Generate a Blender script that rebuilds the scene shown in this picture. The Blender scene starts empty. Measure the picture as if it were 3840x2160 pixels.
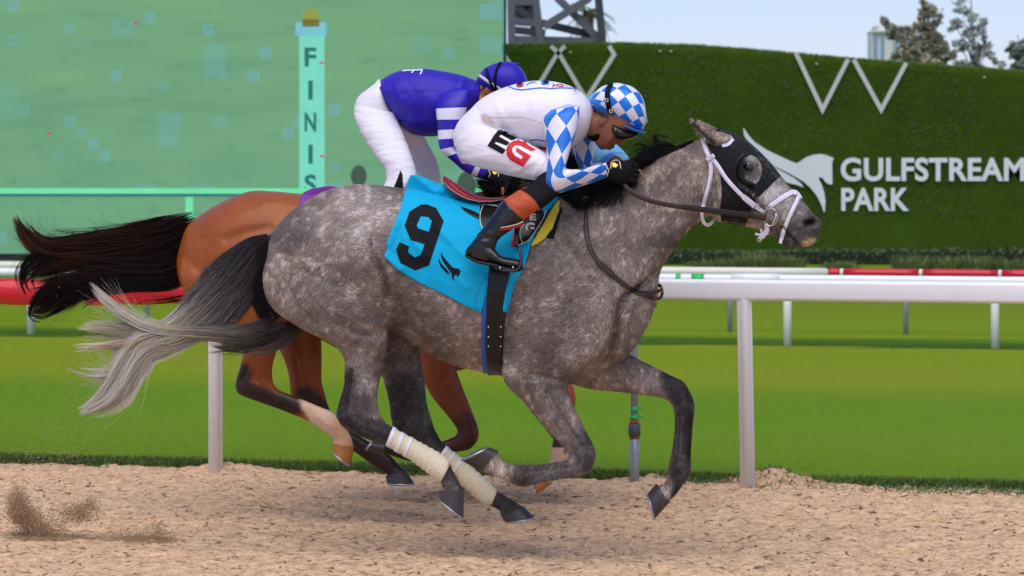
import bpy, bmesh, math, random
import numpy as np
from mathutils import Vector
from mathutils.bvhtree import BVHTree
from mathutils.geometry import tessellate_polygon

# ------------------------------------------------------------------ camera, sky, sun, exposure
scene = bpy.context.scene
COL = scene.collection
D, F, EYE, HV = 13.0, 11535.0, 1.64, 641.0      # camera distance, focal length in photo pixels, eye height, horizon row
cam_d = bpy.data.cameras.new("camera"); cam = bpy.data.objects.new("camera", cam_d); COL.objects.link(cam)
cam.location = (0, -D, EYE); cam.rotation_euler = (math.radians(90), 0, 0)
cam_d.sensor_width = 36.0; cam_d.lens = F / 3840 * 36.0
cam_d.shift_y = -(1080 - HV) / 3840
cam_d.clip_start = 0.1; cam_d.clip_end = 6000
cam_d.dof.use_dof = True; cam_d.dof.focus_distance = 12.9; cam_d.dof.aperture_fstop = 7.5
scene.camera = cam

SUN_EL, SUN_AZ = math.radians(64), math.radians(195)   # azimuth measured clockwise from +Y (north)
world = bpy.data.worlds.new("World"); scene.world = world; world.use_nodes = True
wn = world.node_tree.nodes; wl = world.node_tree.links
bg = wn["Background"]
sky = wn.new("ShaderNodeTexSky"); sky.sky_type = 'NISHITA'; sky.sun_disc = False
sky.sun_elevation = SUN_EL; sky.sun_rotation = SUN_AZ
sky.air_density = 1.0; sky.dust_density = 0.4; sky.ozone_density = 3.0
tint = wn.new("ShaderNodeMix"); tint.data_type = 'RGBA'; tint.blend_type = 'MULTIPLY'; tint.inputs[0].default_value = 1.0
tint.inputs[7].default_value = (0.98, 0.97, 1.27, 1)           # thin bright overcast: a slightly lavender sky
wl.new(sky.outputs[0], tint.inputs[6]); wl.new(tint.outputs[2], bg.inputs[0]); bg.inputs[1].default_value = 0.122
sun_d = bpy.data.lights.new("sun", 'SUN'); sun = bpy.data.objects.new("sun", sun_d); COL.objects.link(sun)
sun_d.energy = 2.8; sun_d.angle = math.radians(70); sun_d.color = (1.0, 0.91, 0.78)
sdir = Vector((math.sin(SUN_AZ) * math.cos(SUN_EL), math.cos(SUN_AZ) * math.cos(SUN_EL), math.sin(SUN_EL)))
sun.rotation_euler = (-sdir).to_track_quat('-Z', 'Y').to_euler()
sun.location = sdir * 30
vs = scene.view_settings
vs.view_transform = 'Standard'; vs.look = 'None'; vs.exposure = 0.0; vs.gamma = 1.0
vs.use_curve_mapping = False
scene.cycles.use_denoising = True

# ------------------------------------------------------------------ helpers: pixels <-> metres
K = -0.266                     # the track runs at this slope across the view (dY/dX)
S0 = D / F
def Wp(u, v, Y):               # photo pixel at world depth Y
    s = (D + Y) / F
    return np.array([(u - 1920) * s, Y, EYE - (v - HV) * s])
def W(u, v, y):                # photo pixel at a lane offset y from the grey horse's lane
    return Wp(u, v, y + K * (u - 1920) * S0)
def Wg(u, v):                  # photo pixel on flat ground
    d = F * EYE / (v - HV)
    return np.array([(u - 1920) * d / F, d - D, 0.0])
def uv_of(P):                  # world -> photo pixel
    P = np.asarray(P); s = F / (D + P[:, 1])
    return 1920 + P[:, 0] * s, HV - (P[:, 2] - EYE) * s
def lin(r, g, b):
    f = lambda c: (c / 255 / 12.92) if c / 255 <= 0.04045 else ((c / 255 + 0.055) / 1.055) ** 2.4
    return (f(r), f(g), f(b))

# ------------------------------------------------------------------ helpers: materials
def nd(nt, t, **kw):
    n = nt.nodes.new(t)
    for k, v in kw.items(): setattr(n, k, v)
    return n
def coords(nt, kind='Object', scale=(1, 1, 1), rot=(0, 0, 0)):
    tc = nd(nt, 'ShaderNodeTexCoord'); mp = nd(nt, 'ShaderNodeMapping')
    mp.inputs['Scale'].default_value = scale; mp.inputs['Rotation'].default_value = rot
    nt.links.new(tc.outputs[kind], mp.inputs['Vector']); return mp.outputs[0]
def noise(nt, vec, scale, detail=3, rough=0.55, dist=0.0):
    n = nd(nt, 'ShaderNodeTexNoise'); n.inputs['Scale'].default_value = scale
    n.inputs['Detail'].default_value = detail; n.inputs['Roughness'].default_value = rough
    n.inputs['Distortion'].default_value = dist
    nt.links.new(vec, n.inputs['Vector']); return n.outputs[0]
def ramp(nt, fac, stops):
    r = nd(nt, 'ShaderNodeValToRGB'); e = r.color_ramp.elements
    while len(e) < len(stops): e.new(0.5)
    for i, (p, c) in enumerate(stops):
        e[i].position = p; e[i].color = tuple(c) + (1,) if len(c) == 3 else c
    nt.links.new(fac, r.inputs[0]); return r.outputs[0]
def mixc(nt, a, b, fac, mode='MIX'):
    m = nd(nt, 'ShaderNodeMix', data_type='RGBA', blend_type=mode)
    for sock, val in ((m.inputs[0], fac), (m.inputs[6], a), (m.inputs[7], b)):
        if hasattr(val, 'is_linked'): nt.links.new(val, sock)
        elif isinstance(val, (int, float)): sock.default_value = val
        else: sock.default_value = tuple(val) + (1,)
    return m.outputs[2]
def mth(nt, op, a, b=None, c=None):
    m = nd(nt, 'ShaderNodeMath', operation=op)
    for i, val in enumerate((a, b, c)):
        if val is None: continue
        if hasattr(val, 'is_linked'): nt.links.new(val, m.inputs[i])
        else: m.inputs[i].default_value = val
    return m.outputs[0]
def attr(nt, name='Col'):
    a = nd(nt, 'ShaderNodeAttribute', attribute_name=name); return a.outputs['Color']
def bump(nt, height, strength=0.3, distance=0.01, prev=None):
    b = nd(nt, 'ShaderNodeBump'); b.inputs['Strength'].default_value = strength
    b.inputs['Distance'].default_value = distance; nt.links.new(height, b.inputs['Height'])
    if prev is not None: nt.links.new(prev, b.inputs['Normal'])
    return b.outputs[0]
def newmat(name):
    m = bpy.data.materials.new(name); m.use_nodes = True
    nt = m.node_tree; return m, nt, nt.nodes['Principled BSDF']
def put(nt, bs, sock, val):
    if hasattr(val, 'is_linked'): nt.links.new(val, bs.inputs[sock])
    else: bs.inputs[sock].default_value = (tuple(val) + (1,)) if isinstance(val, (tuple, list)) and len(val) == 3 else val
MATS = {}
def simple(name, color, rough=0.5, vary=0.12, vscale=8.0, bscale=None, bstr=0.25, bdist=0.004, spec=0.5, metal=0.0,
           coat=0.0, sheen=0.0, col_attr=False, stretch=(1, 1, 1), dirt=None):
    """a paint / cloth / leather: colour with uneven tone, fine relief"""
    if name in MATS: return MATS[name]
    m, nt, bs = newmat(name)
    vec = coords(nt, 'Object', stretch)
    n = noise(nt, vec, vscale, 4)
    base = attr(nt) if col_attr else color
    lo = mixc(nt, base, (0, 0, 0), vary) if col_attr else tuple(c * (1 - vary) for c in color)
    hi = mixc(nt, base, (1, 1, 1), vary * 0.35) if col_attr else tuple(min(1, c * (1 + vary)) for c in color)
    c = mixc(nt, lo, hi, n)
    if dirt:                                     # (colour, scale, threshold)
        k = ramp(nt, noise(nt, vec, dirt[1], 6, 0.7), [(dirt[2], (0, 0, 0)), (min(1, dirt[2] + 0.12), (1, 1, 1))])
        c = mixc(nt, c, dirt[0], k)
    put(nt, bs, 'Base Color', c); put(nt, bs, 'Roughness', rough); put(nt, bs, 'Metallic', metal)
    put(nt, bs, 'Specular IOR Level', spec); put(nt, bs, 'Coat Weight', coat); put(nt, bs, 'Coat Roughness', 0.12)
    put(nt, bs, 'Sheen Weight', sheen)
    if bscale:
        put(nt, bs, 'Normal', bump(nt, noise(nt, vec, bscale, 4), bstr, bdist))
    MATS[name] = m; return m

# ------------------------------------------------------------------ helpers: objects
def empty(name, loc, label, cat, group=None):
    o = bpy.data.objects.new(name, None); COL.objects.link(o); o.location = tuple(float(x) for x in loc)
    o.empty_display_size = 0.1
    o['label'] = label; o['category'] = cat
    if group: o['group'] = group
    return o
def root_of(p):
    off = np.zeros(3)
    while p is not None:
        off += np.array(p.location); p = p.parent
    return off
def mesh(name, V, Fc, mat, parent=None, smooth=True, cols=None, uvs=None, kind=None, label=None, cat=None, group=None, solid=0.0):
    V = np.asarray(V, dtype=float)
    if parent is not None: V = V - root_of(parent)
    me = bpy.data.meshes.new(name)
    if isinstance(Fc, np.ndarray):
        k = Fc.shape[1]; nf = Fc.shape[0]
        me.vertices.add(len(V)); me.vertices.foreach_set('co', V.astype(np.float32).ravel())
        me.loops.add(nf * k); me.loops.foreach_set('vertex_index', Fc.astype(np.int32).ravel())
        me.polygons.add(nf); me.polygons.foreach_set('loop_start', np.arange(0, nf * k, k, dtype=np.int32))
        me.update(calc_edges=True)
    else:
        me.from_pydata([tuple(v) for v in V], [], [tuple(int(i) for i in f) for f in Fc]); me.update()
    if smooth: me.polygons.foreach_set('use_smooth', np.ones(len(me.polygons), dtype=bool))
    if cols is not None:
        a = me.color_attributes.new('Col', 'FLOAT_COLOR', 'POINT')
        c4 = np.ones((len(V), 4), dtype=np.float32); c4[:, :3] = cols
        a.data.foreach_set('color', c4.ravel())
    if uvs is not None:
        ul = me.uv_layers.new(name='UV'); li = np.zeros(len(me.loops), dtype=np.int32)
        me.loops.foreach_get('vertex_index', li)
        ul.data.foreach_set('uv', np.asarray(uvs, dtype=np.float32)[li].ravel())
    if mat: me.materials.append(mat)
    o = bpy.data.objects.new(name, me); COL.objects.link(o)
    if parent is not None: o.parent = parent
    if kind: o['kind'] = kind
    if label: o['label'] = label
    if cat: o['category'] = cat
    if group: o['group'] = group
    if solid:
        md = o.modifiers.new('thickness', 'SOLIDIFY'); md.thickness = solid; md.offset = 0.0
    return o
def join(*ms):
    Vs, Fs, n = [], [], 0
    for V, Fc in ms:
        Vs.append(np.asarray(V, dtype=float)); Fs += [tuple(int(i) + n for i in f) for f in Fc]; n += len(V)
    return np.vstack(Vs), Fs
def box(c, half, rz=0.0, rot=None, bev=0.0):
    bm = bmesh.new(); bmesh.ops.create_cube(bm, size=2.0)
    for v in bm.verts: v.co = Vector((v.co.x * half[0], v.co.y * half[1], v.co.z * half[2]))
    if bev: bmesh.ops.bevel(bm, geom=bm.edges[:], offset=bev, segments=2, affect='EDGES', profile=0.5)
    V = np.array([v.co[:] for v in bm.verts]); bm.verts.index_update()
    Fc = [tuple(v.index for v in f.verts) for f in bm.faces]; bm.free()
    if rot is not None: V = V @ np.array(rot.to_matrix()).T
    elif rz:
        R = np.array([[math.cos(rz), -math.sin(rz), 0], [math.sin(rz), math.cos(rz), 0], [0, 0, 1]]); V = V @ R.T
    return V + np.array(c, dtype=float), Fc
def tube(pts, r, n=10, cap=True):
    """round tube along 3-D points, r a number or one per point"""
    P = np.asarray(pts, dtype=float); m = len(P); R = np.full(m, r) if np.isscalar(r) else np.asarray(r, dtype=float)
    T = np.gradient(P, axis=0); T /= np.linalg.norm(T, axis=1)[:, None] + 1e-12
    ref = np.array([0, 1.0, 0]) if abs(T[:, 1]).max() < 0.9 else np.array([0, 0, 1.0]) if abs(T[:, 2]).max() < 0.9 else np.array([1.0, 0, 0])
    A = np.cross(T, ref); A /= np.linalg.norm(A, axis=1)[:, None]; B = np.cross(T, A)
    th = np.linspace(0, 2 * np.pi, n, endpoint=False)
    V = (P[:, None] + R[:, None, None] * (A[:, None] * np.cos(th)[None, :, None] + B[:, None] * np.sin(th)[None, :, None])).reshape(-1, 3)
    Fc = [(i * n + j, i * n + (j + 1) % n, (i + 1) * n + (j + 1) % n, (i + 1) * n + j) for i in range(m - 1) for j in range(n)]
    if cap: Fc += [tuple(range(n))[::-1], tuple((m - 1) * n + j for j in range(n))]
    return V, Fc
def catmull(P, sub):
    P = np.asarray(P, dtype=float); n = len(P)
    if n < 3:
        t = np.linspace(0, 1, sub + 1)[:, None]; return P[0] * (1 - t) + P[-1] * t
    Q = np.vstack([2 * P[0] - P[1], P, 2 * P[-1] - P[-2]]); out = []
    for i in range(n - 1):
        p0, p1, p2, p3 = Q[i:i + 4]
        for t in np.linspace(0, 1, sub, endpoint=False):
            out.append(0.5 * ((2 * p1) + (p2 - p0) * t + (2 * p0 - 5 * p1 + 4 * p2 - p3) * t * t + (3 * p1 - p0 - 3 * p2 + p3) * t ** 3))
    out.append(P[-1]); return np.array(out)
def loft(st, n=20, sub=4, cap=0.5, lane=0.0, grow=0.0, power=1.0, ends=(True, True)):
    """skin over slices (Au,Av,Bu,Bv,y,ry): A and B are the two outline pixels of the slice, ry its half depth in metres.
       returns V, F, UV (u = metres along, v = 0..1 round)"""
    S = catmull(np.array([list(s[:6]) for s in st]), sub)
    A = np.array([W(s[0], s[1], s[4] + lane) for s in S]); B = np.array([W(s[2], s[3], s[4] + lane) for s in S])
    C = (A + B) / 2; a = (A - B) / 2; L = np.linalg.norm(a, axis=1)[:, None] + 1e-9
    a = a / L * (L + grow); ry = np.maximum(S[:, 5], 0.002) + grow
    # depth axis: keep it square to the slice as seen from the side
    th = np.linspace(0, 2 * np.pi, n, endpoint=False)
    cs, sn = np.cos(th), np.sin(th)
    if power != 1.0:
        cs = np.sign(cs) * np.abs(cs) ** power; sn = np.sign(sn) * np.abs(sn) ** power
    Y = np.zeros_like(a); Y[:, 1] = ry
    V = (C[:, None] + a[:, None] * cs[None, :, None] + Y[:, None] * sn[None, :, None])
    m = len(S); dl = np.r_[0, np.cumsum(np.linalg.norm(np.diff(C, axis=0), axis=1))]
    uv = np.stack([np.repeat(dl, n), np.tile(th / (2 * np.pi), m)], 1)
    V = V.reshape(-1, 3)
    Fc = [(i * n + j, (i + 1) * n + j, (i + 1) * n + (j + 1) % n, i * n + (j + 1) % n) for i in range(m - 1) for j in range(n)]
    for e, (i0, i1) in enumerate(((0, 1), (m - 1, m - 2))):
        if not ends[e]: continue
        d = C[i0] - C[i1]; d /= np.linalg.norm(d) + 1e-9
        k = len(V); V = np.vstack([V, C[i0] + d * cap * min(L[i0, 0], ry[i0])]); uv = np.vstack([uv, uv[i0 * n]])
        for j in range(n):
            f = (k, i0 * n + j, i0 * n + (j + 1) % n)
            Fc.append(f if e == 0 else f[::-1])
    return V, Fc, uv
def spine(pts, wid, y, ry):
    """slices for loft() from a centre line of pixels, half width per point (pixels)"""
    P = np.asarray(pts, dtype=float); n = len(P)
    wid = [wid] * n if np.isscalar(wid) else wid; y = [y] * n if np.isscalar(y) else y; ry = [ry] * n if np.isscalar(ry) else ry
    T = np.gradient(P, axis=0); T /= np.linalg.norm(T, axis=1)[:, None] + 1e-9
    N = np.stack([T[:, 1], -T[:, 0]], 1)
    return [(P[i, 0] + N[i, 0] * wid[i], P[i, 1] + N[i, 1] * wid[i], P[i, 0] - N[i, 0] * wid[i], P[i, 1] - N[i, 1] * wid[i], y[i], ry[i]) for i in range(n)]
def ball(c, r, sub=2):
    bm = bmesh.new(); bmesh.ops.create_icosphere(bm, subdivisions=sub, radius=1.0)
    V = np.array([v.co[:] for v in bm.verts]); bm.verts.index_update()
    Fc = [tuple(v.index for v in f.verts) for f in bm.faces]; bm.free()
    return V * np.array(r) + np.array(c), Fc
def arrays(me):
    n = len(me.vertices); V = np.zeros(n * 3, dtype=np.float32); me.vertices.foreach_get('co', V)
    return V.reshape(-1, 3).astype(float), [tuple(p.vertices) for p in me.polygons]
def union(parts, voxel, iters=4):
    """one continuous skin over overlapping closed parts"""
    V, Fc = join(*[(p[0], p[1]) for p in parts])
    me = bpy.data.meshes.new('tmp'); me.from_pydata([tuple(v) for v in V], [], Fc)
    o = bpy.data.objects.new('tmp', me); COL.objects.link(o)
    md = o.modifiers.new('r', 'REMESH'); md.mode = 'VOXEL'; md.voxel_size = voxel
    dg = bpy.context.evaluated_depsgraph_get()
    m2 = bpy.data.meshes.new_from_object(o.evaluated_get(dg))
    V2, F2 = arrays(m2); E = np.zeros(len(m2.edges) * 2, dtype=np.int32); m2.edges.foreach_get('vertices', E); E = E.reshape(-1, 2)
    bpy.data.objects.remove(o); bpy.data.meshes.remove(me); bpy.data.meshes.remove(m2)
    V2 = relax(V2, E, iters)
    if all(len(f) == 4 for f in F2): F2 = np.array(F2, dtype=np.int32)
    return V2, F2, E
def relax(V, E, iters, lam=0.55, mu=-0.56):
    n = len(V); deg = np.bincount(E.ravel(), minlength=n)[:, None] + 1e-9
    for _ in range(iters):
        for f in (lam, mu):
            acc = np.zeros_like(V)
            for k in range(3):
                acc[:, k] = np.bincount(E[:, 0], V[E[:, 1], k], n) + np.bincount(E[:, 1], V[E[:, 0], k], n)
            V = V + f * (acc / deg - V)
    return V
def normals(V, Fc):
    Fa = np.asarray(Fc); a = V[Fa[:, 2]] - V[Fa[:, 0]]; b = V[Fa[:, -1]] - V[Fa[:, 1]]
    fn = np.cross(a, b); N = np.zeros_like(V)
    for j in range(Fa.shape[1]):
        for k in range(3): N[:, k] += np.bincount(Fa[:, j], fn[:, k], len(V))
    return N / (np.linalg.norm(N, axis=1)[:, None] + 1e-12)
def pdist(u, v, poly):
    """distance in pixels to a polyline (a single point is fine)"""
    P = np.asarray(poly, dtype=float)
    if len(P) == 1: return np.hypot(u - P[0, 0], v - P[0, 1])
    best = np.full(len(u), 1e9)
    for p, q in zip(P[:-1], P[1:]):
        d = q - p; t = np.clip(((u - p[0]) * d[0] + (v - p[1]) * d[1]) / (d @ d + 1e-9), 0, 1)
        best = np.minimum(best, np.hypot(u - p[0] - t * d[0], v - p[1] - t * d[1]))
    return best
def soft(d, r, k=0.5):
    x = np.clip((r - d) / (r * k + 1e-9), 0, 1); return x * x * (3 - 2 * x)
def sculpt(V, Fc, strokes, lane=0.0):
    """strokes (poly, radius px, millimetres, side): real relief along traced lines; side -1 near, 1 far, 0 both"""
    u, v = uv_of(V); N = normals(V, Fc)
    sd = V[:, 1] - (lane + K * V[:, 0])
    out = V.copy()
    for poly, r, mm, side in strokes:
        d = pdist(u, v, poly); w = np.exp(-(d / r) ** 2 * 1.2)
        w = w * np.clip(np.abs(N[:, 1]) * 1.6, 0, 1)
        if side: w = w * (np.sign(sd) == side)
        out += N * (w * mm * 0.001)[:, None]
    return out
def paint(C, u, v, poly, r, col, k=0.6, amt=1.0, mask=None):
    w = soft(pdist(u, v, poly), r, k) * amt
    if mask is not None: w = w * mask
    return C * (1 - w[:, None]) + np.array(col) * w[:, None]
def bvh_of(V, Fc): return BVHTree.FromPolygons([tuple(x) for x in V], [tuple(int(i) for i in f) for f in Fc])
CAM = Vector((0, -D, EYE))
def drape(outer, holes, tree, off=0.006, step=14, fall=0.0, cut=None):
    """a sheet of cloth or strap with the traced outline, laid on the surface of tree at off metres"""
    loops = [[Vector((x, y, 0)) for x, y in outer]] + [[Vector((x, y, 0)) for x, y in h] for h in holes]
    tris = tessellate_polygon(loops); pts = [p for l in loops for p in l]
    bm = bmesh.new(); vs_ = [bm.verts.new(p) for p in pts]
    for t in tris:
        try: bm.faces.new([vs_[i] for i in t])
        except ValueError: pass
    for _ in range(7):
        lg = [e for e in bm.edges if e.calc_length() > step]
        if not lg: break
        bmesh.ops.subdivide_edges(bm, edges=lg, cuts=1, use_grid_fill=False)
        bmesh.ops.triangulate(bm, faces=[f for f in bm.faces if len(f.verts) > 3])
    bmesh.ops.beautify_fill(bm, faces=bm.faces[:], edges=[e for e in bm.edges if not e.is_boundary])
    bm.verts.index_update()
    PX = np.array([(q.co.x, q.co.y) for q in bm.verts]); Fc = [tuple(q.index for q in f.verts) for f in bm.faces]; bm.free()
    V = []
    for u, v in PX:
        d = Vector(Wp(u, v, 0.0)) - CAM; d.normalize()
        h = tree.ray_cast(CAM, d)
        if h[0] is not None:
            V.append(np.array(h[0]) - np.array(d) * off)
        else:
            p = W(u, v, fall); h = tree.find_nearest(Vector(p))
            V.append(W(u, v, fall) * np.array([1, 0, 1]) + np.array([0, h[0].y * 0.6 + p[1] * 0.4 - off, 0]))
    V = np.array(V)
    # faces must look at the camera
    if len(Fc):
        f = Fc[len(Fc) // 2]; n = np.cross(V[f[1]] - V[f[0]], V[f[2]] - V[f[0]])
        if n[1] > 0: Fc = [x[::-1] for x in Fc]
    return V, Fc, PX
def band(pts, half):
    """outline of a ribbon along pixels (half width px, number or per point)"""
    P = catmull(np.asarray(pts, dtype=float), 5) if len(pts) > 2 else np.asarray(pts, dtype=float)
    h = np.interp(np.linspace(0, 1, len(P)), np.linspace(0, 1, len(half)), half) if not np.isscalar(half) else np.full(len(P), half)
    T = np.gradient(P, axis=0); T /= np.linalg.norm(T, axis=1)[:, None] + 1e-9; N = np.stack([T[:, 1], -T[:, 0]], 1) * h[:, None]
    return [tuple(x) for x in P + N] + [tuple(x) for x in (P - N)[::-1]]
def hashn(ix, iy, seed):
    h = (ix.astype(np.int64) * 374761393 + iy.astype(np.int64) * 668265263 + seed * 974711) & 0x7fffffff
    h = ((h ^ (h >> 13)) * 1274126177) & 0x7fffffff
    return ((h ^ (h >> 16)) & 0xffff) / 65535.0
def vnoise(x, y, seed=0):
    ix, iy = np.floor(x).astype(np.int64), np.floor(y).astype(np.int64); fx, fy = x - ix, y - iy
    fx = fx * fx * (3 - 2 * fx); fy = fy * fy * (3 - 2 * fy)
    a, b = hashn(ix, iy, seed), hashn(ix + 1, iy, seed); c, d = hashn(ix, iy + 1, seed), hashn(ix + 1, iy + 1, seed)
    return (a * (1 - fx) + b * fx) * (1 - fy) + (c * (1 - fx) + d * fx) * fy
def fbm(x, y, seed=0, oct=4):
    t, a = 0, 0.5
    for o in range(oct):
        t = t + a * vnoise(x * 2 ** o, y * 2 ** o, seed + o * 17); a *= 0.5
    return t
def grid(xs, ys, zf):
    X, Y = np.meshgrid(xs, ys); Z = zf(X, Y); nx, ny = len(xs), len(ys)
    V = np.stack([X.ravel(), Y.ravel(), Z.ravel()], 1)
    i = np.arange(ny - 1)[:, None] * nx + np.arange(nx - 1)[None]
    return V, np.stack([i, i + 1, i + nx + 1, i + nx], -1).reshape(-1, 4)
def strands(locks, seed=1, seg=12, sides=3):
    """hair: each lock = dict(p spine px, w half width px per point, y, dy depth spread m, n count, r radius m, c0 root colour, c1 tip colour,
       wave px, fly fraction)"""
    rs = np.random.RandomState(seed); Vs, Fs, Cs, k = [], [], [], 0
    for L in locks:
        P = catmull(L['p'], 8); m = len(P); tt = np.linspace(0, 1, m); wd = np.interp(tt, np.linspace(0, 1, len(L['w'])), L['w'])
        T = np.gradient(P, axis=0); T /= np.linalg.norm(T, axis=1)[:, None] + 1e-9; N = np.stack([T[:, 1], -T[:, 0]], 1)
        ln = np.sum(np.linalg.norm(np.diff(P, axis=0), axis=1))
        n = L['n']; ts = np.linspace(0, 1, seg)
        yv = L['y'] if not np.isscalar(L['y']) else [L['y']] * 2
        ncl = max(3, n // L.get('per', 26)); qc = rs.uniform(-1, 1, ncl); te = 1 - 0.62 * rs.rand(ncl) ** 1.5; te[0] = 1.0
        dr = rs.normal(0, 0.35, ncl); cph = rs.uniform(0, 6.28, ncl); cfr = rs.uniform(1.2, 3.0, ncl); cy_ = rs.uniform(-1, 1, ncl); ct = rs.uniform(0.7, 1.3, ncl)
        for _ in range(n):
            k_ = rs.randint(ncl); q = np.clip(qc[k_] + rs.normal(0, 0.30), -1.1, 1.1); qt = qc[k_] * 0.85 + dr[k_] + rs.normal(0, 0.05)
            fly = rs.rand() < L.get('fly', 0.06)
            t0 = rs.uniform(0, L.get('root', 0.25)); t1 = max(t0 + 0.12, te[k_] * rs.uniform(0.86, 1.0))
            t = t0 + (t1 - t0) * ts
            cx = np.interp(t, tt, P[:, 0]); cy = np.interp(t, tt, P[:, 1]); nx = np.interp(t, tt, N[:, 0]); ny = np.interp(t, tt, N[:, 1]); w = np.interp(t, tt, wd)
            ph = cph[k_]; e = ts ** 1.6
            o = w * (q * (1 - e) + qt * e) + L.get('wave', 4) * np.sin(ph + cfr[k_] * 3 * t) * ts + rs.normal(0, 2.0) * ts
            if fly: o = o + rs.normal(0, L.get('flyamp', 40)) * ts ** 2
            uu, vv = cx + nx * o, cy + ny * o
            yy = np.interp(t, np.linspace(0, 1, len(yv)), yv) + L['dy'] * (0.7 * cy_[k_] + 0.3 * rs.uniform(-1, 1)) * np.sqrt(max(0.05, 1 - min(1, q * q))) + 0.01 * np.sin(ph * 2 + 4 * t)
            PP = np.array([W(a, b, c) for a, b, c in zip(uu, vv, yy)])
            r = L['r'] * rs.uniform(0.6, 1.3) * (1 - 0.75 * ts ** 2) * (0.7 if fly else 1)
            th = np.arange(sides) * 2 * np.pi / sides
            tg = np.gradient(PP, axis=0); tg /= np.linalg.norm(tg, axis=1)[:, None] + 1e-9
            A = np.cross(tg, [0, 1.0, 0]); A /= np.linalg.norm(A, axis=1)[:, None] + 1e-9; B = np.cross(tg, A)
            V = (PP[:, None] + r[:, None, None] * (A[:, None] * np.cos(th)[None, :, None] + B[:, None] * np.sin(th)[None, :, None])).reshape(-1, 3)
            i = np.arange(seg - 1)[:, None] * sides + np.arange(sides)[None]; j = np.arange(seg - 1)[:, None] * sides + (np.arange(sides)[None] + 1) % sides
            Fs.append(np.stack([i, j, j + sides, i + sides], -1).reshape(-1, 4) + k)
            mixk = np.clip((t - L.get('ca', 0.0)) / max(1e-3, L.get('cb', 1.0) - L.get('ca', 0.0)), 0, 1)[:, None]
            c = np.array(L['c0']) * (1 - mixk) + np.array(L['c1']) * mixk
            c = c * rs.uniform(0.7, 1.3) * ct[k_]
            Vs.append(V); Cs.append(np.repeat(c, sides, 0)); k += len(V)
    return np.vstack(Vs), np.vstack(Fs), np.clip(np.vstack(Cs), 0, 1)
# ------------------------------------------------------------------ the setting: sand, turf
RND = np.random.RandomState(7)
def edgeY(X): return 3.52 - 0.285 * X + 0.10 * (fbm(np.asarray(X, dtype=float) * 1.7, np.asarray(X, dtype=float) * 0 + 3.3, 5) - 0.5)
def railY(X): return 3.225 + K * X
MOUNDS = [(Wg(860, 1772), 0.13, 0.05), (Wg(2880, 1818), 0.13, 0.075), (Wg(2430, 1812), 0.12, 0.04), (Wg(2990, 1826), 0.18, 0.03)]
PRINTS = [(RND.uniform(-3, 3), RND.uniform(-0.7, 3.0), RND.uniform(0.05, 0.10)) for _ in range(90)]
def sand_z(X, Y):
    z = 0.030 * (fbm(X * 1.3, Y * 1.6, 1, 3) - 0.45)
    z += 0.030 * (fbm(X * 8, Y * 10, 11, 3) - 0.45)
    l = fbm(X * 15, Y * 34, 21, 3); z += 0.046 * np.clip(l - 0.46, -0.12, 1)
    z += 0.012 * (fbm(X * 60, Y * 80, 31, 2) - 0.4)
    for hx, hy, hr in PRINTS:
        d2 = ((X - hx) / 1.3) ** 2 + (Y - hy) ** 2; k = np.exp(-d2 / hr ** 2); z += -0.030 * k + 0.018 * np.exp(-d2 / (1.9 * hr) ** 2) * (d2 > 0)
    for c, r, h in MOUNDS:
        d2 = ((X - c[0]) / 1.6) ** 2 + ((Y - c[1]) / 0.8) ** 2
        z += h * np.exp(-d2 / r ** 2) * (0.7 + 0.6 * fbm(X * 22, Y * 22, 41, 3))
    return z
def sand_mat():
    m, nt, bs = newmat('sand'); vec = coords(nt, 'Object', (1, 1.5, 1))
    a = noise(nt, vec, 2.0, 4); b = noise(nt, vec, 55.0, 4, 0.65); c3 = noise(nt, vec, 14.0, 5, 0.6)
    c = ramp(nt, b, [(0.3, lin(160, 128, 98)), (0.5, lin(224, 188, 148)), (0.72, lin(246, 214, 174))])
    c = mixc(nt, c, ramp(nt, c3, [(0.36, lin(158, 128, 100)), (0.52, lin(232, 198, 158)), (0.7, lin(242, 210, 170))]), 0.42)
    c = mixc(nt, c, mixc(nt, (0.86, 0.84, 0.82), (1.1, 1.07, 1.04), a), 0.8, 'MULTIPLY')
    fl = noise(nt, coords(nt, 'Object', (17, 44, 20)), 1.0, 4, 0.6, 0.6)
    c = mixc(nt, c, lin(104, 78, 54), ramp(nt, fl, [(0.34, (0.95, 0.95, 0.95)), (0.44, (0, 0, 0))]))
    put(nt, bs, 'Base Color', c); put(nt, bs, 'Roughness', 0.95); put(nt, bs, 'Specular IOR Level', 0.15)
    put(nt, bs, 'Normal', bump(nt, noise(nt, vec, 120, 4, 0.7), 0.6, 0.012)); return m
M_sand = sand_mat()
V, Fc = grid(np.linspace(-3.6, 3.6, 540), np.concatenate([np.linspace(-1.3, 2.0, 260), np.linspace(2.015, 4.7, 150)]), sand_z)
mesh('dirt_track', V, Fc, M_sand, kind='structure', label='raked tan sand of the dirt race track')
V, Fc = grid(np.linspace(-40, 40, 40), np.linspace(-30, 14.5, 30), lambda X, Y: X * 0 - 0.055)
mesh('ground', V, Fc, M_sand, kind='structure', label='sand track surface running on beyond the finish')

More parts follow.
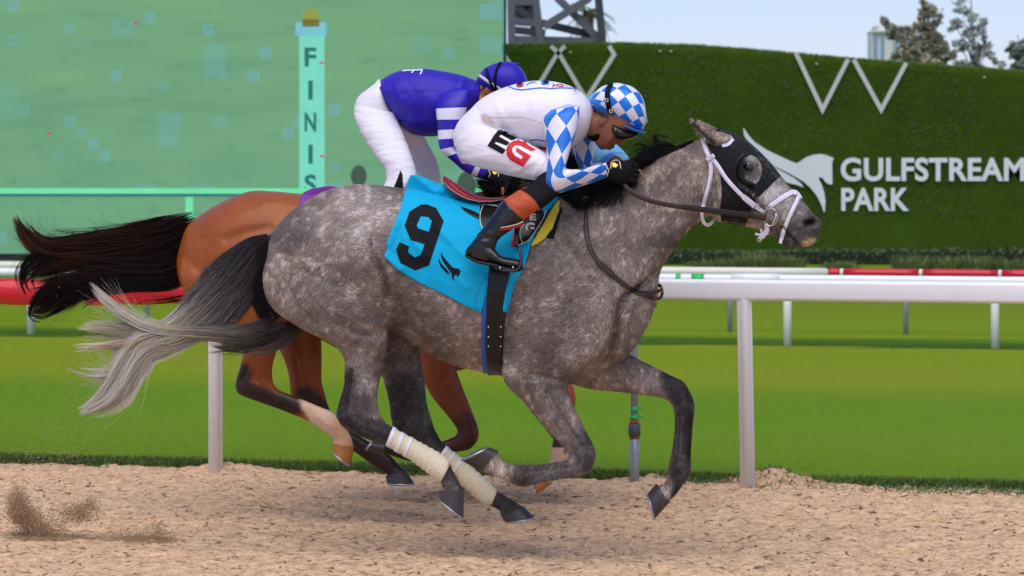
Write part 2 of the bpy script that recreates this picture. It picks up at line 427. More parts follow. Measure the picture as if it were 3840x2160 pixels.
def turf_mat():
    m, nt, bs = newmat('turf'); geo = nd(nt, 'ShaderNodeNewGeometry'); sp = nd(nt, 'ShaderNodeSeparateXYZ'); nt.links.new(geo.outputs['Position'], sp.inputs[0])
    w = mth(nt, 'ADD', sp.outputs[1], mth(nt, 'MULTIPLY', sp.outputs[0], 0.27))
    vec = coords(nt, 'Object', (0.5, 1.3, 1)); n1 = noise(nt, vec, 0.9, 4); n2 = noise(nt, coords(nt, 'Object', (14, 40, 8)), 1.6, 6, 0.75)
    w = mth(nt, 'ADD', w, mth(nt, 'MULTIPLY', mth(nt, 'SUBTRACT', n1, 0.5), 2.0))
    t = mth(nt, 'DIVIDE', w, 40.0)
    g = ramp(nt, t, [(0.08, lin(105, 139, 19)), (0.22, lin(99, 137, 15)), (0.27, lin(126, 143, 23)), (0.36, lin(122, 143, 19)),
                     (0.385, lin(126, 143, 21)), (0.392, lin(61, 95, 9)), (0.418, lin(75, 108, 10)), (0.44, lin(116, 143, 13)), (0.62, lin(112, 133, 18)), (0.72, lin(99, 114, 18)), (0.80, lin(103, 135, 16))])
    c = mixc(nt, mixc(nt, g, (0.5, 0.58, 0.45), 0.6, 'MULTIPLY'), mixc(nt, g, (1.25, 1.18, 1.15), 1.0, 'MULTIPLY'), ramp(nt, n2, [(0.3, (0, 0, 0)), (0.7, (1, 1, 1))]))
    c = mixc(nt, c, lin(136, 138, 40), ramp(nt, noise(nt, vec, 2.2, 5, 0.7), [(0.58, (0, 0, 0)), (0.8, (0.35, 0.35, 0.35))]))
    put(nt, bs, 'Base Color', c); put(nt, bs, 'Roughness', 0.9); put(nt, bs, 'Specular IOR Level', 0.1)
    put(nt, bs, 'Normal', bump(nt, n2, 0.5, 0.02)); return m
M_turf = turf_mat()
xs = np.concatenate([np.linspace(-60, -4, 20), np.linspace(-3.9, 3.9, 260), np.linspace(4, 60, 20)])
prof = [(-0.012, -0.05), (0.0, 0.012), (0.012, 0.034), (0.04, 0.042), (0.12, 0.045), (0.3, 0.045), (0.8, 0.045), (2, 0.045), (5, 0.045), (10, 0.045), (15, 0.045), (25, 0.045), (45, 0.045), (90, 0.045), (400, 0.045), (2500, 0.045)]
Vs = []
for a, z in prof:
    Vs.append(np.stack([xs, edgeY(xs) + a, z + 0 * xs], 1))
V = np.vstack(Vs); nx = len(xs); i = np.arange(len(prof) - 1)[:, None] * nx + np.arange(nx - 1)[None]
V[:, 0] *= 1 + np.clip(V[:, 1] - 60, 0, None) / 60
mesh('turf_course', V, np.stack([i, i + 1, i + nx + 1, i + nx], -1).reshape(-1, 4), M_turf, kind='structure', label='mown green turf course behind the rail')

def blades(base, h, wd, lean, cols, rs):
    n = len(base); a = rs.uniform(0, 2 * np.pi, n); d = np.stack([np.cos(a), np.sin(a), 0 * a], 1) * (wd * 0.5)[:, None]
    b = rs.uniform(0, 2 * np.pi, n); tip = base + np.stack([np.cos(b) * lean, np.sin(b) * lean, h], 1)
    V = np.stack([base - d, base + d, tip], 1).reshape(-1, 3); return V, np.arange(3 * n).reshape(-1, 3), np.repeat(cols, 3, 0)
M_blade = simple('grass_blade', (0.1, 0.2, 0.03), 0.75, 0.25, 30, col_attr=True, spec=0.2)
n = 90000; X = RND.uniform(-3.6, 3.6, n); off = RND.rand(n) ** 2.2 * 2.6; Y = edgeY(X) + 0.01 + off
h = RND.uniform(0.004, 0.012, n) + 0.022 * np.exp(-off / 0.07) * RND.rand(n)
tone = fbm(X * 1.5, Y * 4, 3)[:, None] * 0.5 + RND.uniform(0.85, 1.15, n)[:, None] * 0.7
cols = np.array(lin(138, 170, 28)) * tone + np.array((0.06, 0.03, 0.0)) * (RND.rand(n) < 0.12)[:, None]
V, Fc, C = blades(np.stack([X, Y, 0 * X + 0.04], 1), h, RND.uniform(0.004, 0.008, n), h * RND.uniform(0, 0.9, n), cols, RND)
mesh('turf_grass', V, Fc, M_blade, smooth=False, cols=C, kind='stuff', label='short mown grass blades along the near turf edge')
# shaggy dark lip hanging over the sand
n = 26000; X = RND.uniform(-3.6, 3.6, n); Y = edgeY(X) + RND.uniform(-0.03, 0.04, n)
h = RND.uniform(0.012, 0.042, n) * (0.4 + fbm(X * 3, X * 0, 9))
cols = np.array(lin(84, 116, 30)) * RND.uniform(0.5, 1.25, n)[:, None]
V, Fc, C = blades(np.stack([X, Y, RND.uniform(-0.005, 0.03, n)], 1), h, RND.uniform(0.004, 0.007, n), h * RND.uniform(0.2, 1.2, n), cols, RND)
mesh('turf_lip_grass', V, Fc, M_blade, smooth=False, cols=C, kind='stuff', label='ragged dark grass overhanging the edge of the sand')
# creeping weeds on the sand in front of the lip, thicker on the right
n = 15000; X = RND.uniform(-3.4, 3.5, n); dens = np.clip((fbm(X * 2.2, X * 0 + 1, 77) - 0.40) * 5, 0, 1) * np.where(X > 0.4, 1.0, 0.3) + 0.5 * (X > 1.3) * fbm(X * 3, X * 0 + 9, 5)
keep = RND.rand(n) < dens; X = X[keep]; n = len(X); Y = edgeY(X) - 0.015 - RND.rand(n) ** 1.6 * (0.10 + 0.13 * (X > 1.2) + 0.07 * (X > 0.4))
h = RND.uniform(0.004, 0.034, n); cols = np.array(lin(96, 124, 56)) * RND.uniform(0.6, 1.35, n)[:, None]
cols[RND.rand(n) < 0.05] = lin(160, 130, 60)
V, Fc, C = blades(np.stack([X, Y, sand_z(X, Y) - 0.004], 1), h, RND.uniform(0.006, 0.014, n), h * 1.3, cols, RND)
mesh('creeping_weeds', V, Fc, M_blade, smooth=False, cols=C, kind='stuff', label='low green weeds creeping onto the sand')

# loose clods on the sand, and the spray thrown up by hooves
def crumbs(P, r, rs):
    n = len(P); T = np.array([[1, 1, 1], [1, -1, -1], [-1, 1, -1], [-1, -1, 1]], float) / 1.7
    V = T[None] * r[:, None, None] * rs.uniform(0.6, 1.4, (n, 4, 3)) + P[:, None]
    f = np.array([[0, 1, 2], [0, 3, 1], [0, 2, 3], [1, 3, 2]]); return V.reshape(-1, 3), (f[None] + 4 * np.arange(n)[:, None, None]).reshape(-1, 3)
n = 1800; X = RND.uniform(-3, 3, n); Y = RND.uniform(-0.9, 3.6, n); r = 0.003 + 0.008 * RND.rand(n) ** 4
V, Fc = crumbs(np.stack([X, Y, sand_z(X, Y) + r * 0.4], 1), r, RND)
M_clod = simple('damp_clods', lin(160, 130, 98), 0.95, 0.3, 40, spec=0.1)
mesh('sand_clods', V, Fc, M_clod, smooth=False, kind='stuff', label='loose clods scattered over the sand')
sp = []
for (u, v, su, sv, m) in [(65, 1890, 16, 26, 1500), (75, 1920, 22, 16, 1000), (110, 1950, 24, 20, 1000), (165, 2000, 38, 26, 1500), (120, 2030, 42, 18, 900), (200, 2045, 70, 14, 1200), (290, 1925, 34, 16, 900), (335, 1890, 14, 12, 180),
                          (540, 2025, 60, 16, 1300), (590, 1985, 14, 20, 150), (480, 2050, 60, 9, 700), (270, 1560, 40, 90, 70), (250, 1680, 60, 60, 130), (130, 1780, 90, 50, 160), (1500, 1560, 700, 200, 60), (700, 1500, 250, 180, 40)]:
    m = int(m * 2.4); uu = RND.normal(u, su * 1.15, m); vv = np.minimum(RND.normal(v, sv * 1.2, m), 2075)
    yy = RND.normal(0.25, 0.06, m) if v > 1700 else RND.normal(0.4, 0.3, m)
    sp += [W(a, b, c) for a, b, c in zip(uu, vv, yy)]
sp = np.array(sp); sp[:, 2] = np.maximum(sp[:, 2], 0.004); r = 0.0014 + 0.0034 * RND.rand(len(sp)) ** 3
V, Fc = crumbs(sp, r, RND)
M_spray = simple('flying_sand', lin(186, 156, 122), 0.95, 0.3, 40, spec=0.1)
mesh('sand_spray', V, Fc, M_spray, smooth=False, kind='stuff', label='sand and clods kicked up behind the horses')

# ------------------------------------------------------------------ rails
M_white = simple('white_plastic', lin(238, 239, 236), 0.38, 0.05, 5, spec=0.5, dirt=(lin(226, 221, 220), 7, 0.62))
M_cream = simple('aged_white_plastic', lin(226, 224, 205), 0.45, 0.06, 4, dirt=(lin(196, 190, 160), 5, 0.6))
M_redpad = simple('red_vinyl', lin(205, 14, 34), 0.34, 0.16, 7, 9.0, 0.55, 0.02, coat=0.1)
M_galv = simple('galvanised_steel', lin(150, 158, 162), 0.42, 0.18, 18, 60, 0.2, 0.002, metal=0.35, dirt=(lin(110, 112, 114), 14, 0.6))
M_rust = simple('rusty_steel', lin(150, 82, 30), 0.8, 0.35, 60)
M_coup = simple('dark_coupling', lin(78, 82, 92), 0.45, 0.15, 40)
M_gtape = simple('green_tape', lin(40, 190, 84), 0.4, 0.12, 20)
def line3(x0, x1, fy, z, nseg=24):
    xs = np.linspace(x0, x1, nseg); return np.stack([xs, fy(xs), z + 0 * xs], 1)
def rail_bar(x0, x1, fy, zc, hh, hd, nseg=24):
    prof = []
    for cx, cz, a0 in ((1, 1, 0), (-1, 1, 90), (-1, -1, 180), (1, -1, 270)):
        for a in np.linspace(a0, a0 + 90, 6):
            r = 0.62 * hd
            prof.append((cx * (hd - r) + r * math.cos(math.radians(a)), cz * (hh - r * 0.75) + r * 0.75 * math.sin(math.radians(a))))
    n = len(prof); xs = np.linspace(x0, x1, nseg); V = [(x, fy(x) + p, zc + q) for x in xs for p, q in prof]
    Fc = [(i * n + j, i * n + (j + 1) % n, (i + 1) * n + (j + 1) % n, (i + 1) * n + j) for i in range(nseg - 1) for j in range(n)]
    return V, Fc
# nearest rail: white on the right, wrapped in red vinyl on the left
xr = Wp(2462, 1080, railY(0.75))[0]
R1 = empty('running_rail', (0, railY(0.0), 0), 'nearest white tubular running rail, left half wrapped in red vinyl', 'rail')
V, Fc = rail_bar(xr + 0.01, 9.0, railY, 1.024, 0.0545, 0.045); mesh('rail_tube', V, Fc, M_white, R1)
V, Fc = rail_bar(2.9, 3.3, railY, 1.024, 0.0565, 0.047, 4); mesh('rail_sleeve', V, Fc, M_white, R1)
xa = Wp(2640, 1080, railY(0.95))[0]; xb = Wp(2832, 1080, railY(1.2))[0]
V, Fc = rail_bar(xa, xb, railY, 1.024, 0.0562, 0.0467, 4); mesh('rail_sleeve', V, Fc, M_white, R1)
V, Fc = tube(line3(-9.0, xr - 0.03, railY, 0.985), 0.036, 16); mesh('rail_tube', V, Fc, M_white, R1)
def pad(x0, x1):
    xs = np.linspace(x0, x1, 60); th = np.linspace(0, 2 * np.pi, 22, endpoint=False); V = []
    for i, x in enumerate(xs):
        e = min(1, 0.86 + 8 * min(x - x0, x1 - x)); sag = 0.012 * math.sin(3.1 * x)
        for t in th:
            wob = 1 + 0.07 * (fbm(np.array([x * 9.0]), np.array([t * 1.2]), 3)[0] - 0.5) * 2 + 0.03 * math.sin(26 * x + 2 * t)
            r = 0.067 * e * wob
            V.append((x, railY(x) + r * math.cos(t), 0.984 + sag + r * 1.08 * math.sin(t)))
    n = 22; m = 60
    Fc = [(i * n + j, i * n + (j + 1) % n, (i + 1) * n + (j + 1) % n, (i + 1) * n + j) for i in range(m - 1) for j in range(n)] + [tuple(range(n))[::-1], tuple((m - 1) * n + j for j in range(n))]
    return V, Fc
xj = Wp(308, 1100, railY(-2.4))[0]
for x0, x1 in ((-6.2, -4.35), (-4.31, xj - 0.02), (xj + 0.018, -0.75), (-0.70, xr)):
    V, Fc = pad(x0, x1); mesh('red_padding', V, Fc, M_redpad, R1)
def post_rect(xb, yb, xt, ztop, w, parent, mat, zb=-0.06, name='post', dep=0.035):
    bm = bmesh.new(); bmesh.ops.create_cube(bm, size=2.0)
    for q in bm.verts: q.co = Vector((q.co.x * w, q.co.y * dep, (q.co.z * 0.5 + 0.5)))
    bmesh.ops.bevel(bm, geom=[e for e in bm.edges if abs(e.verts[0].co.z - e.verts[1].co.z) > 0.5], offset=min(w, dep) * 0.45, segments=3, affect='EDGES')
    V = np.array([q.co[:] for q in bm.verts]); bm.verts.index_update(); Fc = [tuple(q.index for q in f.verts) for f in bm.faces]; bm.free()
    Fc = [f for f in Fc if not all(V[i, 2] > 0.5 for i in f)]
    z = V[:, 2].copy(); V[:, 2] = zb + z * (ztop - zb); V[:, 0] += xb + (xt - xb) * z; V[:, 1] += yb
    return mesh(name, V, Fc, mat, parent)
for (u, v, ut) in ((809, 1777, 809), (2805, 1831, 2790), (-1230, 1735, -1230), (4830, 1875, 4830)):
    g = Wg(u, v); xt = Wp(ut, 1120, g[1])[0]; post_rect(g[0], g[1], xt, 0.985, 0.038, R1, M_white)
# the galvanised pipe under the rail
g = Wg(2379, 1817); R1b = empty('pipe_stand', (g[0], g[1], 0), 'galvanised pipe with dark coupling and green tape under the rail', 'pipe')
def zat(v): return EYE - (v - HV) * (D + g[1]) / F
rp = 0.0185
V, Fc = tube([(g[0], g[1], -0.06), (g[0], g[1], 0.1), (g[0], g[1], zat(1600))], rp * 1.35, 14); mesh('lower_pipe', V, Fc, M_galv, R1b)
V, Fc = tube([(g[0], g[1], zat(1605)), (g[0], g[1], 0.7), (g[0], g[1], 0.97)], rp, 14); mesh('upper_pipe', V, Fc, M_galv, R1b)
V, Fc = tube([(g[0], g[1], zat(1634)), (g[0], g[1], zat(1632)), (g[0], g[1], zat(1592)), (g[0], g[1], zat(1590))], [rp * 1.5, rp * 1.72, rp * 1.72, rp * 1.5], 16); mesh('coupling', V, Fc, M_coup, R1b)
for z0, z1, k in ((1645, 1634, 1.42), (1590, 1576, 1.3)):
    V, Fc = tube([(g[0], g[1], zat(z0)), (g[0], g[1], zat(z1))], rp * k, 14); mesh('rust_collar', V, Fc, M_rust, R1b)
for z0, z1 in ((1574, 1556), (1545, 1526)):
    V, Fc = tube([(g[0], g[1], zat(z0)), (g[0] + 0.002, g[1], zat((z0 + z1) / 2)), (g[0], g[1], zat(z1))], [rp * 1.15, rp * 1.25, rp * 1.12], 12); t_ = mesh('green_tape', V, Fc, M_gtape, R1b)
    V, Fc = box((g[0] + 0.03, g[1] - 0.012, zat(z1 + 4)), (0.014, 0.002, 0.004), rot=Vector((1, 0, -0.5)).to_track_quat('X', 'Z')); mesh('tape_tail', V, Fc, M_gtape, t_)
# second rail, on the turf
def y2(x): return 15.83 + K * (x - 0.0) - 0.02
R2 = empty('turf_rail', (0, y2(0.0), 0), 'low white tubular rail on cream posts out on the turf', 'rail')
V, Fc = tube(line3(-14, 14, y2, 0.645, 30), 0.046, 14); mesh('rail_tube', V, Fc, M_white, R2)
for u0, u1 in ((2745, 2925), (-600, -420)):
    a = Wp(u0, 1030, y2(2))[0]; b = Wp(u1, 1030, y2(2.3))[0]
    V, Fc = tube(line3(a, b, y2, 0.648, 4), 0.0505, 14); mesh('rail_sleeve', V, Fc, M_white, R2)
for u0, u1 in ((2595, 2642), (2537, 2556)):
    a = Wp(u0, 1030, y2(1.6))[0]; b = Wp(u1, 1030, y2(1.7))[0]
    V, Fc = tube(line3(a, b, y2, 0.645, 3), 0.048, 14); mesh('green_tape', V, Fc, M_gtape, R2)
for u in (115, 2953, 3731, -700, 893, 1690, 4500):
    d = 0
    for _ in range(6): x = (u - 1920) * (D + y2(d)) / F; d = x
    V, Fc = tube([(x, y2(x), -0.02), (x, y2(x), 0.3), (x, y2(x), 0.63)], 0.039, 12); mesh('post', V, Fc, M_cream, R2)
# third fence: white, red vinyl on the right
def y3(x): return 18.05 + K * x
R3 = empty('boundary_rail', (0, y3(0.0), 0), 'farthest rail, dull white at left and red vinyl panels at right, on grey pipes', 'rail')
x3 = Wp(3100, 1015, y3(3.0))[0]
V, Fc = tube(line3(-16, x3, y3, 0.636, 30), 0.05, 12); mesh('rail_tube', V, Fc, M_cream, R3)
V, Fc = tube(line3(x3, 16, y3, 0.636, 20), 0.032, 10); mesh('rail_tube', V, Fc, M_cream, R3)
js = [x3] + [Wp(u, 1015, y3(3.5))[0] for u in (3160, 3447, 3731)] ; step = js[-1] - js[-2]; js += [js[-1] + step * k for k in (1, 2, 3, 4)]
for a, b in zip(js[:-1], js[1:]):
    V, Fc = tube(line3(a + 0.018, b - 0.018, y3, 0.636, 6), [0.044, 0.05, 0.049, 0.05, 0.048, 0.044], 12); mesh('red_panel', V, Fc, M_redpad, R3)
    V, Fc = tube(line3(b - 0.016, b + 0.016, y3, 0.636, 3), 0.047, 12); mesh('white_joint', V, Fc, M_cream, R3)
for u in (2737, 3397, 552, 1280, 2010, 4060, -200):
    d = 0
    for _ in range(6): x = (u - 1920) * (D + y3(d)) / F; d = x
    V, Fc = tube([(x, y3(x), -0.02), (x, y3(x), 0.3), (x, y3(x), 0.61)], 0.025, 10); mesh('post', V, Fc, M_galv, R3)
# ------------------------------------------------------------------ artificial hedge wall with lettering
WY = 45.0                               # 58 m from the camera
sW = (D + WY) / F
def wall_top(u):
    return np.interp(u, [-200, 1900, 2325, 2609, 2907, 3205, 3503, 3840, 4300, 5200], [167, 167, 162, 170, 194, 221, 243, 268, 300, 350])
def hedge_mat():
    m, nt, bs = newmat('artificial_turf_wall'); vec = coords(nt, 'Object', (1, 1, 1))
    a = noise(nt, vec, 0.55, 4, 0.6); b = noise(nt, coords(nt, 'Object', (14, 14, 9)), 2.6, 4, 0.7)
    c = ramp(nt, b, [(0.25, lin(46, 62, 14)), (0.5, lin(62, 84, 20)), (0.75, lin(78, 102, 28))])
    c = mixc(nt, c, ramp(nt, a, [(0.3, (0.75, 0.76, 0.7)), (0.7, (1.2, 1.18, 1.1))]), 0.75, 'MULTIPLY')
    put(nt, bs, 'Base Color', c); put(nt, bs, 'Roughness', 0.95); put(nt, bs, 'Specular IOR Level', 0.1)
    put(nt, bs, 'Normal', bump(nt, b, 0.5, 0.04)); return m
M_hedge = hedge_mat()
c0 = Wp(2800, 900, WY); WALL = empty('hedge_wall', (c0[0], WY, 0), 'tall curved wall clad in dark green artificial turf with white lettering', 'wall')
us = np.linspace(700, 4700, 320); front, back = [], []
V = []; rows = 26
for u in us:
    zt = EYE - (wall_top(u) - HV) * sW + 0.018 * (fbm(np.array([u * 0.02]), np.array([0.0]), 4)[0] - 0.5) * 2; x = (u - 1920) * sW
    for k in range(rows): V.append((x, WY + 0.02 * math.sin(u * 0.013), zt * k / (rows - 1)))
    V.append((x, WY + 0.12, zt + 0.02)); V.append((x, WY + 0.5, zt)); V.append((x, WY + 0.5, 0))
n = rows + 3
Fc = [(i * n + j, (i + 1) * n + j, (i + 1) * n + j + 1, i * n + j + 1) for i in range(len(us) - 1) for j in range(n - 1)]
mesh('turf_cladding', V, Fc, M_hedge, WALL)
n = 16000; u = RND.uniform(1700, 4300, n); top = EYE - (wall_top(u) - HV) * sW; fr = RND.rand(n) < 0.35
z = np.where(fr, top - 0.02, RND.uniform(0.2, 1, n) * top); y = WY - 0.005 + np.where(fr, RND.uniform(0, 0.2, n), 0)
base = np.stack([(u - 1920) * sW, y, z], 1); L = RND.uniform(0.03, 0.075, n)
a = RND.uniform(0, 6.28, n); dd = np.stack([np.cos(a), 0 * a, np.sin(a)], 1) * 0.011
tip = base + np.where(fr[:, None], np.stack([RND.normal(0, 0.03, n), RND.normal(-0.01, 0.03, n), L], 1), np.stack([RND.normal(0, 0.03, n), -L * 0.7, RND.normal(-0.01, 0.03, n)], 1))
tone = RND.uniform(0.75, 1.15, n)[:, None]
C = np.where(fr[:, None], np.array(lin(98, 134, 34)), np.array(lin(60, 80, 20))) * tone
V = np.stack([base - dd, base + dd, tip], 1).reshape(-1, 3)
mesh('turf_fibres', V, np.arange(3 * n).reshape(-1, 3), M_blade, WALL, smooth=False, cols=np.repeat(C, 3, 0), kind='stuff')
M_sign = simple('white_sign_panel', lin(228, 228, 230), 0.5, 0.04, 3)
M_strip = simple('pale_strip', lin(206, 200, 194), 0.6, 0.06, 4)
def slab(poly_px, Y, th, mat, parent, name, holes=()):
    s = (D + Y) / F
    loops = [[Vector(((x - 1920) * s, EYE - (y - HV) * s, 0)) for x, y in l] for l in [poly_px] + list(holes)]
    pts = [p for l in loops for p in l]; tr = tessellate_polygon(loops); n = len(pts)
    V = [(p.x, Y - th, p.y) for p in pts] + [(p.x, Y, p.y) for p in pts]; Fc = []
    for t in tr:
        a, b, c = [pts[i] for i in t]
        cr = (b.x - a.x) * (c.y - a.y) - (b.y - a.y) * (c.x - a.x)
        Fc.append(tuple(t) if cr > 0 else tuple(t)[::-1])
    k = 0
    for l in loops:
        m_ = len(l)
        for i in range(m_): Fc.append((k + i, k + (i + 1) % m_, n + k + (i + 1) % m_, n + k + i))
        k += m_
    return mesh(name, V, Fc, mat, parent, smooth=False)
def word(txt, u0, u1, v0, v1, Y, th, mat, parent, bold=0.03, name='letter', fit=True):
    """raised letters filling the pixel box, one object each"""
    s = (D + Y) / F; cu = bpy.data.curves.new('t', 'FONT'); cu.body = txt; cu.size = 1.0; cu.offset = bold; cu.space_character = 1.04
    cu.resolution_u = 6
    o = bpy.data.objects.new('t', cu); COL.objects.link(o); dg = bpy.context.evaluated_depsgraph_get(); dg.update()
    me = bpy.data.meshes.new_from_object(o.evaluated_get(dg)); bm = bmesh.new(); bm.from_mesh(me)
    bpy.data.objects.remove(o); bpy.data.meshes.remove(me)
    bmesh.ops.remove_doubles(bm, verts=bm.verts[:], dist=1e-5)
    P = np.array([q.co[:2] for q in bm.verts]); lo, hi = P.min(0), P.max(0)
    left = set(bm.faces); islands = []
    while left:
        st = [left.pop()]; isl = []
        while st:
            f = st.pop(); isl.append(f)
            for e in f.edges:
                for g2 in e.link_faces:
                    if g2 in left: left.remove(g2); st.append(g2)
        islands.append(isl)
    islands.sort(key=lambda l: min(q.co.x for f in l for q in f.verts))
    for isl in islands:
        b2 = bmesh.new(); mp = {}
        for f in isl:
            for q in f.verts:
                if q not in mp:
                    x = (q.co.x - lo[0]) / (hi[0] - lo[0]); y = (q.co.y - lo[1]) / (hi[1] - lo[1])
                    p = Wp(u0 + (u1 - u0) * x, v1 + (v0 - v1) * y, Y - th); mp[q] = b2.verts.new(p)
            b2.faces.new([mp[q] for q in f.verts])
        if th > 0.004:
            r = bmesh.ops.extrude_face_region(b2, geom=b2.faces[:])
            for q in [g3 for g3 in r['geom'] if isinstance(g3, bmesh.types.BMVert)]: q.co.y += th
        bmesh.ops.recalc_face_normals(b2, faces=b2.faces[:])
        b2.verts.index_update(); V = np.array([q.co[:] for q in b2.verts]); Fc = [tuple(q.index for q in f.verts) for f in b2.faces]; b2.free()
        mesh(name, V, Fc, mat, parent, smooth=False)
    bm.free()
WF = WY - 0.03
word('GULFSTREAM', 3153, 3843, 591, 680, WF, 0.022, M_sign, WALL, 0.028)
word('PARK', 3155, 3409, 704, 791, WF, 0.022, M_sign, WALL, 0.028)
def q4(l, dy=0): return [(2540 + a / 4, 420 + (b + dy) / 4) for a, b in l]
lg = empty('tmp', (0, 0, 0), 'x', 'x'); COL.objects.unlink(lg); bpy.data.objects.remove(lg)
slab(q4([(985, 235), (1010, 260), (1060, 340), (1120, 410), (1180, 465), (1340, 568), (1550, 668), (1700, 738), (1790, 772), (1850, 735), (1930, 680), (2050, 640), (2150, 630), (2250, 652), (2345, 692), (2320, 760), (2325, 1085), (2270, 1085), (2220, 1050), (2180, 990), (2130, 975), (2120, 1010), (2160, 1080), (2200, 1200), (2222, 1350), (2210, 1500), (2195, 1500), (2170, 1420), (2100, 1270), (2000, 1140), (1900, 1050), (1750, 960), (1600, 880), (1440, 808), (1380, 740), (1270, 640), (1180, 550), (1060, 440), (1005, 360)]), WF, 0.02, M_sign, WALL, 'horse_emblem')
slab(q4([(1440, 822), (1600, 905), (1750, 992), (1860, 1075), (1892, 1130), (1800, 1095), (1700, 1072), (1625, 1050), (1560, 975), (1500, 890)]), WF, 0.02, M_sign, WALL, 'wing_emblem')
def zig(pts, hw=8.0):
    slab(band(pts, hw) if len(pts) == 2 else band_sharp(pts, hw), WF + 0.012, 0.03, M_strip, WALL, 'chevron_strip')
def band_sharp(pts, hw):
    P = np.array(pts, float); out, inn = [], []
    for i in range(len(P)):
        d1 = P[i] - P[i - 1] if i else P[1] - P[0]; d2 = P[i + 1] - P[i] if i < len(P) - 1 else d1
        d1 /= np.linalg.norm(d1); d2 /= np.linalg.norm(d2); n1 = np.array([d1[1], -d1[0]]); n2 = np.array([d2[1], -d2[0]])
        nn = n1 + n2; nn /= np.linalg.norm(nn); k = hw / max(0.35, nn @ n1)
        out.append(tuple(P[i] + nn * k)); inn.append(tuple(P[i] - nn * k))
    return out + inn[::-1]
zig([(2984, 198), (3084, 412), (3180, 222)]); zig([(3201, 224), (3304, 412), (3398, 236)])
zig([(2066, 172), (2097, 203), (2198, 372), (2303, 205), (2284, 172)]); zig([(2118, 172), (2088, 205), (1992, 365), (1890, 205)])
M_dot = simple('white_fixing', lin(190, 196, 190), 0.5)
for u, v in ((3691, 290), (3062, 240), (2516, 192), (2475, 192), (2140, 196)):
    V, Fc = ball(Wp(u, v, WY - 0.03), (0.03, 0.02, 0.02), 1); mesh('wall_fixing', V, Fc, M_dot, WALL)
# planting in front of the wall
M_leafdk = simple('hedge_leaf', lin(52, 76, 26), 0.95, 0.3, 30, col_attr=True, spec=0.0)
def leaf_cloud(n, fx, size, cols, rs):
    P = fx(n); a = rs.normal(size=(n, 3)); b = rs.normal(size=(n, 3)); a /= np.linalg.norm(a, axis=1)[:, None]; b /= np.linalg.norm(b, axis=1)[:, None]
    s = size * rs.uniform(0.6, 1.4, n)[:, None]
    V = np.stack([P - a * s * 0.5, P + b * s * 0.35, P + a * s * 0.5, P - b * s * 0.35], 1).reshape(-1, 3)
    return V, np.arange(4 * n).reshape(-1, 4), np.repeat(cols, 4, 0)
HY = 39.4; sH = (D + HY) / F
for k, (u0, u1) in enumerate(((700, 2640), (2642, 3420), (3424, 4700))):
    x0, x1 = (u0 - 1920) * sH, (u1 - 1920) * sH
    lab = ['clipped low hedge at the wall foot, left stretch running behind the riders', 'clipped low hedge at the wall foot below the horse emblem', 'clipped low hedge at the wall foot, right end past the lettering'][k]
    H = empty('low_hedge', ((x0 + x1) / 2, HY, 0), lab, 'hedge', 'low hedges along the wall foot')
    nn = int(2600 * (x1 - x0) / 3)
    def fx(n):
        x = RND.uniform(x0, x1, n); zz = RND.rand(n) ** 0.6; t = 0.30 + 0.05 * (fbm(x * 2, x * 0, 8) - 0.5) * 2
        y = HY + RND.uniform(-0.22, 0.5, n); return np.stack([x, y, zz * t], 1)
    C = np.array(lin(66, 88, 24)) * RND.uniform(0.6, 1.3, nn)[:, None]
    V, Fc, C = leaf_cloud(nn, fx, 0.07, C, RND); mesh('foliage', V, Fc, M_leafdk, H, smooth=False, cols=C)
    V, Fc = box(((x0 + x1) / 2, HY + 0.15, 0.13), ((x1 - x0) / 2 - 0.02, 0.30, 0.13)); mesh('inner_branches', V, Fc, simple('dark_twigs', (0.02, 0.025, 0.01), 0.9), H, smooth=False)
GY = 36.6; sG = (D + GY) / F
tufts = [(2835, 0.30, 'broad yellow-green grass clump below the horse emblem'), (2940, 0.24, 'smaller grass clump just right of the broad one'), (2745, 0.2, 'short grass clump nearest the grey horse chin strap'), (3150, 0.15, 'low tuft at the left end of the red panels'), (3420, 0.24, 'grass clump in front of the hedge under the R of the lettering'),
         (3560, 0.22, 'leafy grass clump between the two right-hand rail joints'), (3660, 0.23, 'grass clump left of the last rail joint'), (3790, 0.2, 'grass clump at the far right edge of the picture'), (2650, 0.16, 'tiny dull grass tuft close to the grey neck')]
for u, h, lab in tufts:
    x = (u - 1920) * sG; T = empty('grass_clump', (x, GY, 0), lab, 'plant', 'ornamental grass clumps before the hedge'); n = 420
    a = RND.uniform(0, 6.28, n); rr = RND.rand(n) ** 0.7 * 0.22
    base = np.stack([x + np.cos(a) * rr * 1.5, GY + np.sin(a) * rr, 0 * a + 0.03], 1); ll = h * RND.uniform(0.5, 1.25, n)
    C = np.array(lin(118, 130, 52)) * RND.uniform(0.55, 1.3, n)[:, None]
    tip = base + np.stack([np.cos(a) * ll * 0.5, np.sin(a) * ll * 0.5, ll], 1); d = np.stack([np.sin(a), -np.cos(a), 0 * a], 1) * 0.011
    V = np.stack([base - d, base + d, tip], 1).reshape(-1, 3); mesh('leaves', V, np.arange(3 * n).reshape(-1, 3), M_blade, T, smooth=False, cols=np.repeat(C, 3, 0))
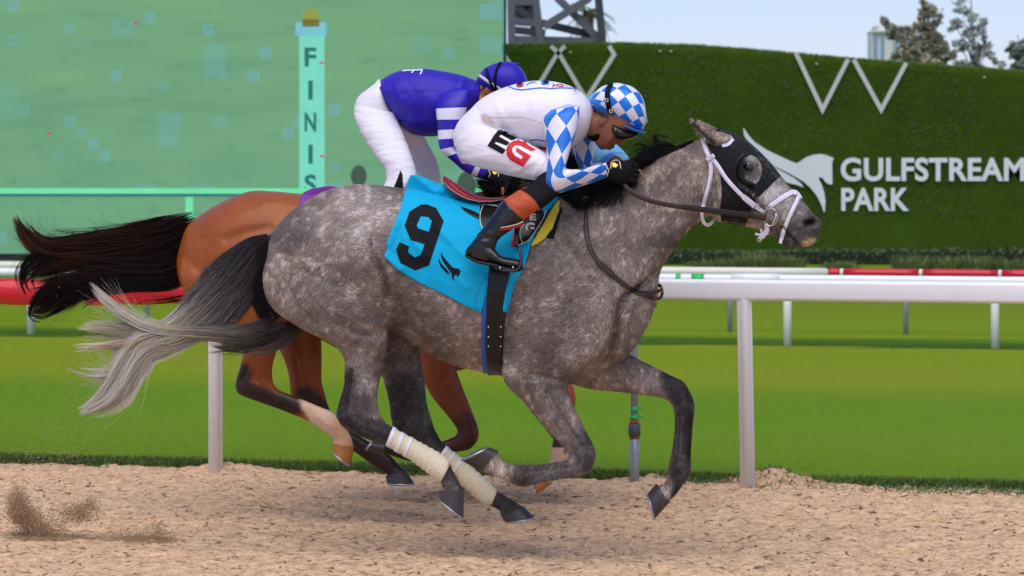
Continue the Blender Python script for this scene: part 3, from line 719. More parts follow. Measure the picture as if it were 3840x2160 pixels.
# ------------------------------------------------------------------ LED screen
SY = 42.0; sS = (D + SY) / F
def screen_mat():
    m, nt, bs = newmat('led_display'); vec = coords(nt, 'Object')
    sp = nd(nt, 'ShaderNodeSeparateXYZ'); nt.links.new(vec, sp.inputs[0])
    n1 = noise(nt, coords(nt, 'Object', (0.35, 1, 2.2)), 1.2, 5, 0.6)
    base = ramp(nt, n1, [(0.3, lin(94, 152, 112)), (0.5, lin(112, 168, 126)), (0.7, lin(124, 178, 122))])
    gz = ramp(nt, mth(nt, 'MULTIPLY_ADD', sp.outputs[2], 0.16, 0.1), [(0.0, lin(96, 164, 126)), (1.0, lin(118, 168, 118))])
    base = mixc(nt, base, gz, 0.45)
    cell = 43.0 * sS
    def blocks(off, thr, sx, sz):
        mp = nd(nt, 'ShaderNodeMapping'); mp.inputs['Location'].default_value = off; mp.inputs['Scale'].default_value = (sx / cell, 0, sz / cell)
        nt.links.new(vec, mp.inputs['Vector']); fl = nd(nt, 'ShaderNodeVectorMath', operation='FLOOR'); nt.links.new(mp.outputs[0], fl.inputs[0])
        wnz = nd(nt, 'ShaderNodeTexWhiteNoise', noise_dimensions='3D'); nt.links.new(fl.outputs[0], wnz.inputs[0])
        return mth(nt, 'MULTIPLY', mth(nt, 'GREATER_THAN', wnz.outputs[0], thr), mth(nt, 'MULTIPLY_ADD', mth(nt, 'FRACT', mth(nt, 'MULTIPLY', wnz.outputs[0], 57.0)), 0.5, 0.2))
    b = mth(nt, 'MAXIMUM', blocks((0.3, 0, 0.2), 0.955, 1, 1), mth(nt, 'MAXIMUM', blocks((5.1, 3, 2.2), 0.975, 0.5, 0.7), blocks((9.1, 7, 1.7), 0.965, 0.5, 0.33)))
    c = mixc(nt, base, lin(112, 178, 186), mth(nt, 'MULTIPLY', b, 0.8))
    line = mth(nt, 'SINE', mth(nt, 'MULTIPLY', sp.outputs[2], 2 * math.pi / (14 * sS)))
    c = mixc(nt, c, (0.86, 0.87, 0.88), mth(nt, 'MULTIPLY_ADD', line, 0.28, 0.28), 'MULTIPLY')
    sm = noise(nt, coords(nt, 'Object', (1, 1, 3.0)), 2.0, 3)
    c = mixc(nt, c, lin(78, 132, 96), ramp(nt, sm, [(0.62, (0, 0, 0)), (0.8, (0.6, 0.6, 0.6))]))
    put(nt, bs, 'Base Color', (0.01, 0.012, 0.012)); put(nt, bs, 'Roughness', 0.6)
    put(nt, bs, 'Emission Color', c); put(nt, bs, 'Emission Strength', 0.92); return m
def glow(name, col, st=0.92):
    m, nt, bs = newmat(name); put(nt, bs, 'Base Color', (0.01, 0.01, 0.01)); put(nt, bs, 'Roughness', 0.6)
    vec = coords(nt, 'Object'); c = mixc(nt, tuple(x * 0.86 for x in col), tuple(x * 1.1 for x in col), noise(nt, vec, 3.0, 4))
    put(nt, bs, 'Emission Color', c); put(nt, bs, 'Emission Strength', st); return m
SC = empty('video_screen', ((0 - 1920) * sS, SY, 0), 'giant LED video screen showing a green turf and a finish post', 'screen')
def px_box(u0, v0, u1, v1, Y, th, mat, parent, name, bev=0.0):
    a, b = Wp(u0, v0, Y), Wp(u1, v1, Y)
    V, Fc = box(((a[0] + b[0]) / 2, Y, (a[2] + b[2]) / 2), (abs(b[0] - a[0]) / 2, th, abs(a[2] - b[2]) / 2), bev=bev); return mesh(name, V, Fc, mat, parent, smooth=False)
M_led = screen_mat(); px_box(-1900, -1150, 1887, 950, SY, 0.10, M_led, SC, 'display')
M_frame = simple('screen_frame', (0.014, 0.016, 0.018), 0.4, 0.2, 5)
px_box(1888, -1180, 1899, 985, SY + 0.02, 0.16, M_frame, SC, 'side_frame'); px_box(-1920, 951, 1887, 982, SY + 0.02, 0.16, M_frame, SC, 'bottom_frame')
px_box(1880, -1150, 1886.5, 949.5, SY - 0.106, 0.002, glow('lit_edge', lin(60, 170, 130)), SC, 'lit_edge')
yq = SY - 0.106
Gp = glow('shown_post', lin(122, 222, 196)); Gl = glow('shown_letters', lin(14, 112, 104)); Gb = glow('shown_ball', lin(150, 156, 60)); Gd = glow('shown_silhouette', lin(58, 84, 68)); Gr = glow('shown_rail', lin(116, 236, 176))
Gbl = glow('shown_blue', lin(120, 200, 214)); Gk = glow('shown_ball_dark', lin(116, 110, 40)); Gdk = glow('shown_line', lin(46, 104, 122))
P_ = px_box(1122, 92, 1217, 800, yq, 0.002, Gp, SC, 'shown_post')
px_box(1108, 84, 1222, 134, yq - 0.005, 0.002, Gbl, SC, 'shown_post_cap')
def ell(u, v, a, b, Y, mat, name, lo=0, hi=2 * math.pi):
    poly = [(u + a * math.cos(t), v + b * math.sin(t)) for t in np.linspace(lo, hi, 28, endpoint=(hi - lo) < 6.2)]
    return slab(poly, Y, 0.002, mat, SC, name)
ell(1166, 62, 32, 30, yq - 0.008, Gb, 'shown_ball'); px_box(1134, 72, 1198, 100, yq - 0.011, 0.001, Gk, SC, 'shown_ball_base')
for ch, vv in zip('FINIS', (214, 338, 458, 578, 690)):
    word(ch, 1142 if ch != 'I' else 1156, 1186 if ch != 'I' else 1173, vv - 36, vv + 36, yq - 0.006, 0.003, Gl, SC, 0.03, 'shown_letter')
px_box(-1800, 706, 1880, 726, yq - 0.012, 0.002, Gr, SC, 'shown_rail'); px_box(-1800, 727, 1880, 737, yq - 0.012, 0.002, Gdk, SC, 'shown_rail_bottom'); px_box(696, 738, 724, 840, yq - 0.012, 0.002, Gr, SC, 'shown_rail_post')  # pictured rail: pale bar, dark line along its bottom, one post
ell(1345, 660, 30, 40, yq - 0.016, Gd, 'shown_spectator'); ell(1748, 700, 36, 56, yq - 0.016, Gd, 'shown_spectator')  # dark silhouettes of spectators in the displayed picture
Gpk = glow('dead_pixels', lin(200, 40, 110))
for u, v in ((510, 86), (1206, 236), (183, 500), (1208, 586)): px_box(u - 8, v - 4, u + 8, v + 4, yq - 0.02, 0.001, Gpk, SC, 'bad_pixel')
# ------------------------------------------------------------------ steel tower behind the wall
M_steel = simple('painted_steel', lin(96, 98, 106), 0.55, 0.15, 2)
M_steel2 = simple('dark_steel', lin(62, 62, 68), 0.55, 0.15, 2)
TY = 60.0; sT = (D + TY) / F
def p4(a, b): return (1880 + a / 4, b / 4)
tw = Wp(2090, 600, TY); TW = empty('steel_tower', (tw[0], TY, 0), 'dark grey lattice steel tower rising behind the hedge wall', 'tower')
def beam(a, b, w, Y, mat, name):
    A, B = Wp(*p4(*a), Y), Wp(*p4(*b), Y); d = Vector(B - A); w = w / 4 * sT / 2
    V, Fc = box((A + B) / 2, (d.length / 2, 0.09, w), rot=d.to_track_quat('X', 'Y')); return mesh(name, V, Fc, mat, TW, smooth=False)
def leg(px_top, px_bot, w, Y, mat):
    # carry the member on down to the ground
    (x0, y0), (x1, y1) = px_top, px_bot; yg = (HV + F * EYE / (D + Y)) * 4; t = (yg - y0) / (y1 - y0)
    beam((x0 - (x1 - x0) * 0.6, y0 - (y1 - y0) * 0.6), (x0 + (x1 - x0) * min(t, 4.2) * (1 if abs(x1 - x0) < 150 else 0.4), yg if True else y1), w, Y, mat, 'leg')
leg((145, 0), (160, 640), 90, TY, M_steel); leg((530, 0), (630, 640), 85, TY, M_steel); leg((1470, 0), (1545, 630), 130, TY, M_steel2)
leg((480, 0), (520, 640), 60, TY + 1.6, M_steel2)
beam((640, 400), (1330, -30), 75, TY - 0.1, M_steel, 'diagonal_brace'); beam((830, -40), (1480, 600), 80, TY + 0.12, M_steel, 'diagonal_brace')
beam((600, 345), (1450, 545), 95, TY + 0.35, M_steel2, 'cross_beam'); beam((180, 590), (1500, 625), 80, TY + 0.1, M_steel, 'cross_beam'); beam((190, 450), (660, 500), 80, TY + 1.4, M_steel2, 'cross_beam')
beam((190, 20), (560, 30), 60, TY + 1.5, M_steel, 'cross_beam'); beam((190, 80), (470, 300), 30, TY + 1.5, M_steel2, 'diagonal_brace'); beam((190, 320), (520, 350), 120, TY + 1.5, M_steel, 'cross_beam')
for x in (250, 330, 410): beam((x, -60), (x + 10, 320), 30, TY + 1.55, M_steel2, 'lattice_bar')
# ------------------------------------------------------------------ trees and building in the distance
M_bark = simple('bark', lin(92, 80, 68), 0.9, 0.3, 6); M_tleaf = simple('tree_leaf', lin(90, 92, 66), 0.95, 0.25, 3, col_attr=True, spec=0.0)
def tree(name, Y, base_u, top_v, blobs, nleaf, lsize, col, lab, trunk_r=0.16, limbs=()):
    s = (D + Y) / F; x0 = (base_u - 1920) * s; R = empty(name, (x0, Y, 0), lab, 'tree')
    zt = EYE - (top_v - HV) * s
    ms = [tube(np.array([(x0 + 0.15 * math.sin(t * 5) * t, Y, zt * t) for t in np.linspace(0, 1, 9)]), trunk_r * np.linspace(1, 0.12, 9), 8)]
    for (u, v, ru, rv, wgt) in blobs:
        p = Wp(u, v, Y); b = np.array([x0, Y, max(0.5, min(p[2] * 0.8, zt * 0.85))])
        ms.append(tube([b, (b + p) / 2 + np.array([0, 0, 0.1 * abs(p[0] - x0)]), p], [trunk_r * 0.4, trunk_r * 0.22, trunk_r * 0.08], 6))
    V, Fc = join(*ms); mesh('trunk', V, Fc, M_bark, R)
    Ps, Cs = [], []
    tot = sum(b[4] for b in blobs)
    for (u, v, ru, rv, wgt) in blobs:
        m_ = int(nleaf * wgt / tot); cl = max(4, m_ // 38)
        cc = RND.normal(size=(cl, 3)); cc /= np.linalg.norm(cc, axis=1)[:, None]; cc *= RND.rand(cl)[:, None] ** 0.35
        idx = RND.randint(0, cl, m_); q = cc[idx] + RND.normal(size=(m_, 3)) * 0.13
        p = Wp(u, v, Y); Ps.append(p + q * np.array([ru * s, ru * s, rv * s])); Cs.append(np.array(col) * (RND.uniform(0.7, 1.3, cl)[idx] * RND.uniform(0.75, 1.25, m_))[:, None])
    P = np.vstack(Ps); C = np.vstack(Cs); V, Fc, C = leaf_cloud(len(P), lambda n: P, lsize, C, RND)
    mesh('crown', V, Fc, M_tleaf, R, smooth=False, cols=C)
cg = lin(168, 160, 134)
tree('casuarina_tree', 105, 3478, -40, [(3478, 20, 40, 36, .5), (3490, 70, 45, 40, .7), (3472, 120, 55, 48, 1.3), (3500, 165, 52, 50, 1.5), (3440, 190, 60, 50, 1.6), (3390, 205, 55, 42, 1.2), (3540, 210, 40, 38, 1.0), (3335, 110, 34, 22, .5), (3310, 75, 20, 16, .3), (3370, 140, 40, 24, .6), (3400, 120, 30, 18, .4), (3470, 250, 90, 40, 1.5)], 9500, 0.17, cg, 'dense olive feathery tree standing in front of the far tower block')
tree('casuarina_tree', 118, 3655, -25, [(3620, 20, 60, 30, .5), (3610, 60, 50, 36, .6), (3650, 80, 55, 40, .7), (3580, 95, 40, 28, .4), (3615, 140, 50, 34, .7), (3670, 140, 40, 40, .6), (3700, 130, 22, 50, .5), (3660, 190, 50, 40, .8), (3690, 210, 40, 36, .9), (3605, 175, 40, 34, .6), (3740, 235, 24, 24, .7), (3640, 250, 70, 30, .8)], 3300, 0.17, lin(190, 194, 188), 'sparse thin-leaved tree with sky showing through, right of the dense tree', 0.12)
tree('broadleaf_tree', 112, 3830, 130, [(3820, 180, 38, 32, 1.4), (3850, 200, 44, 38, 1.5), (3800, 195, 24, 22, .7), (3835, 240, 40, 28, .9), (3880, 170, 40, 40, 1)], 3600, 0.18, lin(150, 154, 144), 'small round dark tree cut by the right edge of the picture', 0.12)
# palm crown glimpsed through the tower
PY = 78.0; pc = Wp(2205, 40, PY); PR = empty('palm_tree', (pc[0], PY, 0), 'palm with green and brown fronds seen through the steel tower', 'tree')
V, Fc = tube([(pc[0], PY, 0), (pc[0] + .1, PY, pc[2] * 0.5), (pc[0], PY, pc[2])], [0.2, 0.16, 0.15], 10); mesh('trunk', V, Fc, M_bark, PR)
Vs, Cs = [], []
for k in range(26):
    a = RND.uniform(0, 6.28); el = RND.uniform(-1.1, 0.9); Lf = RND.uniform(0.6, 1.0); dry = el < -0.5
    for t in np.linspace(0.1, 1, 20):
        c = pc + np.array([math.cos(a) * math.cos(el) * t, math.sin(a) * math.cos(el) * t, math.sin(el) * t - 0.5 * t * t]) * Lf
        for sgn in (-1, 1):
            d = np.array([-math.sin(a) * sgn, math.cos(a) * sgn, -0.5]) * 0.2 * (1.1 - t * 0.6)
            Vs += [c, c + d + np.array([0.012, 0, 0.02]), c + d * 0.9 - np.array([0.02, 0, 0])]; Cs += [np.array(lin(122, 96, 58) if dry else lin(108, 122, 62)) * RND.uniform(0.6, 1.3)] * 3
mesh('fronds', np.array(Vs), np.arange(len(Vs)).reshape(-1, 3), M_tleaf, PR, smooth=False, cols=np.array(Cs))
# far apartment tower
BY = 1500.0; sB = (D + BY) / F
def bx(u0, v0, u1, v1, y0, dep, mat, name, parent):
    a, b = Wp(u0, v0, BY), Wp(u1, v1, BY); zb = b[2]
    V, Fc = box(((a[0] + b[0]) / 2, BY + y0 + dep / 2, (a[2] + zb) / 2), ((b[0] - a[0]) / 2, dep / 2, (a[2] - zb) / 2)); return mesh(name, V, Fc, mat, parent, smooth=False)
vb = HV + F * EYE / (D + BY)
bw = Wp(3350, vb, BY); BD = empty('apartment_tower', (bw[0], BY, 0), 'pale high-rise block with blue glass balconies far beyond the trees', 'building')
M_conc = simple('pale_render', lin(226, 222, 214), 0.8, 0.05, 0.1); M_glass = simple('blue_glass', lin(112, 168, 196), 0.15, 0.2, 0.3)
W1 = bx(3272, 118, 3345, vb, 2, 20, M_conc, 'wall', BD); W2 = bx(3300, 90, 3432, vb, 8, 26, M_conc, 'wall', BD); bx(3270, 114, 3340, 120, 0, 22, M_conc, 'roof_slab', BD)
for (u0, u1) in ((3277, 3291), (3304, 3317)):
    for k in range(28):
        v = 126 + k * 18.5
        if v > vb - 15: break
        bx(u0, v, u1, v + 12, 1.2, 1.2, M_glass, 'window', W1)
for (u0, u1) in ((3330, 3346), (3362, 3378), (3394, 3410)):
    for k in range(28):
        v = 150 + k * 18.5
        if v > vb - 15: break
        bx(u0, v, u1, v + 8, 7.2, 1.2, M_glass, 'window', W2)
# ------------------------------------------------------------------ the grey horse
def coat_mat(name, kind):
    m, nt, bs = newmat(name); C = attr(nt)
    vec = coords(nt, 'Object')
    hair = noise(nt, coords(nt, 'Object', (55, 55, 170), (0, math.radians(24), 0)), 1.0, 3, 0.65, 0.8)
    if kind == 'grey':
        a = noise(nt, vec, 7.0, 4, 0.6, 0.4); b = noise(nt, vec, 26, 4, 0.6, 0.5); d = noise(nt, vec, 85, 3, 0.65)
        ra = ramp(nt, a, [(0.32, (0.58, 0.54, 0.515)), (0.5, (0.98, 0.96, 0.945)), (0.68, (1.5, 1.5, 1.5))])
        vo = nd(nt, 'ShaderNodeTexVoronoi', feature='SMOOTH_F1'); vo.inputs['Scale'].default_value = 21; vo.inputs['Smoothness'].default_value = 0.35
        wv = nd(nt, 'ShaderNodeVectorMath', operation='ADD'); nt.links.new(vec, wv.inputs[0]); sv = nd(nt, 'ShaderNodeVectorMath', operation='SCALE'); sv.inputs['Scale'].default_value = 0.05
        nn = nd(nt, 'ShaderNodeTexNoise'); nn.inputs['Scale'].default_value = 14; nt.links.new(vec, nn.inputs['Vector']); nt.links.new(nn.outputs[1], sv.inputs[0]); nt.links.new(sv.outputs[0], wv.inputs[1]); nt.links.new(wv.outputs[0], vo.inputs['Vector'])
        rv = ramp(nt, vo.outputs['Distance'], [(0.12, (1.32, 1.33, 1.34)), (0.42, (1.0, 0.995, 0.99)), (0.75, (0.72, 0.70, 0.69))])
        rb = ramp(nt, b, [(0.34, (0.74, 0.72, 0.71)), (0.5, (0.96, 0.955, 0.95)), (0.57, (1.12, 1.12, 1.12)), (0.68, (1.55, 1.55, 1.55))])
        rd = ramp(nt, d, [(0.36, (0.85, 0.84, 0.84)), (0.5, (1, 1, 1)), (0.64, (1.18, 1.18, 1.18))])
        h = ramp(nt, hair, [(0.36, (0.66, 0.65, 0.64)), (0.5, (1, 1, 1)), (0.64, (1.42, 1.42, 1.42))])
        c = mixc(nt, C, ra, 1.0, 'MULTIPLY'); c = mixc(nt, c, rv, mth(nt, 'MULTIPLY_ADD', noise(nt, vec, 3.0, 2), 1.6, -0.35), 'MULTIPLY'); c = mixc(nt, c, rb, 1.0, 'MULTIPLY'); c = mixc(nt, c, rd, 1.0, 'MULTIPLY'); c = mixc(nt, c, h, 1.0, 'MULTIPLY')
        put(nt, bs, 'Roughness', 0.52); put(nt, bs, 'Sheen Weight', 0.08)
    else:
        a = noise(nt, vec, 3.0, 4); g = ramp(nt, a, [(0.3, (0.8, 0.78, 0.76)), (0.7, (1.18, 1.15, 1.12))])
        h = ramp(nt, hair, [(0.3, (0.88, 0.88, 0.88)), (0.7, (1.12, 1.12, 1.12))])
        c = mixc(nt, mixc(nt, C, g, 1.0, 'MULTIPLY'), h, 0.8, 'MULTIPLY')
        put(nt, bs, 'Roughness', 0.34)
    m_ = nd(nt, 'ShaderNodeMix', data_type='RGBA', blend_type='MIX')
    put(nt, bs, 'Base Color', c); put(nt, bs, 'Specular IOR Level', 0.35)
    put(nt, bs, 'Normal', bump(nt, hair, 0.35, 0.004)); return m
M_grey = coat_mat('dapple_grey_coat', 'grey'); M_bay = coat_mat('bay_coat', 'bay')
def hair_mat():
    m, nt, bs = newmat('horse_hair'); C = attr(nt); put(nt, bs, 'Base Color', C); put(nt, bs, 'Roughness', 0.5); put(nt, bs, 'Specular IOR Level', 0.35); put(nt, bs, 'Sheen Weight', 0.5); nt.links.new(C, bs.inputs['Sheen Tint'])
    tr = nd(nt, 'ShaderNodeBsdfTranslucent'); nt.links.new(C, tr.inputs[0]); mx = nd(nt, 'ShaderNodeMixShader'); mx.inputs[0].default_value = 0.5
    nt.links.new(bs.outputs[0], mx.inputs[1]); nt.links.new(tr.outputs[0], mx.inputs[2]); nt.links.new(mx.outputs[0], nt.nodes['Material Output'].inputs[0]); return m
M_hair = hair_mat()
M_hoof = simple('dark_hoof', lin(62, 56, 54), 0.45, 0.35, 26, 30, 0.3, 0.003, stretch=(1, 1, 3), dirt=(lin(128, 112, 96), 24, 0.62))
M_ahoof = simple('amber_hoof', lin(176, 112, 44), 0.45, 0.35, 24, 30, 0.3, 0.003, dirt=(lin(120, 84, 50), 20, 0.6))
M_alu = simple('aluminium_shoe', lin(176, 180, 188), 0.32, 0.12, 40, metal=0.8)

G_trunk = [(1003, 930, 1003, 1060, 0, .05), (1028, 865, 1022, 1135, 0, .14), (1070, 815, 1075, 1185, 0, .20), (1130, 767, 1150, 1225, 0, .245), (1210, 722, 1240, 1250, 0, .27), (1290, 698, 1330, 1262, 0, .285),
           (1370, 692, 1430, 1250, 0, .285), (1450, 699, 1500, 1256, 0, .28), (1530, 711, 1570, 1300, 0, .285), (1620, 728, 1650, 1347, 0, .30), (1720, 746, 1730, 1377, 0, .31), (1820, 757, 1815, 1395, 0, .305),
           (1910, 752, 1900, 1412, 0, .285), (2000, 738, 2000, 1430, 0, .262), (2080, 735, 2090, 1444, 0, .245), (2160, 745, 2180, 1428, 0, .225), (2250, 800, 2265, 1386, 0, .195), (2330, 880, 2345, 1340, 0, .155), (2395, 980, 2402, 1270, 0, .11), (2436, 1060, 2438, 1190, 0, .05)]
G_neck = [(2020, 770, 2380, 1290, 0, .19), (2090, 748, 2440, 1200, 0, .165), (2165, 728, 2460, 1100, 0, .14), (2245, 706, 2478, 1020, 0, .12), (2330, 666, 2512, 958, 0, .105), (2420, 612, 2556, 896, 0, .094), (2500, 576, 2602, 848, 0, .087), (2570, 547, 2645, 815, 0, .082), (2632, 520, 2680, 800, 0, .08), (2680, 500, 2700, 790, 0, .07)]
G_head = [(2640, 520, 2672, 812, 0, .074), (2690, 488, 2690, 827, 0, .088), (2745, 494, 2722, 834, 0, .097), (2800, 531, 2758, 838, 0, .10), (2850, 573, 2797, 847, 0, .094), (2900, 629, 2840, 857, 0, .08), (2945, 684, 2878, 872, 0, .068), (2985, 727, 2912, 890, 0, .06),
          (3020, 765, 2940, 912, 0, .056), (3050, 801, 2962, 926, 0, .056), (3072, 820, 2992, 926, 0, .054), (3081, 838, 3028, 922, 0, .042), (3074, 858, 3054, 900, 0, .018)]
G_lip = [(2925, 880, 2915, 895, 0, .03), (2945, 878, 2936, 912, 0, .036), (2968, 884, 2955, 931, 0, .036), (2992, 900, 2978, 930, 0, .022)]
G_ulip = [(3000, 870, 2998, 915, 0, .038), (3030, 870, 3018, 926, 0, .04), (3052, 875, 3045, 920, 0, .034), (3062, 888, 3058, 905, 0, .016)]
G_nh = [(1410, 900, 1010, 940, -.12, .09), (1440, 1000, 990, 1010, -.13, .125), (1452, 1075, 990, 1085, -.14, .135), (1457, 1150, 1028, 1160, -.145, .13), (1459, 1220, 1130, 1230, -.145, .112), (1455, 1275, 1225, 1277, -.145, .092), (1443, 1325, 1283, 1325, -.14, .072),
        (1432, 1390, 1295, 1385, -.135, .058), (1420, 1445, 1289, 1450, -.13, .049), (1414, 1500, 1274, 1505, -.13, .044), (1423, 1546, 1262, 1556, -.13, .044), (1436, 1570, 1288, 1600, -.13, .042), (1447, 1586, 1350, 1634, -.13, .036), (1472, 1602, 1445, 1665, -.13, .031),
        (1510, 1627, 1486, 1690, -.13, .03), (1600, 1676, 1570, 1742, -.13, .031), (1650, 1703, 1614, 1772, -.13, .034), (1680, 1728, 1650, 1798, -.13, .035), (1697, 1765, 1655, 1815, -.13, .031), (1720, 1805, 1662, 1830, -.13, .033), (1738, 1840, 1650, 1846, -.13, .042)]
G_fh = [(1520, 1080, 1260, 1080, .13, .12), (1565, 1200, 1330, 1220, .14, .11), (1575, 1300, 1400, 1325, .14, .08), (1580, 1360, 1428, 1395, .135, .066), (1592, 1430, 1443, 1440, .13, .054), (1600, 1510, 1460, 1510, .13, .046), (1617, 1570, 1468, 1570, .13, .044), (1634, 1618, 1482, 1615, .13, .042), (1656, 1655, 1540, 1662, .13, .036),
        (1680, 1680, 1640, 1725, .13, .031), (1735, 1722, 1697, 1772, .13, .03), (1775, 1758, 1735, 1812, .13, .03), (1825, 1800, 1780, 1858, .13, .034), (1860, 1838, 1825, 1890, .13, .035), (1880, 1852, 1848, 1898, .13, .031), (1918, 1876, 1872, 1912, .13, .033), (1962, 1900, 1878, 1930, .13, .042)]
G_nf = [(2330, 1040, 1990, 1060, -.12, .08), (2310, 1180, 1910, 1190, -.145, .10), (2250, 1320, 1884, 1325, -.15, .10), (2150, 1405, 1886, 1408, -.15, .085), (2128, 1455, 1908, 1452, -.15, .072), (2147, 1515, 1955, 1497, -.15, .062), (2167, 1555, 2000, 1548, -.15, .054), (2190, 1605, 2050, 1610, -.15, .048), (2215, 1650, 2095, 1655, -.15, .044),
        (2231, 1690, 2122, 1684, -.15, .044), (2232, 1724, 2133, 1706, -.15, .043), (2206, 1768, 2128, 1722, -.15, .038), (2160, 1787, 2108, 1729, -.15, .031), (2110, 1793, 2080, 1733, -.15, .028), (2040, 1806, 2030, 1742, -.15, .028), (1975, 1819, 1975, 1742, -.15, .032), (1932, 1818, 1932, 1741, -.15, .033), (1893, 1797, 1897, 1737, -.15, .028), (1848, 1780, 1880, 1722, -.15, .03), (1806, 1763, 1866, 1692, -.15, .038)]
G_ff = [(2260, 1220, 2080, 1400, .13, .10), (2330, 1305, 2150, 1440, .14, .09), (2392, 1345, 2232, 1460, .145, .07), (2450, 1374, 2330, 1468, .145, .056), (2512, 1406, 2420, 1480, .145, .048), (2562, 1432, 2480, 1490, .145, .045), (2590, 1478, 2512, 1507, .145, .044), (2605, 1525, 2525, 1530, .145, .043), (2600, 1570, 2531, 1568, .145, .036), (2594, 1640, 2528, 1635, .145, .029),
        (2590, 1705, 2518, 1700, .145, .03), (2591, 1750, 2508, 1748, .145, .034), (2578, 1788, 2502, 1785, .145, .032), (2548, 1835, 2490, 1815, .145, .03), (2504, 1886, 2462, 1822, .145, .038)]
def ear(st): return loft(st, 14, 4, 0.6)
G_ear = [(2740, 512, 2700, 545, -.055, .022), (2708, 500, 2672, 542, -.062, .026), (2672, 484, 2640, 526, -.068, .024), (2632, 466, 2612, 500, -.07, .018), (2604, 447, 2594, 472, -.068, .010), (2584, 434, 2582, 440, -.064, .003)]
G_fear = [(2736, 505, 2700, 535, .055, .022), (2700, 486, 2672, 520, .064, .024), (2668, 470, 2640, 500, .07, .02), (2636, 455, 2622, 476, .07, .012), (2618, 446, 2614, 452, .068, .003)]
parts = [loft(G_trunk, 32, 4, 0.6), loft(G_neck, 26, 4, 0.4), loft(G_head, 26, 4, 0.5), loft(G_lip, 14, 3, 0.6), loft(G_ulip, 14, 3, 0.6)]
for q in (G_nh, G_fh, G_nf, G_ff): parts.append(loft(q, 20, 4, 0.3))
parts += [ear(G_ear), ear(G_fear)]
for u, v, y, ru, ry, rv in ((2732, 740, -.055, 62, .04, 62), (2732, 740, .055, 62, .04, 62), (2812, 612, -.07, 34, .026, 30), (2812, 612, .07, 34, .026, 30), (3036, 834, -.036, 34, .018, 26), (3036, 834, .036, 34, .018, 26), (2110, 1230, -.17, 150, .085, 150), (2110, 1230, .17, 150, .085, 150)):
    c = W(u, v, y); parts.append(ball(c, (ru * S0, ry, rv * S0), 3))
GV, GF, GE = union(parts, 0.0062, 9)
ST = [([(1388, 915), (1402, 965), (1432, 1012), (1450, 1060), (1456, 1120)], 15, -20, -1), ([(1412, 930), (1450, 980), (1484, 1040), (1496, 1090)], 20, 11, -1), ([(1490, 1085), (1500, 1130), (1500, 1180)], 22, -9, -1),
      ([(1085, 960), (1080, 1060), (1110, 1150), (1180, 1215)], 20, -8, -1), ([(1150, 1000), (1180, 1100), (1240, 1180)], 70, 8, -1), ([(1250, 1010), (1330, 1080), (1400, 1130)], 26, -6, -1), ([(1310, 1120), (1380, 1200)], 55, 9, -1), ([(1270, 1220), (1360, 1260), (1440, 1240)], 18, -6, -1),
      ([(1240, 1230), (1300, 1310)], 30, 6, -1), ([(1345, 1290), (1350, 1400), (1345, 1460)], 16, -6, -1), ([(1316, 1390), (1302, 1470), (1292, 1520)], 11, -15, -1), ([(1285, 1555)], 16, 6, -1), ([(1290, 820), (1380, 790)], 26, 10, 0), ([(1340, 830), (1370, 900)], 50, -6, 0), ([(1150, 860), (1240, 830)], 60, 6, 0),
      ([(2405, 1078), (2345, 1112), (2318, 1180), (2305, 1280), (2283, 1352)], 15, -22, -1), ([(2360, 1140), (2345, 1240), (2325, 1310)], 30, 10, -1), ([(2280, 1090), (2290, 1200), (2255, 1320)], 32, 9, -1), ([(2595, 855), (2540, 940), (2470, 1020), (2410, 1075)], 18, -12, 0), ([(2570, 840), (2500, 930), (2420, 1010)], 30, 6, 0),
      ([(2080, 860), (2150, 960), (2230, 1080)], 26, -9, 0), ([(1990, 900), (2060, 1020), (2160, 1150)], 60, 8, 0), ([(1960, 1080), (1930, 1200), (1905, 1330)], 20, -10, -1), ([(2060, 1150), (2000, 1300)], 60, 9, -1), ([(2150, 1140), (2130, 1260), (2080, 1380)], 24, -6, -1), ([(2050, 1470), (2120, 1580), (2180, 1670)], 12, -8, -1), ([(2010, 1440), (2070, 1560)], 30, 7, -1), ([(2130, 1430), (2080, 1420), (1990, 1400)], 14, -5, -1),
      ([(2120, 1745), (1960, 1770)], 9, -5, -1), ([(2560, 1560), (2560, 1700)], 8, -4, 0), ([(2300, 740), (2400, 760), (2520, 720)], 60, -5, 0), ([(2620, 620), (2640, 720)], 28, 6, 0), ([(2660, 600), (2680, 760)], 14, -9, 0),
      ([(2790, 690), (2890, 770)], 12, 6, 0), ([(2850, 770), (2910, 820)], 24, -7, 0), ([(3026, 834), (3050, 828)], 14, -34, 0), ([(3010, 850), (3035, 862), (3062, 850)], 8, 5, 0), ([(2932, 852), (2965, 884), (3000, 918)], 6, -12, 0), ([(2992, 908), (3006, 924)], 6, -14, 0), ([(2930, 700), (3000, 780)], 20, -4, 0), ([(2790, 660), (2840, 640)], 20, -5, 0),
      ([(2598, 462), (2640, 505), (2678, 532)], 11, -14, -1), ([(1560, 1010), (1640, 1200)], 60, -4, 0), ([(1700, 900), (1720, 1250)], 90, 5, 0)]
ST = [(p, r, mm * 1.75, sd) for p, r, mm, sd in ST]
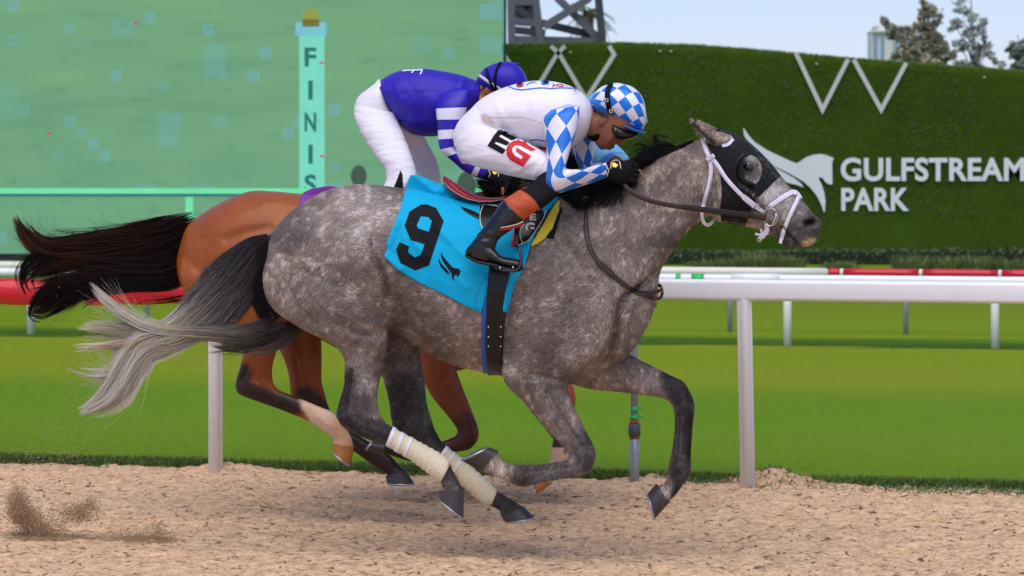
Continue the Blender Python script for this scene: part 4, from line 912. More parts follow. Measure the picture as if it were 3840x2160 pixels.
ST += [([(2870, 760), (2905, 790), (2925, 830)], 6, 4, 0), ([(2060, 1500), (2110, 1600), (2150, 1660)], 6, 4.5, -1), ([(2000, 1450), (2040, 1530)], 6, 4, -1), ([(1345, 1230), (1370, 1300), (1360, 1380), (1345, 1450)], 7, 4.5, -1), ([(1395, 1260), (1390, 1340), (1380, 1430)], 7, -5, -1),
       ([(2218, 1700)], 13, 5, -1), ([(2200, 1745)], 13, 5, -1), ([(2160, 1700)], 13, -5, -1), ([(2150, 1745), (2030, 1775)], 7, -6, -1), ([(2120, 1782), (2000, 1803)], 6, 4, -1), ([(1945, 1780)], 16, 5, -1), ([(1390, 1560)], 14, 5, -1), ([(1340, 1560), (1380, 1600)], 12, -5, -1), ([(1272, 1560)], 10, 6, -1), ([(1350, 1600), (1440, 1640)], 7, -5, -1),
       ([(2570, 1520)], 14, 5, 0), ([(2540, 1480)], 12, -5, 0), ([(2545, 1560), (2540, 1690)], 7, -6, 0), ([(2580, 1560), (2575, 1690)], 6, 4, 0), ([(2550, 1755)], 16, 5, 0), ([(1560, 1340), (1540, 1480), (1530, 1560)], 8, -6, 1), ([(1600, 1200), (1680, 1290), (1790, 1340)], 6, 3.5, -1), ([(1170, 1090), (1230, 1150), (1310, 1190)], 6, 3.5, -1), ([(2200, 1150), (2190, 1250), (2150, 1340)], 6, 3.5, -1), ([(2240, 1000), (2290, 1080), (2290, 1160)], 7, 4, -1), ([(2450, 940), (2400, 1010)], 7, 4, -1),
       ([(1580, 1050), (1600, 1200), (1650, 1310)], 14, 4, 0), ([(1640, 1180), (1680, 1320)], 14, 4, 0), ([(1610, 1190), (1660, 1320)], 10, -4, 0)]
GV = sculpt(GV, GF, ST)
GN = normals(GV, GF); u, v = uv_of(GV); near = (GV[:, 1] - K * GV[:, 0]) < 0
LT = np.array(lin(131, 120, 111)); C = np.tile(LT, (len(GV), 1))
DK = np.array(lin(44, 41, 42)); BR = np.array(lin(112, 101, 94))
def pt(*a, **k):
    global C
    C = paint(C, u, v, *a, **k)
pt([(1330, 760), (1420, 800), (1300, 850)], 190, lin(160, 152, 146), 0.9, 0.6)                     # pale loin
pt([(1520, 1090), (1570, 1180), (1660, 1290)], 120, lin(96, 85, 78), 0.8, 0.75); pt([(1520, 1180), (1480, 1250)], 60, lin(72, 64, 60), 0.8, 0.6)
pt([(1150, 830), (1060, 860)], 90, lin(128, 121, 117), 0.8, 0.6); pt([(1300, 1010), (1200, 1130), (1300, 1220)], 150, BR, 0.9, 0.4)
pt([(2060, 1200), (2120, 1390), (2000, 1330)], 150, lin(116, 106, 101), 0.9, 0.55); pt([(2420, 1000), (2540, 880)], 60, lin(104, 95, 89), 0.8, 0.6); pt([(2040, 830), (2180, 800)], 60, lin(110, 104, 100), 0.8, .5)
pt([(1340, 1340), (1370, 1420)], 80, lin(138, 132, 128), 0.8, 0.6)
pt([(1300, 1420), (1290, 1490), (1290, 1560), (1340, 1600), (1430, 1625)], 70, DK, 0.9, 0.97, mask=near); pt([(1360, 1500), (1370, 1580), (1440, 1620)], 60, lin(58, 54, 54), 0.6, 0.8, mask=near)
pt([(1680, 1770), (1700, 1830)], 50, lin(66, 62, 60), 0.6, 0.9); pt([(1405, 1400), (1400, 1480)], 30, lin(120, 113, 108), 0.8, .5)
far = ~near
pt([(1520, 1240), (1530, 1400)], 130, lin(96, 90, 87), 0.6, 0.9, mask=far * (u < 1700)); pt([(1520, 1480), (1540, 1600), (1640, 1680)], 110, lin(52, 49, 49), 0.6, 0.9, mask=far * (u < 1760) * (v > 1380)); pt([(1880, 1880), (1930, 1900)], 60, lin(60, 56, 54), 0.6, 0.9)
pt([(2190, 1640), (2190, 1730)], 62, lin(62, 59, 59), 0.7, 0.9, mask=near); pt([(2120, 1765), (1960, 1780)], 60, lin(84, 79, 78), 0.6, 0.85, mask=near); pt([(1960, 1790)], 40, lin(64, 60, 60), 0.8, 0.8, mask=near); pt([(1870, 1750), (1840, 1725)], 45, lin(168, 156, 144), 0.7, 0.9, mask=near)
pt([(2100, 1560), (2170, 1640)], 34, lin(104, 99, 97), .8, .6, mask=near)
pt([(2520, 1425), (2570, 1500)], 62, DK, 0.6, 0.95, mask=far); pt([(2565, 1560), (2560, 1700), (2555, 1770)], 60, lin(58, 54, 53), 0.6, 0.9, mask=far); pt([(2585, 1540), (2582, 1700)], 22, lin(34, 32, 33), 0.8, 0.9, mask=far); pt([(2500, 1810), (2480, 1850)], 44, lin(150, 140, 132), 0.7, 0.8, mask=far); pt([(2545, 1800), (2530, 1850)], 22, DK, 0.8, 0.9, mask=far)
pt([(2300, 1400), (2420, 1430)], 70, lin(140, 132, 126), 0.8, 0.6, mask=far)
pt([(2800, 560), (2900, 680), (2960, 730)], 130, lin(172, 168, 163), 0.8, 0.85, mask=(u > 2740)); pt([(2975, 865), (3040, 858)], 70, lin(74, 71, 70), 0.8, 0.9); pt([(2940, 880), (2965, 910)], 55, lin(58, 55, 54), 0.7, 0.92); pt([(2990, 790), (3030, 800)], 30, lin(112, 107, 104), .9, .6); pt([(2890, 845), (2930, 870)], 26, lin(84, 78, 76), .7, .8)
pt([(3030, 912), (3052, 900)], 20, lin(186, 166, 122), 0.8, 0.85); pt([(3026, 834), (3050, 828)], 18, lin(54, 24, 22), 0.6, 0.95); pt([(2806, 625), (2835, 650)], 42, lin(92, 85, 80), 0.7, 0.85); pt([(2806, 622)], 15, lin(22, 20, 20), 0.6, 0.95)
pt([(2600, 465), (2640, 505), (2672, 530)], 17, lin(44, 38, 36), 0.6, 0.9, mask=near); pt([(2584, 436)], 14, lin(30, 28, 28), .8, .9); pt([(2690, 500), (2720, 520)], 22, lin(176, 164, 152), 0.8, 0.8)
pt([(2830, 850), (2800, 848)], 20, lin(190, 176, 156), .8, .7); pt([(2932, 854), (2965, 886), (2998, 916)], 5, lin(30, 28, 28), .9, .9)
gb = W(1750, 2096, 0)
GREY = empty('grey_racehorse', (gb[0], gb[1], 0), 'dapple grey racehorse at full gallop in a black blinker hood', 'horse', 'racehorses at the gallop')
mesh('body', GV, GF, M_grey, GREY, cols=C)
GT = bvh_of(GV, GF)
def coat_hair(V, Fa, N, C, n, parent, lane, cut, seed=4, lo=.7, hi=1.5):
    rs = np.random.RandomState(seed); Fa = np.asarray(Fa); f = Fa[rs.randint(0, len(Fa), n)]
    w4 = rs.dirichlet(np.ones(4), n); P = (V[f] * w4[:, :, None]).sum(1); Nn = N[f[:, 0]]; Cc = C[f[:, 0]]
    k = (Nn[:, 1] < 0.25) & ~cut(P); P, Nn, Cc = P[k], Nn[k], Cc[k]; u_, v_ = uv_of(P)
    ang = np.radians(np.interp(u_, [900, 1300, 1900, 2100, 2400, 2700, 3100], [250, 205, 190, 215, 250, 255, 215])) + (fbm(u_ / 90, v_ / 90, 6) - .47) * 2.2
    leg = (v_ > 1420); ang = np.where(leg, np.radians(268) + (fbm(u_ / 60, v_ / 60, 8) - .47), ang)
    d = np.stack([np.cos(ang), 0 * ang, np.sin(ang)], 1); d -= Nn * (d * Nn).sum(1)[:, None]; d /= np.linalg.norm(d, axis=1)[:, None] + 1e-9
    s_ = np.cross(d, Nn); L_ = rs.uniform(.010, .020, len(P)); wd = rs.uniform(.0007, .0014, len(P))
    dap = np.clip((fbm(u_ / 19, v_ / 19, 12, 3) - .2) * 2.25, .6, 1.42) * (0.45 + 1.2 * fbm(u_ / 90, v_ / 90, 32, 2)) * 3.55
    col = Cc * (dap * rs.choice([lo, 1.0, hi], len(P), p=[.34, .36, .30]))[:, None] * np.array([.985, .985, .985])
    b = P + Nn * .0006; V2 = np.stack([b - s_ * wd[:, None], b + s_ * wd[:, None], b + d * L_[:, None] + Nn * (L_ * .16)[:, None]], 1).reshape(-1, 3)
    return mesh('coat_hair', V2, np.arange(len(V2)).reshape(-1, 3), M_hair, parent, smooth=False, cols=np.clip(np.repeat(col, 3, 0), 0, 1), kind='stuff')
def cut_grey(P):
    u_, v_ = uv_of(P); return (np.hypot(u_ - 2808, v_ - 624) < 17) | (np.hypot((u_ - 3040) / 1.5, v_ - 831) < 16) | (np.hypot(u_ - 3042, v_ - 906) < 22) | (pdist(u_, v_, [(2600, 465), (2640, 505), (2672, 530)]) < 12)
coat_hair(GV, GF, normals(GV, GF), C, 560000, GREY, 0, cut_grey)
# hooves: coronet slice -> sole slice
def hoof(cor, sole, y, ry0, ry1, mat, parent, lane=0.0, ahead=0.0):
    (a, b), (c, d) = cor, sole
    mid = lambda p, q, t: (p[0] + (q[0] - p[0]) * t, p[1] + (q[1] - p[1]) * t)
    st = []
    for t in (-0.10, 0, 0.4, 0.8, 1.0):
        A, B = mid(a, c, t), mid(b, d, t); st.append((*A, *B, y, ry0 + (ry1 - ry0) * max(t, 0)))
    V, Fc, _ = loft(st, 20, 3, 0.02, lane); h = mesh('hoof', V, Fc, mat, parent)
    n = np.array([c[0] - a[0] + d[0] - b[0], c[1] - a[1] + d[1] - b[1]], float); n /= np.linalg.norm(n)
    st = [(*(np.array(c) + n * k), *(np.array(d) + n * k), y, ry1 * 1.03) for k in (-1.0, 3.0, 7.0)]
    V, Fc, _ = loft(st, 20, 1, 0.0, lane); mesh('horseshoe', V, Fc, M_alu, h)
hoof(((1741, 1838), (1645, 1844)), ((1738, 1940), (1643, 1868)), -.13, .043, .057, M_hoof, GREY)
hoof(((1966, 1902), (1876, 1932)), ((2004, 1938), (1893, 1957)), .13, .043, .057, M_hoof, GREY)
hoof(((1798, 1764), (1866, 1690)), ((1732, 1728), (1834, 1676)), -.15, .040, .056, M_hoof, GREY)
hoof(((2507, 1888), (2458, 1816)), ((2456, 1946), (2428, 1852)), .145, .040, .054, M_hoof, GREY)
# bandages
M_band = simple('cream_bandage', lin(226, 214, 182), 0.85, 0.10, 14, 40, 0.5, 0.006, sheen=0.15)
M_tape = simple('white_tape', lin(232, 230, 232), 0.4, 0.05, 20)
def bandage(st, tapes, y):
    V, Fc, _ = loft(st, 22, 8, 0.0)
    r = np.sin(np.arange(len(V)) // 22 * 1.9) * 0.0016 + RND.normal(0, 0.0004, len(V))
    cx = V.mean(0); Nn = normals(V[:], [f if len(f) == 4 else f + (f[-1],) for f in Fc]); V = V + Nn * r[:, None]
    b = mesh('bandage', V, Fc, M_band, GREY); S = catmull(np.array(st), 8)
    for i0, i1 in tapes:
        sl = [tuple(S[int(i0 * 8)]), tuple(S[int((i0 + i1) * 4)]), tuple(S[int(i1 * 8)])]
        V, Fc, _ = loft(sl, 22, 3, 0.0, grow=0.0026); mesh('tape_strip', V, Fc, M_tape, b)
bandage([(1474, 1600, 1446, 1668, -.13, .038), (1510, 1623, 1482, 1692, -.13, .038), (1550, 1644, 1521, 1714, -.13, .039), (1600, 1671, 1566, 1746, -.13, .041), (1650, 1699, 1608, 1778, -.13, .044), (1682, 1724, 1640, 1800, -.13, .046), (1687, 1742, 1652, 1808, -.13, .043)], ((0.05, 0.45), (0.95, 1.25), (1.75, 2.1)), -.13)
bandage([(1672, 1672, 1640, 1718, .13, .037), (1705, 1697, 1668, 1748, .13, .038), (1738, 1722, 1702, 1778, .13, .038), (1776, 1756, 1735, 1818, .13, .041), (1826, 1798, 1780, 1864, .13, .044), (1856, 1830, 1818, 1894, .13, .045), (1864, 1842, 1840, 1897, .13, .042)], ((0.05, 0.4), (0.9, 1.2), (1.75, 2.0)), .13)
# eye, mane, tail
V, Fc = ball(W(2806, 622, -.088), (0.021, 0.014, 0.019), 3); mesh('eye', V, Fc, simple('horse_eye', (0.012, 0.008, 0.006), 0.05, spec=0.8, coat=0.8), GREY)
BK, GY_, WH = lin(26, 25, 28), lin(110, 106, 106), (1.0, .92, .76)
mane = [dict(p=[(2345, 664), (2260, 690), (2160, 712), (2070, 735)], w=[24, 28, 30, 22], y=[-.01, -.03], dy=.05, n=770, r=.0011, c0=BK, c1=BK, wave=6, root=.6, fly=.05), dict(p=[(2090, 735), (2130, 780), (2150, 815)], w=[70, 70, 50], y=[-.03, -.13], dy=.02, n=595, r=0.0010, c0=BK, c1=BK, wave=5, full=True, root=.3), dict(p=[(2210, 715), (2230, 745), (2240, 790)], w=[90, 90, 60], y=[-.03, -.125], dy=.02, n=654, r=0.0010, c0=BK, c1=lin(40, 38, 40), wave=5, full=True, root=.3),
        dict(p=[(2330, 672), (2340, 690), (2345, 715)], w=[70, 70, 40], y=[-.02, -.10], dy=.02, n=475, r=0.0010, c0=BK, c1=lin(34, 33, 35), full=True, wave=4),
        dict(p=[(2460, 598), (2420, 600), (2360, 640), (2300, 690)], w=[18, 22, 26, 30], y=[-.02, -.06], dy=.03, n=618, r=0.0010, c0=BK, c1=BK, wave=8, fly=.15, flyamp=50), dict(p=[(2535, 562), (2480, 560), (2430, 590), (2390, 620)], w=[16, 26, 24, 10], y=[0, -.05], dy=.03, n=499, r=0.0009, c0=BK, c1=lin(36, 36, 36), wave=10, fly=.15, flyamp=45),
        dict(p=[(2520, 562), (2470, 545), (2455, 510), (2480, 502), (2530, 515)], w=[14, 14, 10, 8, 4], y=[0, -.02], dy=.03, n=154, r=0.0009, c0=BK, c1=lin(60, 60, 50), wave=8, fly=.3, flyamp=40), dict(p=[(2480, 580), (2430, 575), (2390, 570), (2350, 590)], w=[14, 20, 24, 14], y=[0, -.02], dy=.03, n=190, r=0.0008, c0=BK, c1=lin(52, 52, 48), wave=12, fly=.4, flyamp=60),
        dict(p=[(2600, 530), (2560, 545), (2500, 568)], w=[5, 8, 8], y=[0, -.02], dy=.02, n=142, r=0.0009, c0=BK, c1=BK, wave=4)]
V, Fc, C2 = strands(mane, 3, 8); mesh('mane', V, Fc, M_hair, GREY, cols=C2)
tl = [dict(p=[(1012, 885), (970, 930), (905, 1010), (840, 1090), (760, 1170), (680, 1230)], w=[12, 50, 85, 100, 90, 60], y=[0, -.05], dy=.06, n=2295, r=0.0012, c0=lin(78, 74, 77), c1=lin(168, 164, 162), wave=7, root=.55, fly=.05, flyamp=40, ca=.2, cb=1.0),
      dict(p=[(1005, 905), (985, 1000), (985, 1090), (1010, 1170), (1040, 1210)], w=[20, 45, 50, 50, 30], y=[-.02, -.04], dy=.06, n=1377, r=0.0011, c0=lin(52, 50, 53), c1=lin(40, 38, 41), wave=8, root=.5, fly=.05),
      dict(p=[(860, 1060), (780, 1150), (700, 1220), (620, 1270), (530, 1300), (480, 1380), (430, 1470), (370, 1520), (290, 1550)], w=[70, 80, 66, 56, 70, 62, 52, 36, 10], y=[-.05, -.07], dy=.05, n=2601, r=0.0012, c0=lin(158, 153, 150), c1=WH, wave=8, root=.55, fly=.08, flyamp=36, ca=.1, cb=.36),
      dict(p=[(1090, 1190), (1010, 1235), (900, 1255), (780, 1245), (650, 1240), (560, 1225), (480, 1190), (400, 1130), (330, 1060)], w=[40, 40, 34, 28, 24, 18, 12, 8, 3], y=[-.05, -.08], dy=.05, n=1224, r=0.0010, c0=lin(104, 98, 94), c1=WH, wave=9, root=.5, fly=.08, flyamp=45, ca=.15, cb=.62),
      dict(p=[(720, 1235), (640, 1265), (560, 1262), (470, 1240), (380, 1225), (280, 1228)], w=[36, 40, 40, 34, 24, 10], y=-.06, dy=.05, n=642, r=0.0009, c0=lin(170, 160, 148), c1=WH, wave=12, root=.5, fly=.15, flyamp=50), dict(p=[(640, 1270), (540, 1290), (450, 1290), (370, 1300), (270, 1310)], w=[36, 36, 24, 14, 5], y=-.06, dy=.05, n=397, r=0.0009, c0=lin(200, 186, 164), c1=WH, wave=9, root=.5, fly=.12),
      dict(p=[(560, 1320), (470, 1370), (400, 1400), (320, 1400), (250, 1370)], w=[40, 36, 24, 14, 8], y=-.06, dy=.05, n=336, r=0.0009, c0=WH, c1=WH, wave=10, root=.5, fly=.25, flyamp=55), dict(p=[(1100, 1170), (1080, 1240), (1010, 1300), (920, 1330)], w=[40, 36, 26, 10], y=-.06, dy=.06, n=306, r=0.0009, c0=BK, c1=lin(160, 146, 134), wave=14, root=.3, fly=.3, flyamp=50),
      dict(p=[(1000, 1000), (930, 1030), (860, 1035), (800, 1025)], w=[30, 50, 46, 30], y=-.05, dy=.05, n=137, r=0.0009, c0=BK, c1=lin(130, 120, 110), wave=14, fly=.5, flyamp=50), dict(p=[(1060, 1220), (960, 1270), (870, 1285), (780, 1280)], w=[40, 36, 26, 20], y=-.05, dy=.06, n=397, r=0.0009, c0=lin(50, 47, 46), c1=lin(140, 130, 122), wave=14, fly=.25, flyamp=40)]
V, Fc, C2 = strands(tl, 5, 9); TAIL = mesh('tail', V, Fc, M_hair, GREY, cols=C2)
V, Fc, _ = loft([(1030, 870, 1010, 900, 0, .025), (995, 890, 975, 935, 0, .03), (955, 935, 930, 985, -.01, .03), (915, 990, 895, 1035, -.02, .026), (880, 1050, 865, 1085, -.03, .018)], 12, 4, .5); mesh('tail_dock', V, Fc, simple('dock', lin(40, 38, 40), .6, .2, 30), TAIL)
# ------------------------------------------------------------------ tack of the grey horse
M_black = simple('black_lycra', lin(18, 17, 19), 0.75, 0.2, 10, 60, 0.25, 0.002, spec=.25, dirt=(lin(96, 92, 90), 60, 0.74))
M_patent = simple('black_patent_leather', lin(12, 12, 14), 0.34, 0.25, 14, 7, 0.25, 0.01, spec=0.4)
M_web = simple('white_webbing', lin(226, 222, 234), 0.4, 0.05, 20, spec=0.4)
M_rein = simple('brown_leather', lin(50, 31, 20), 0.5, 0.25, 30, 60, 0.3, 0.002)
M_grip = simple('dark_rubber_grip', lin(32, 21, 17), 0.75, 0.2, 50, 90, 0.4, 0.002)
M_steelb = simple('polished_steel', lin(200, 196, 186), 0.2, 0.08, 30, metal=1.0)
M_bras = simple('brass_fitting', lin(206, 164, 70), 0.3, 0.1, 30, metal=0.8)
M_turq = simple('turquoise_cloth', lin(0, 170, 212), 0.7, 0.07, 5, 26, 0.12, 0.004, spec=.2)
M_numb = simple('black_print', lin(17, 17, 20), 0.75, 0.12, 20, spec=.2)
M_blue = simple('blue_girth_edge', lin(18, 84, 168), 0.5, 0.12, 20)
M_redl = simple('red_patent_leather', lin(150, 16, 24), 0.34, 0.2, 10, spec=.4, coat=0.1)
M_yel = simple('yellow_foam', lin(216, 196, 58), 0.9, 0.12, 30, 50, 0.5, 0.004)
M_orng = simple('orange_leather', lin(186, 78, 34), 0.55, 0.15, 14, 20, 0.4, 0.006)
M_piping = simple('cream_piping', lin(222, 210, 184), 0.5, 0.06, 30)
def mirror(V, Fc, lane=0.0):
    V2 = V.copy(); V2[:, 1] = 2 * (lane + K * V[:, 0]) - V[:, 1]; return V2, [f[::-1] for f in Fc]
def both(V, Fc, lane=0.0):
    return join((V, Fc), mirror(V, Fc, lane))
def strap(name, pts, half, tree, off, mat, parent, two=True, th=0.003, lane=0.0, step=10, fall=0.0):
    V, Fc, _ = drape(band(pts, half), [], tree, off, step, fall)
    if two: mesh(name, *mirror(V, Fc, lane), mat, parent, solid=th)
    return mesh(name, V, Fc, mat, parent, solid=th)
hb = W(2780, 700, 0)
HOOD = empty('blinker_hood', hb, 'black blinker hood with an eye cup on the grey horse head', 'hood')
hood_out = [(2652, 537), (2672, 546), (2690, 548), (2715, 547), (2740, 538), (2750, 521), (2745, 509), (2725, 499), (2700, 493), (2682, 494), (2684, 485), (2715, 484), (2747, 493), (2776, 511), (2806, 533), (2837, 559), (2864, 585), (2892, 617), (2917, 647), (2928, 661),
            (2912, 672), (2890, 694), (2865, 719), (2840, 744), (2824, 765), (2816, 790), (2806, 824), (2794, 849), (2765, 843), (2740, 839), (2715, 836), (2705, 832), (2700, 780), (2706, 742), (2706, 695), (2702, 657), (2695, 632), (2680, 605), (2665, 565)]
eye_hole = [(2793, 592), (2817, 580), (2840, 592), (2855, 617), (2858, 640), (2850, 670), (2835, 692), (2820, 682), (2798, 670), (2785, 650), (2783, 632), (2786, 610)]
V, Fc, _ = drape(hood_out, [eye_hole], GT, 0.004, 9); V, Fc = both(V, Fc); mesh('hood_fabric', V, Fc, M_black, HOOD, solid=0.003)
outer = [(2790, 576), (2768, 598), (2759, 630), (2762, 660), (2778, 684), (2802, 695), (2828, 697)]; inner = [(2796, 590), (2787, 606), (2782, 632), (2786, 652), (2798, 670), (2813, 682), (2830, 693)]
o3 = catmull(outer, 4); i3 = catmull(inner, 4); rows = []
for t, ex in ((0, 0.004), (0.3, 0.022), (0.65, 0.036), (1.0, 0.04)):
    for p, q in zip(o3, i3):
        m_ = p * (1 - t) + q * t; d = Vector(Wp(m_[0], m_[1], 0)) - CAM; d.normalize(); h = GT.ray_cast(CAM, d)[0]
        rows.append(np.array(h if h is not None else W(m_[0], m_[1], -.09)) + np.array([0, -ex, 0]))
n = len(o3); Fc = [(i * n + j, i * n + j + 1, (i + 1) * n + j + 1, (i + 1) * n + j) for i in range(3) for j in range(n - 1)]
mesh('eye_cup', np.array(rows), Fc, M_patent, HOOD, solid=0.003)
V, Fc = tube([W(a, b, -.098) for a, b in outer], 0.0022, 8); mesh('cup_rim', V, Fc, simple('grey_rim', lin(70, 72, 76), .4), HOOD)
BR_ = empty('bridle', W(2780, 720, 0), 'white bridle with brown reins on the grey horse', 'bridle')
strap('headpiece', [(2634, 521), (2645, 556), (2660, 592)], 8, GT, .009, M_web, BR_); strap('cheekpiece', [(2668, 592), (2692, 622), (2722, 668), (2765, 716), (2805, 753), (2838, 778), (2864, 796)], 7.5, GT, .010, M_web, BR_)
strap('strap_keeper', [(2650, 601), (2664, 592), (2678, 582)], 8, GT, .014, M_web, BR_); strap('cheek_loop', [(2788, 738), (2812, 758), (2832, 774)], 10.5, GT, .013, M_web, BR_)
strap('noseband', [(2874, 786), (2905, 762), (2940, 738), (2972, 721), (2988, 724)], 9, GT, .008, M_web, BR_); strap('drop_noseband', [(2998, 733), (2984, 764), (2958, 818), (2938, 868), (2930, 898)], 7.5, GT, .007, M_web, BR_)
strap('nose_loop', [(2972, 716), (2990, 724), (3004, 745)], 6, GT, .006, M_web, BR_, step=6); strap('browband', [(2708, 547), (2732, 540), (2749, 521)], 6, GT, .007, M_web, BR_, step=6)
def free_strap(name, pts, half, th, mat, parent, lane=0.0):
    P = np.array(pts, float); V, Fc, _ = loft(spine(P[:, :2], half, list(P[:, 2]), th), 10, 5, 0.2, lane, power=0.6); return mesh(name, V, Fc, mat, parent)
V, Fc, _ = drape(band([(2660, 592), (2667, 640), (2660, 692), (2645, 742), (2637, 776)], 7.5), [], GT, .008, 10); mesh('throatlatch', V, Fc, M_web, BR_, solid=.003)
free_strap('throatlatch_loop', [(2637, 770, -.09), (2632, 805, -.08), (2638, 832, -.06), (2652, 844, -.03), (2666, 838, 0), (2680, 820, .03)], 6.5, .002, M_web, BR_)
free_strap('chin_strap', [(2872, 838, -.06), (2876, 862, -.058), (2862, 884, -.05), (2848, 897, -.045)], [8, 9, 9, 7], .004, M_web, BR_); free_strap('chin_strap_end', [(2832, 877, -.05), (2850, 880, -.052), (2882, 876, -.05)], [5, 4, 4], .003, M_web, BR_); free_strap('chin_strap_end', [(2852, 858, -.05), (2858, 876, -.05)], 4, .003, M_web, BR_)
free_strap('strap_tab', [(2930, 895, -.05), (2926, 913, -.05)], [6, 7], .003, M_web, BR_)
th = np.linspace(0, 2 * np.pi, 33); bc = (2889, 814)
V, Fc = tube([W(bc[0] + 27 * math.cos(t), bc[1] + 33 * math.sin(t), -.078) for t in th], 0.0032, 8, cap=False); BIT = mesh('bit_ring', V, Fc, M_steelb, BR_)
V, Fc, _ = loft([(2913, 802, 2906, 802, -.08, .004), (2914, 815, 2899, 818, -.08, .008), (2908, 830, 2893, 836, -.08, .007), (2898, 845, 2890, 846, -.08, .004)], 10, 3); mesh('bit_cheek', V, Fc, M_steelb, BIT)
for u_, v_ in ((2839, 776), (2848, 897)):
    V, Fc = tube([W(u_ + 8 * math.cos(t), v_ + 9 * math.sin(t), -.095) for t in th[::2]], 0.002, 6, cap=False); mesh('buckle', V, Fc, M_steelb, BR_)
free_strap('rein_grip', [(2868, 815, -.088), (2820, 808, -.10), (2740, 799, -.118), (2660, 789, -.115), (2560, 776, -.125)], [11, 11, 11.5, 11, 10], .004, M_grip, BR_)
free_strap('rein_loop', [(2872, 816, -.088), (2846, 812, -.096), (2824, 808, -.101)], 13, .006, M_rein, BR_)
free_strap('rein', [(2565, 777, -.125), (2500, 767, -.135), (2430, 750, -.14), (2380, 728, -.135), (2346, 700, -.12), (2333, 672, -.09)], [10, 9.5, 9.5, 9, 8, 7], .003, M_rein, BR_)
NS = empty('neck_strap', W(2250, 1000, 0), 'dark brown leather yoke strap round the grey horse chest', 'strap')
strap('yoke', [(2200, 770), (2198, 860), (2214, 930), (2246, 985), (2300, 1034), (2370, 1086), (2420, 1107), (2455, 1120)], [7, 8, 8, 8, 8, 8, 8, 8], GT, .008, M_rein, NS, two=False, th=.004); strap('yoke_end', [(2246, 985), (2275, 1010), (2300, 1032)], 10.5, GT, .012, M_rein, NS, two=False, th=.004)
free_strap('breast_strap', [(2395, 1092, -.12), (2440, 1098, -.08), (2470, 1092, -.03), (2482, 1080, .01)], 6, .003, M_rein, NS); free_strap('breast_loop', [(2445, 1120, -.08), (2474, 1118, -.03), (2483, 1100, 0), (2480, 1078, .02), (2468, 1066, .04)], 6, .003, M_rein, NS)
V, Fc = tube([W(2481 + 6 * math.cos(t), 1086 + 9 * math.sin(t), -.01) for t in th[::2]], 0.002, 6, cap=False); mesh('buckle', V, Fc, M_bras, NS)
# saddle cloth with number
CL = empty('saddle_cloth', W(1720, 960, 0), 'turquoise saddle cloth with a black number 9 on the grey horse', 'saddle cloth')
cl_out = [(1541, 656), (1575, 661), (1620, 678), (1664, 694), (1720, 735), (1800, 757), (1900, 754), (2000, 740), (2060, 733), (2098, 738), (2075, 765), (2033, 817), (2005, 880), (1986, 928), (1975, 970), (1963, 1010), (1928, 1069), (1916, 1116), (1901, 1178), (1883, 1166), (1866, 1154), (1880, 1120), (1893, 1093), (1900, 1045), (1868, 1020), (1839, 1010), (1834, 1070), (1818, 1130), (1805, 1175), (1752, 1151), (1664, 1104), (1576, 1063), (1488, 1010), (1441, 961), (1452, 935), (1450, 911), (1470, 862), (1488, 823), (1491, 805), (1500, 788), (1512, 745), (1520, 717), (1528, 680)]
V, Fc, PX = drape(cl_out, [], GT, 0.010, 12)
def cloth_fold(V, PX, folds):
    d = np.zeros(len(V))
    for poly, r, mm in folds:
        d += mm * 0.001 * np.exp(-(pdist(PX[:, 0], PX[:, 1], poly) / r) ** 2)
    return V + np.array([0, -1, 0.15]) * d[:, None]
folds = [([(1600, 690), (1700, 800), (1830, 930)], 13, 10), ([(1650, 710), (1740, 800), (1830, 870)], 10, 9), ([(1570, 740), (1650, 850), (1700, 900)], 16, 7), ([(1640, 860), (1760, 980), (1820, 1060)], 14, 8), ([(1540, 870), (1560, 920), (1600, 960)], 14, 7), ([(1680, 1010), (1750, 1080)], 16, 6), ([(1490, 870), (1510, 930), (1560, 990)], 12, -5), ([(1620, 730), (1720, 830), (1820, 900)], 9, -5), ([(1560, 665), (1620, 720), (1660, 720)], 16, 12), ([(1441, 961), (1500, 1010)], 18, 12), ([(1455, 915), (1490, 830)], 14, 10), ([(1940, 960), (1900, 1100), (1890, 1170)], 9, 9), ([(2040, 790), (1990, 900), (1965, 1000)], 8, 9), ([(1700, 850), (1790, 960), (1830, 1000)], 9, -5)]
V = cloth_fold(V, PX, folds); near_cloth = (V.copy(), list(Fc))
V2, F2 = both(V, Fc); mesh('cloth', V2, F2, M_turq, CL, solid=0.002)
CT = bvh_of(*near_cloth)
def q2(l, ou=700, ov=640): return [(ou + a / 2, ov + b / 2) for a, b in l]
V, Fc, _ = drape(q2([(1760, 252), (1800, 252), (1872, 280), (1928, 378), (1815, 712), (1712, 748), (1600, 690), (1570, 592), (1597, 535), (1668, 568), (1658, 612), (1710, 652), (1755, 630), (1785, 550), (1680, 520), (1634, 412), (1672, 305)]), [q2([(1755, 342), (1810, 346), (1840, 375), (1815, 458), (1735, 432), (1725, 408)])], CT, .003, 9, -.28); mesh('number', V, Fc, M_numb, CL)
for pl in ([(1905, 608), (1922, 640), (1950, 675), (1980, 710), (2000, 728), (2040, 735), (2055, 755), (2040, 790), (2030, 795), (2020, 778), (2005, 790), (2000, 832), (1990, 800), (1985, 770), (1955, 730), (1920, 680), (1908, 640)], [(1893, 650), (1905, 690), (1935, 725), (1960, 755), (1972, 780), (1940, 760), (1905, 720), (1888, 680)]):
    V, Fc, _ = drape(q2(pl), [], CT, .003, 9, -.28); mesh('horse_emblem', V, Fc, M_numb, CL)
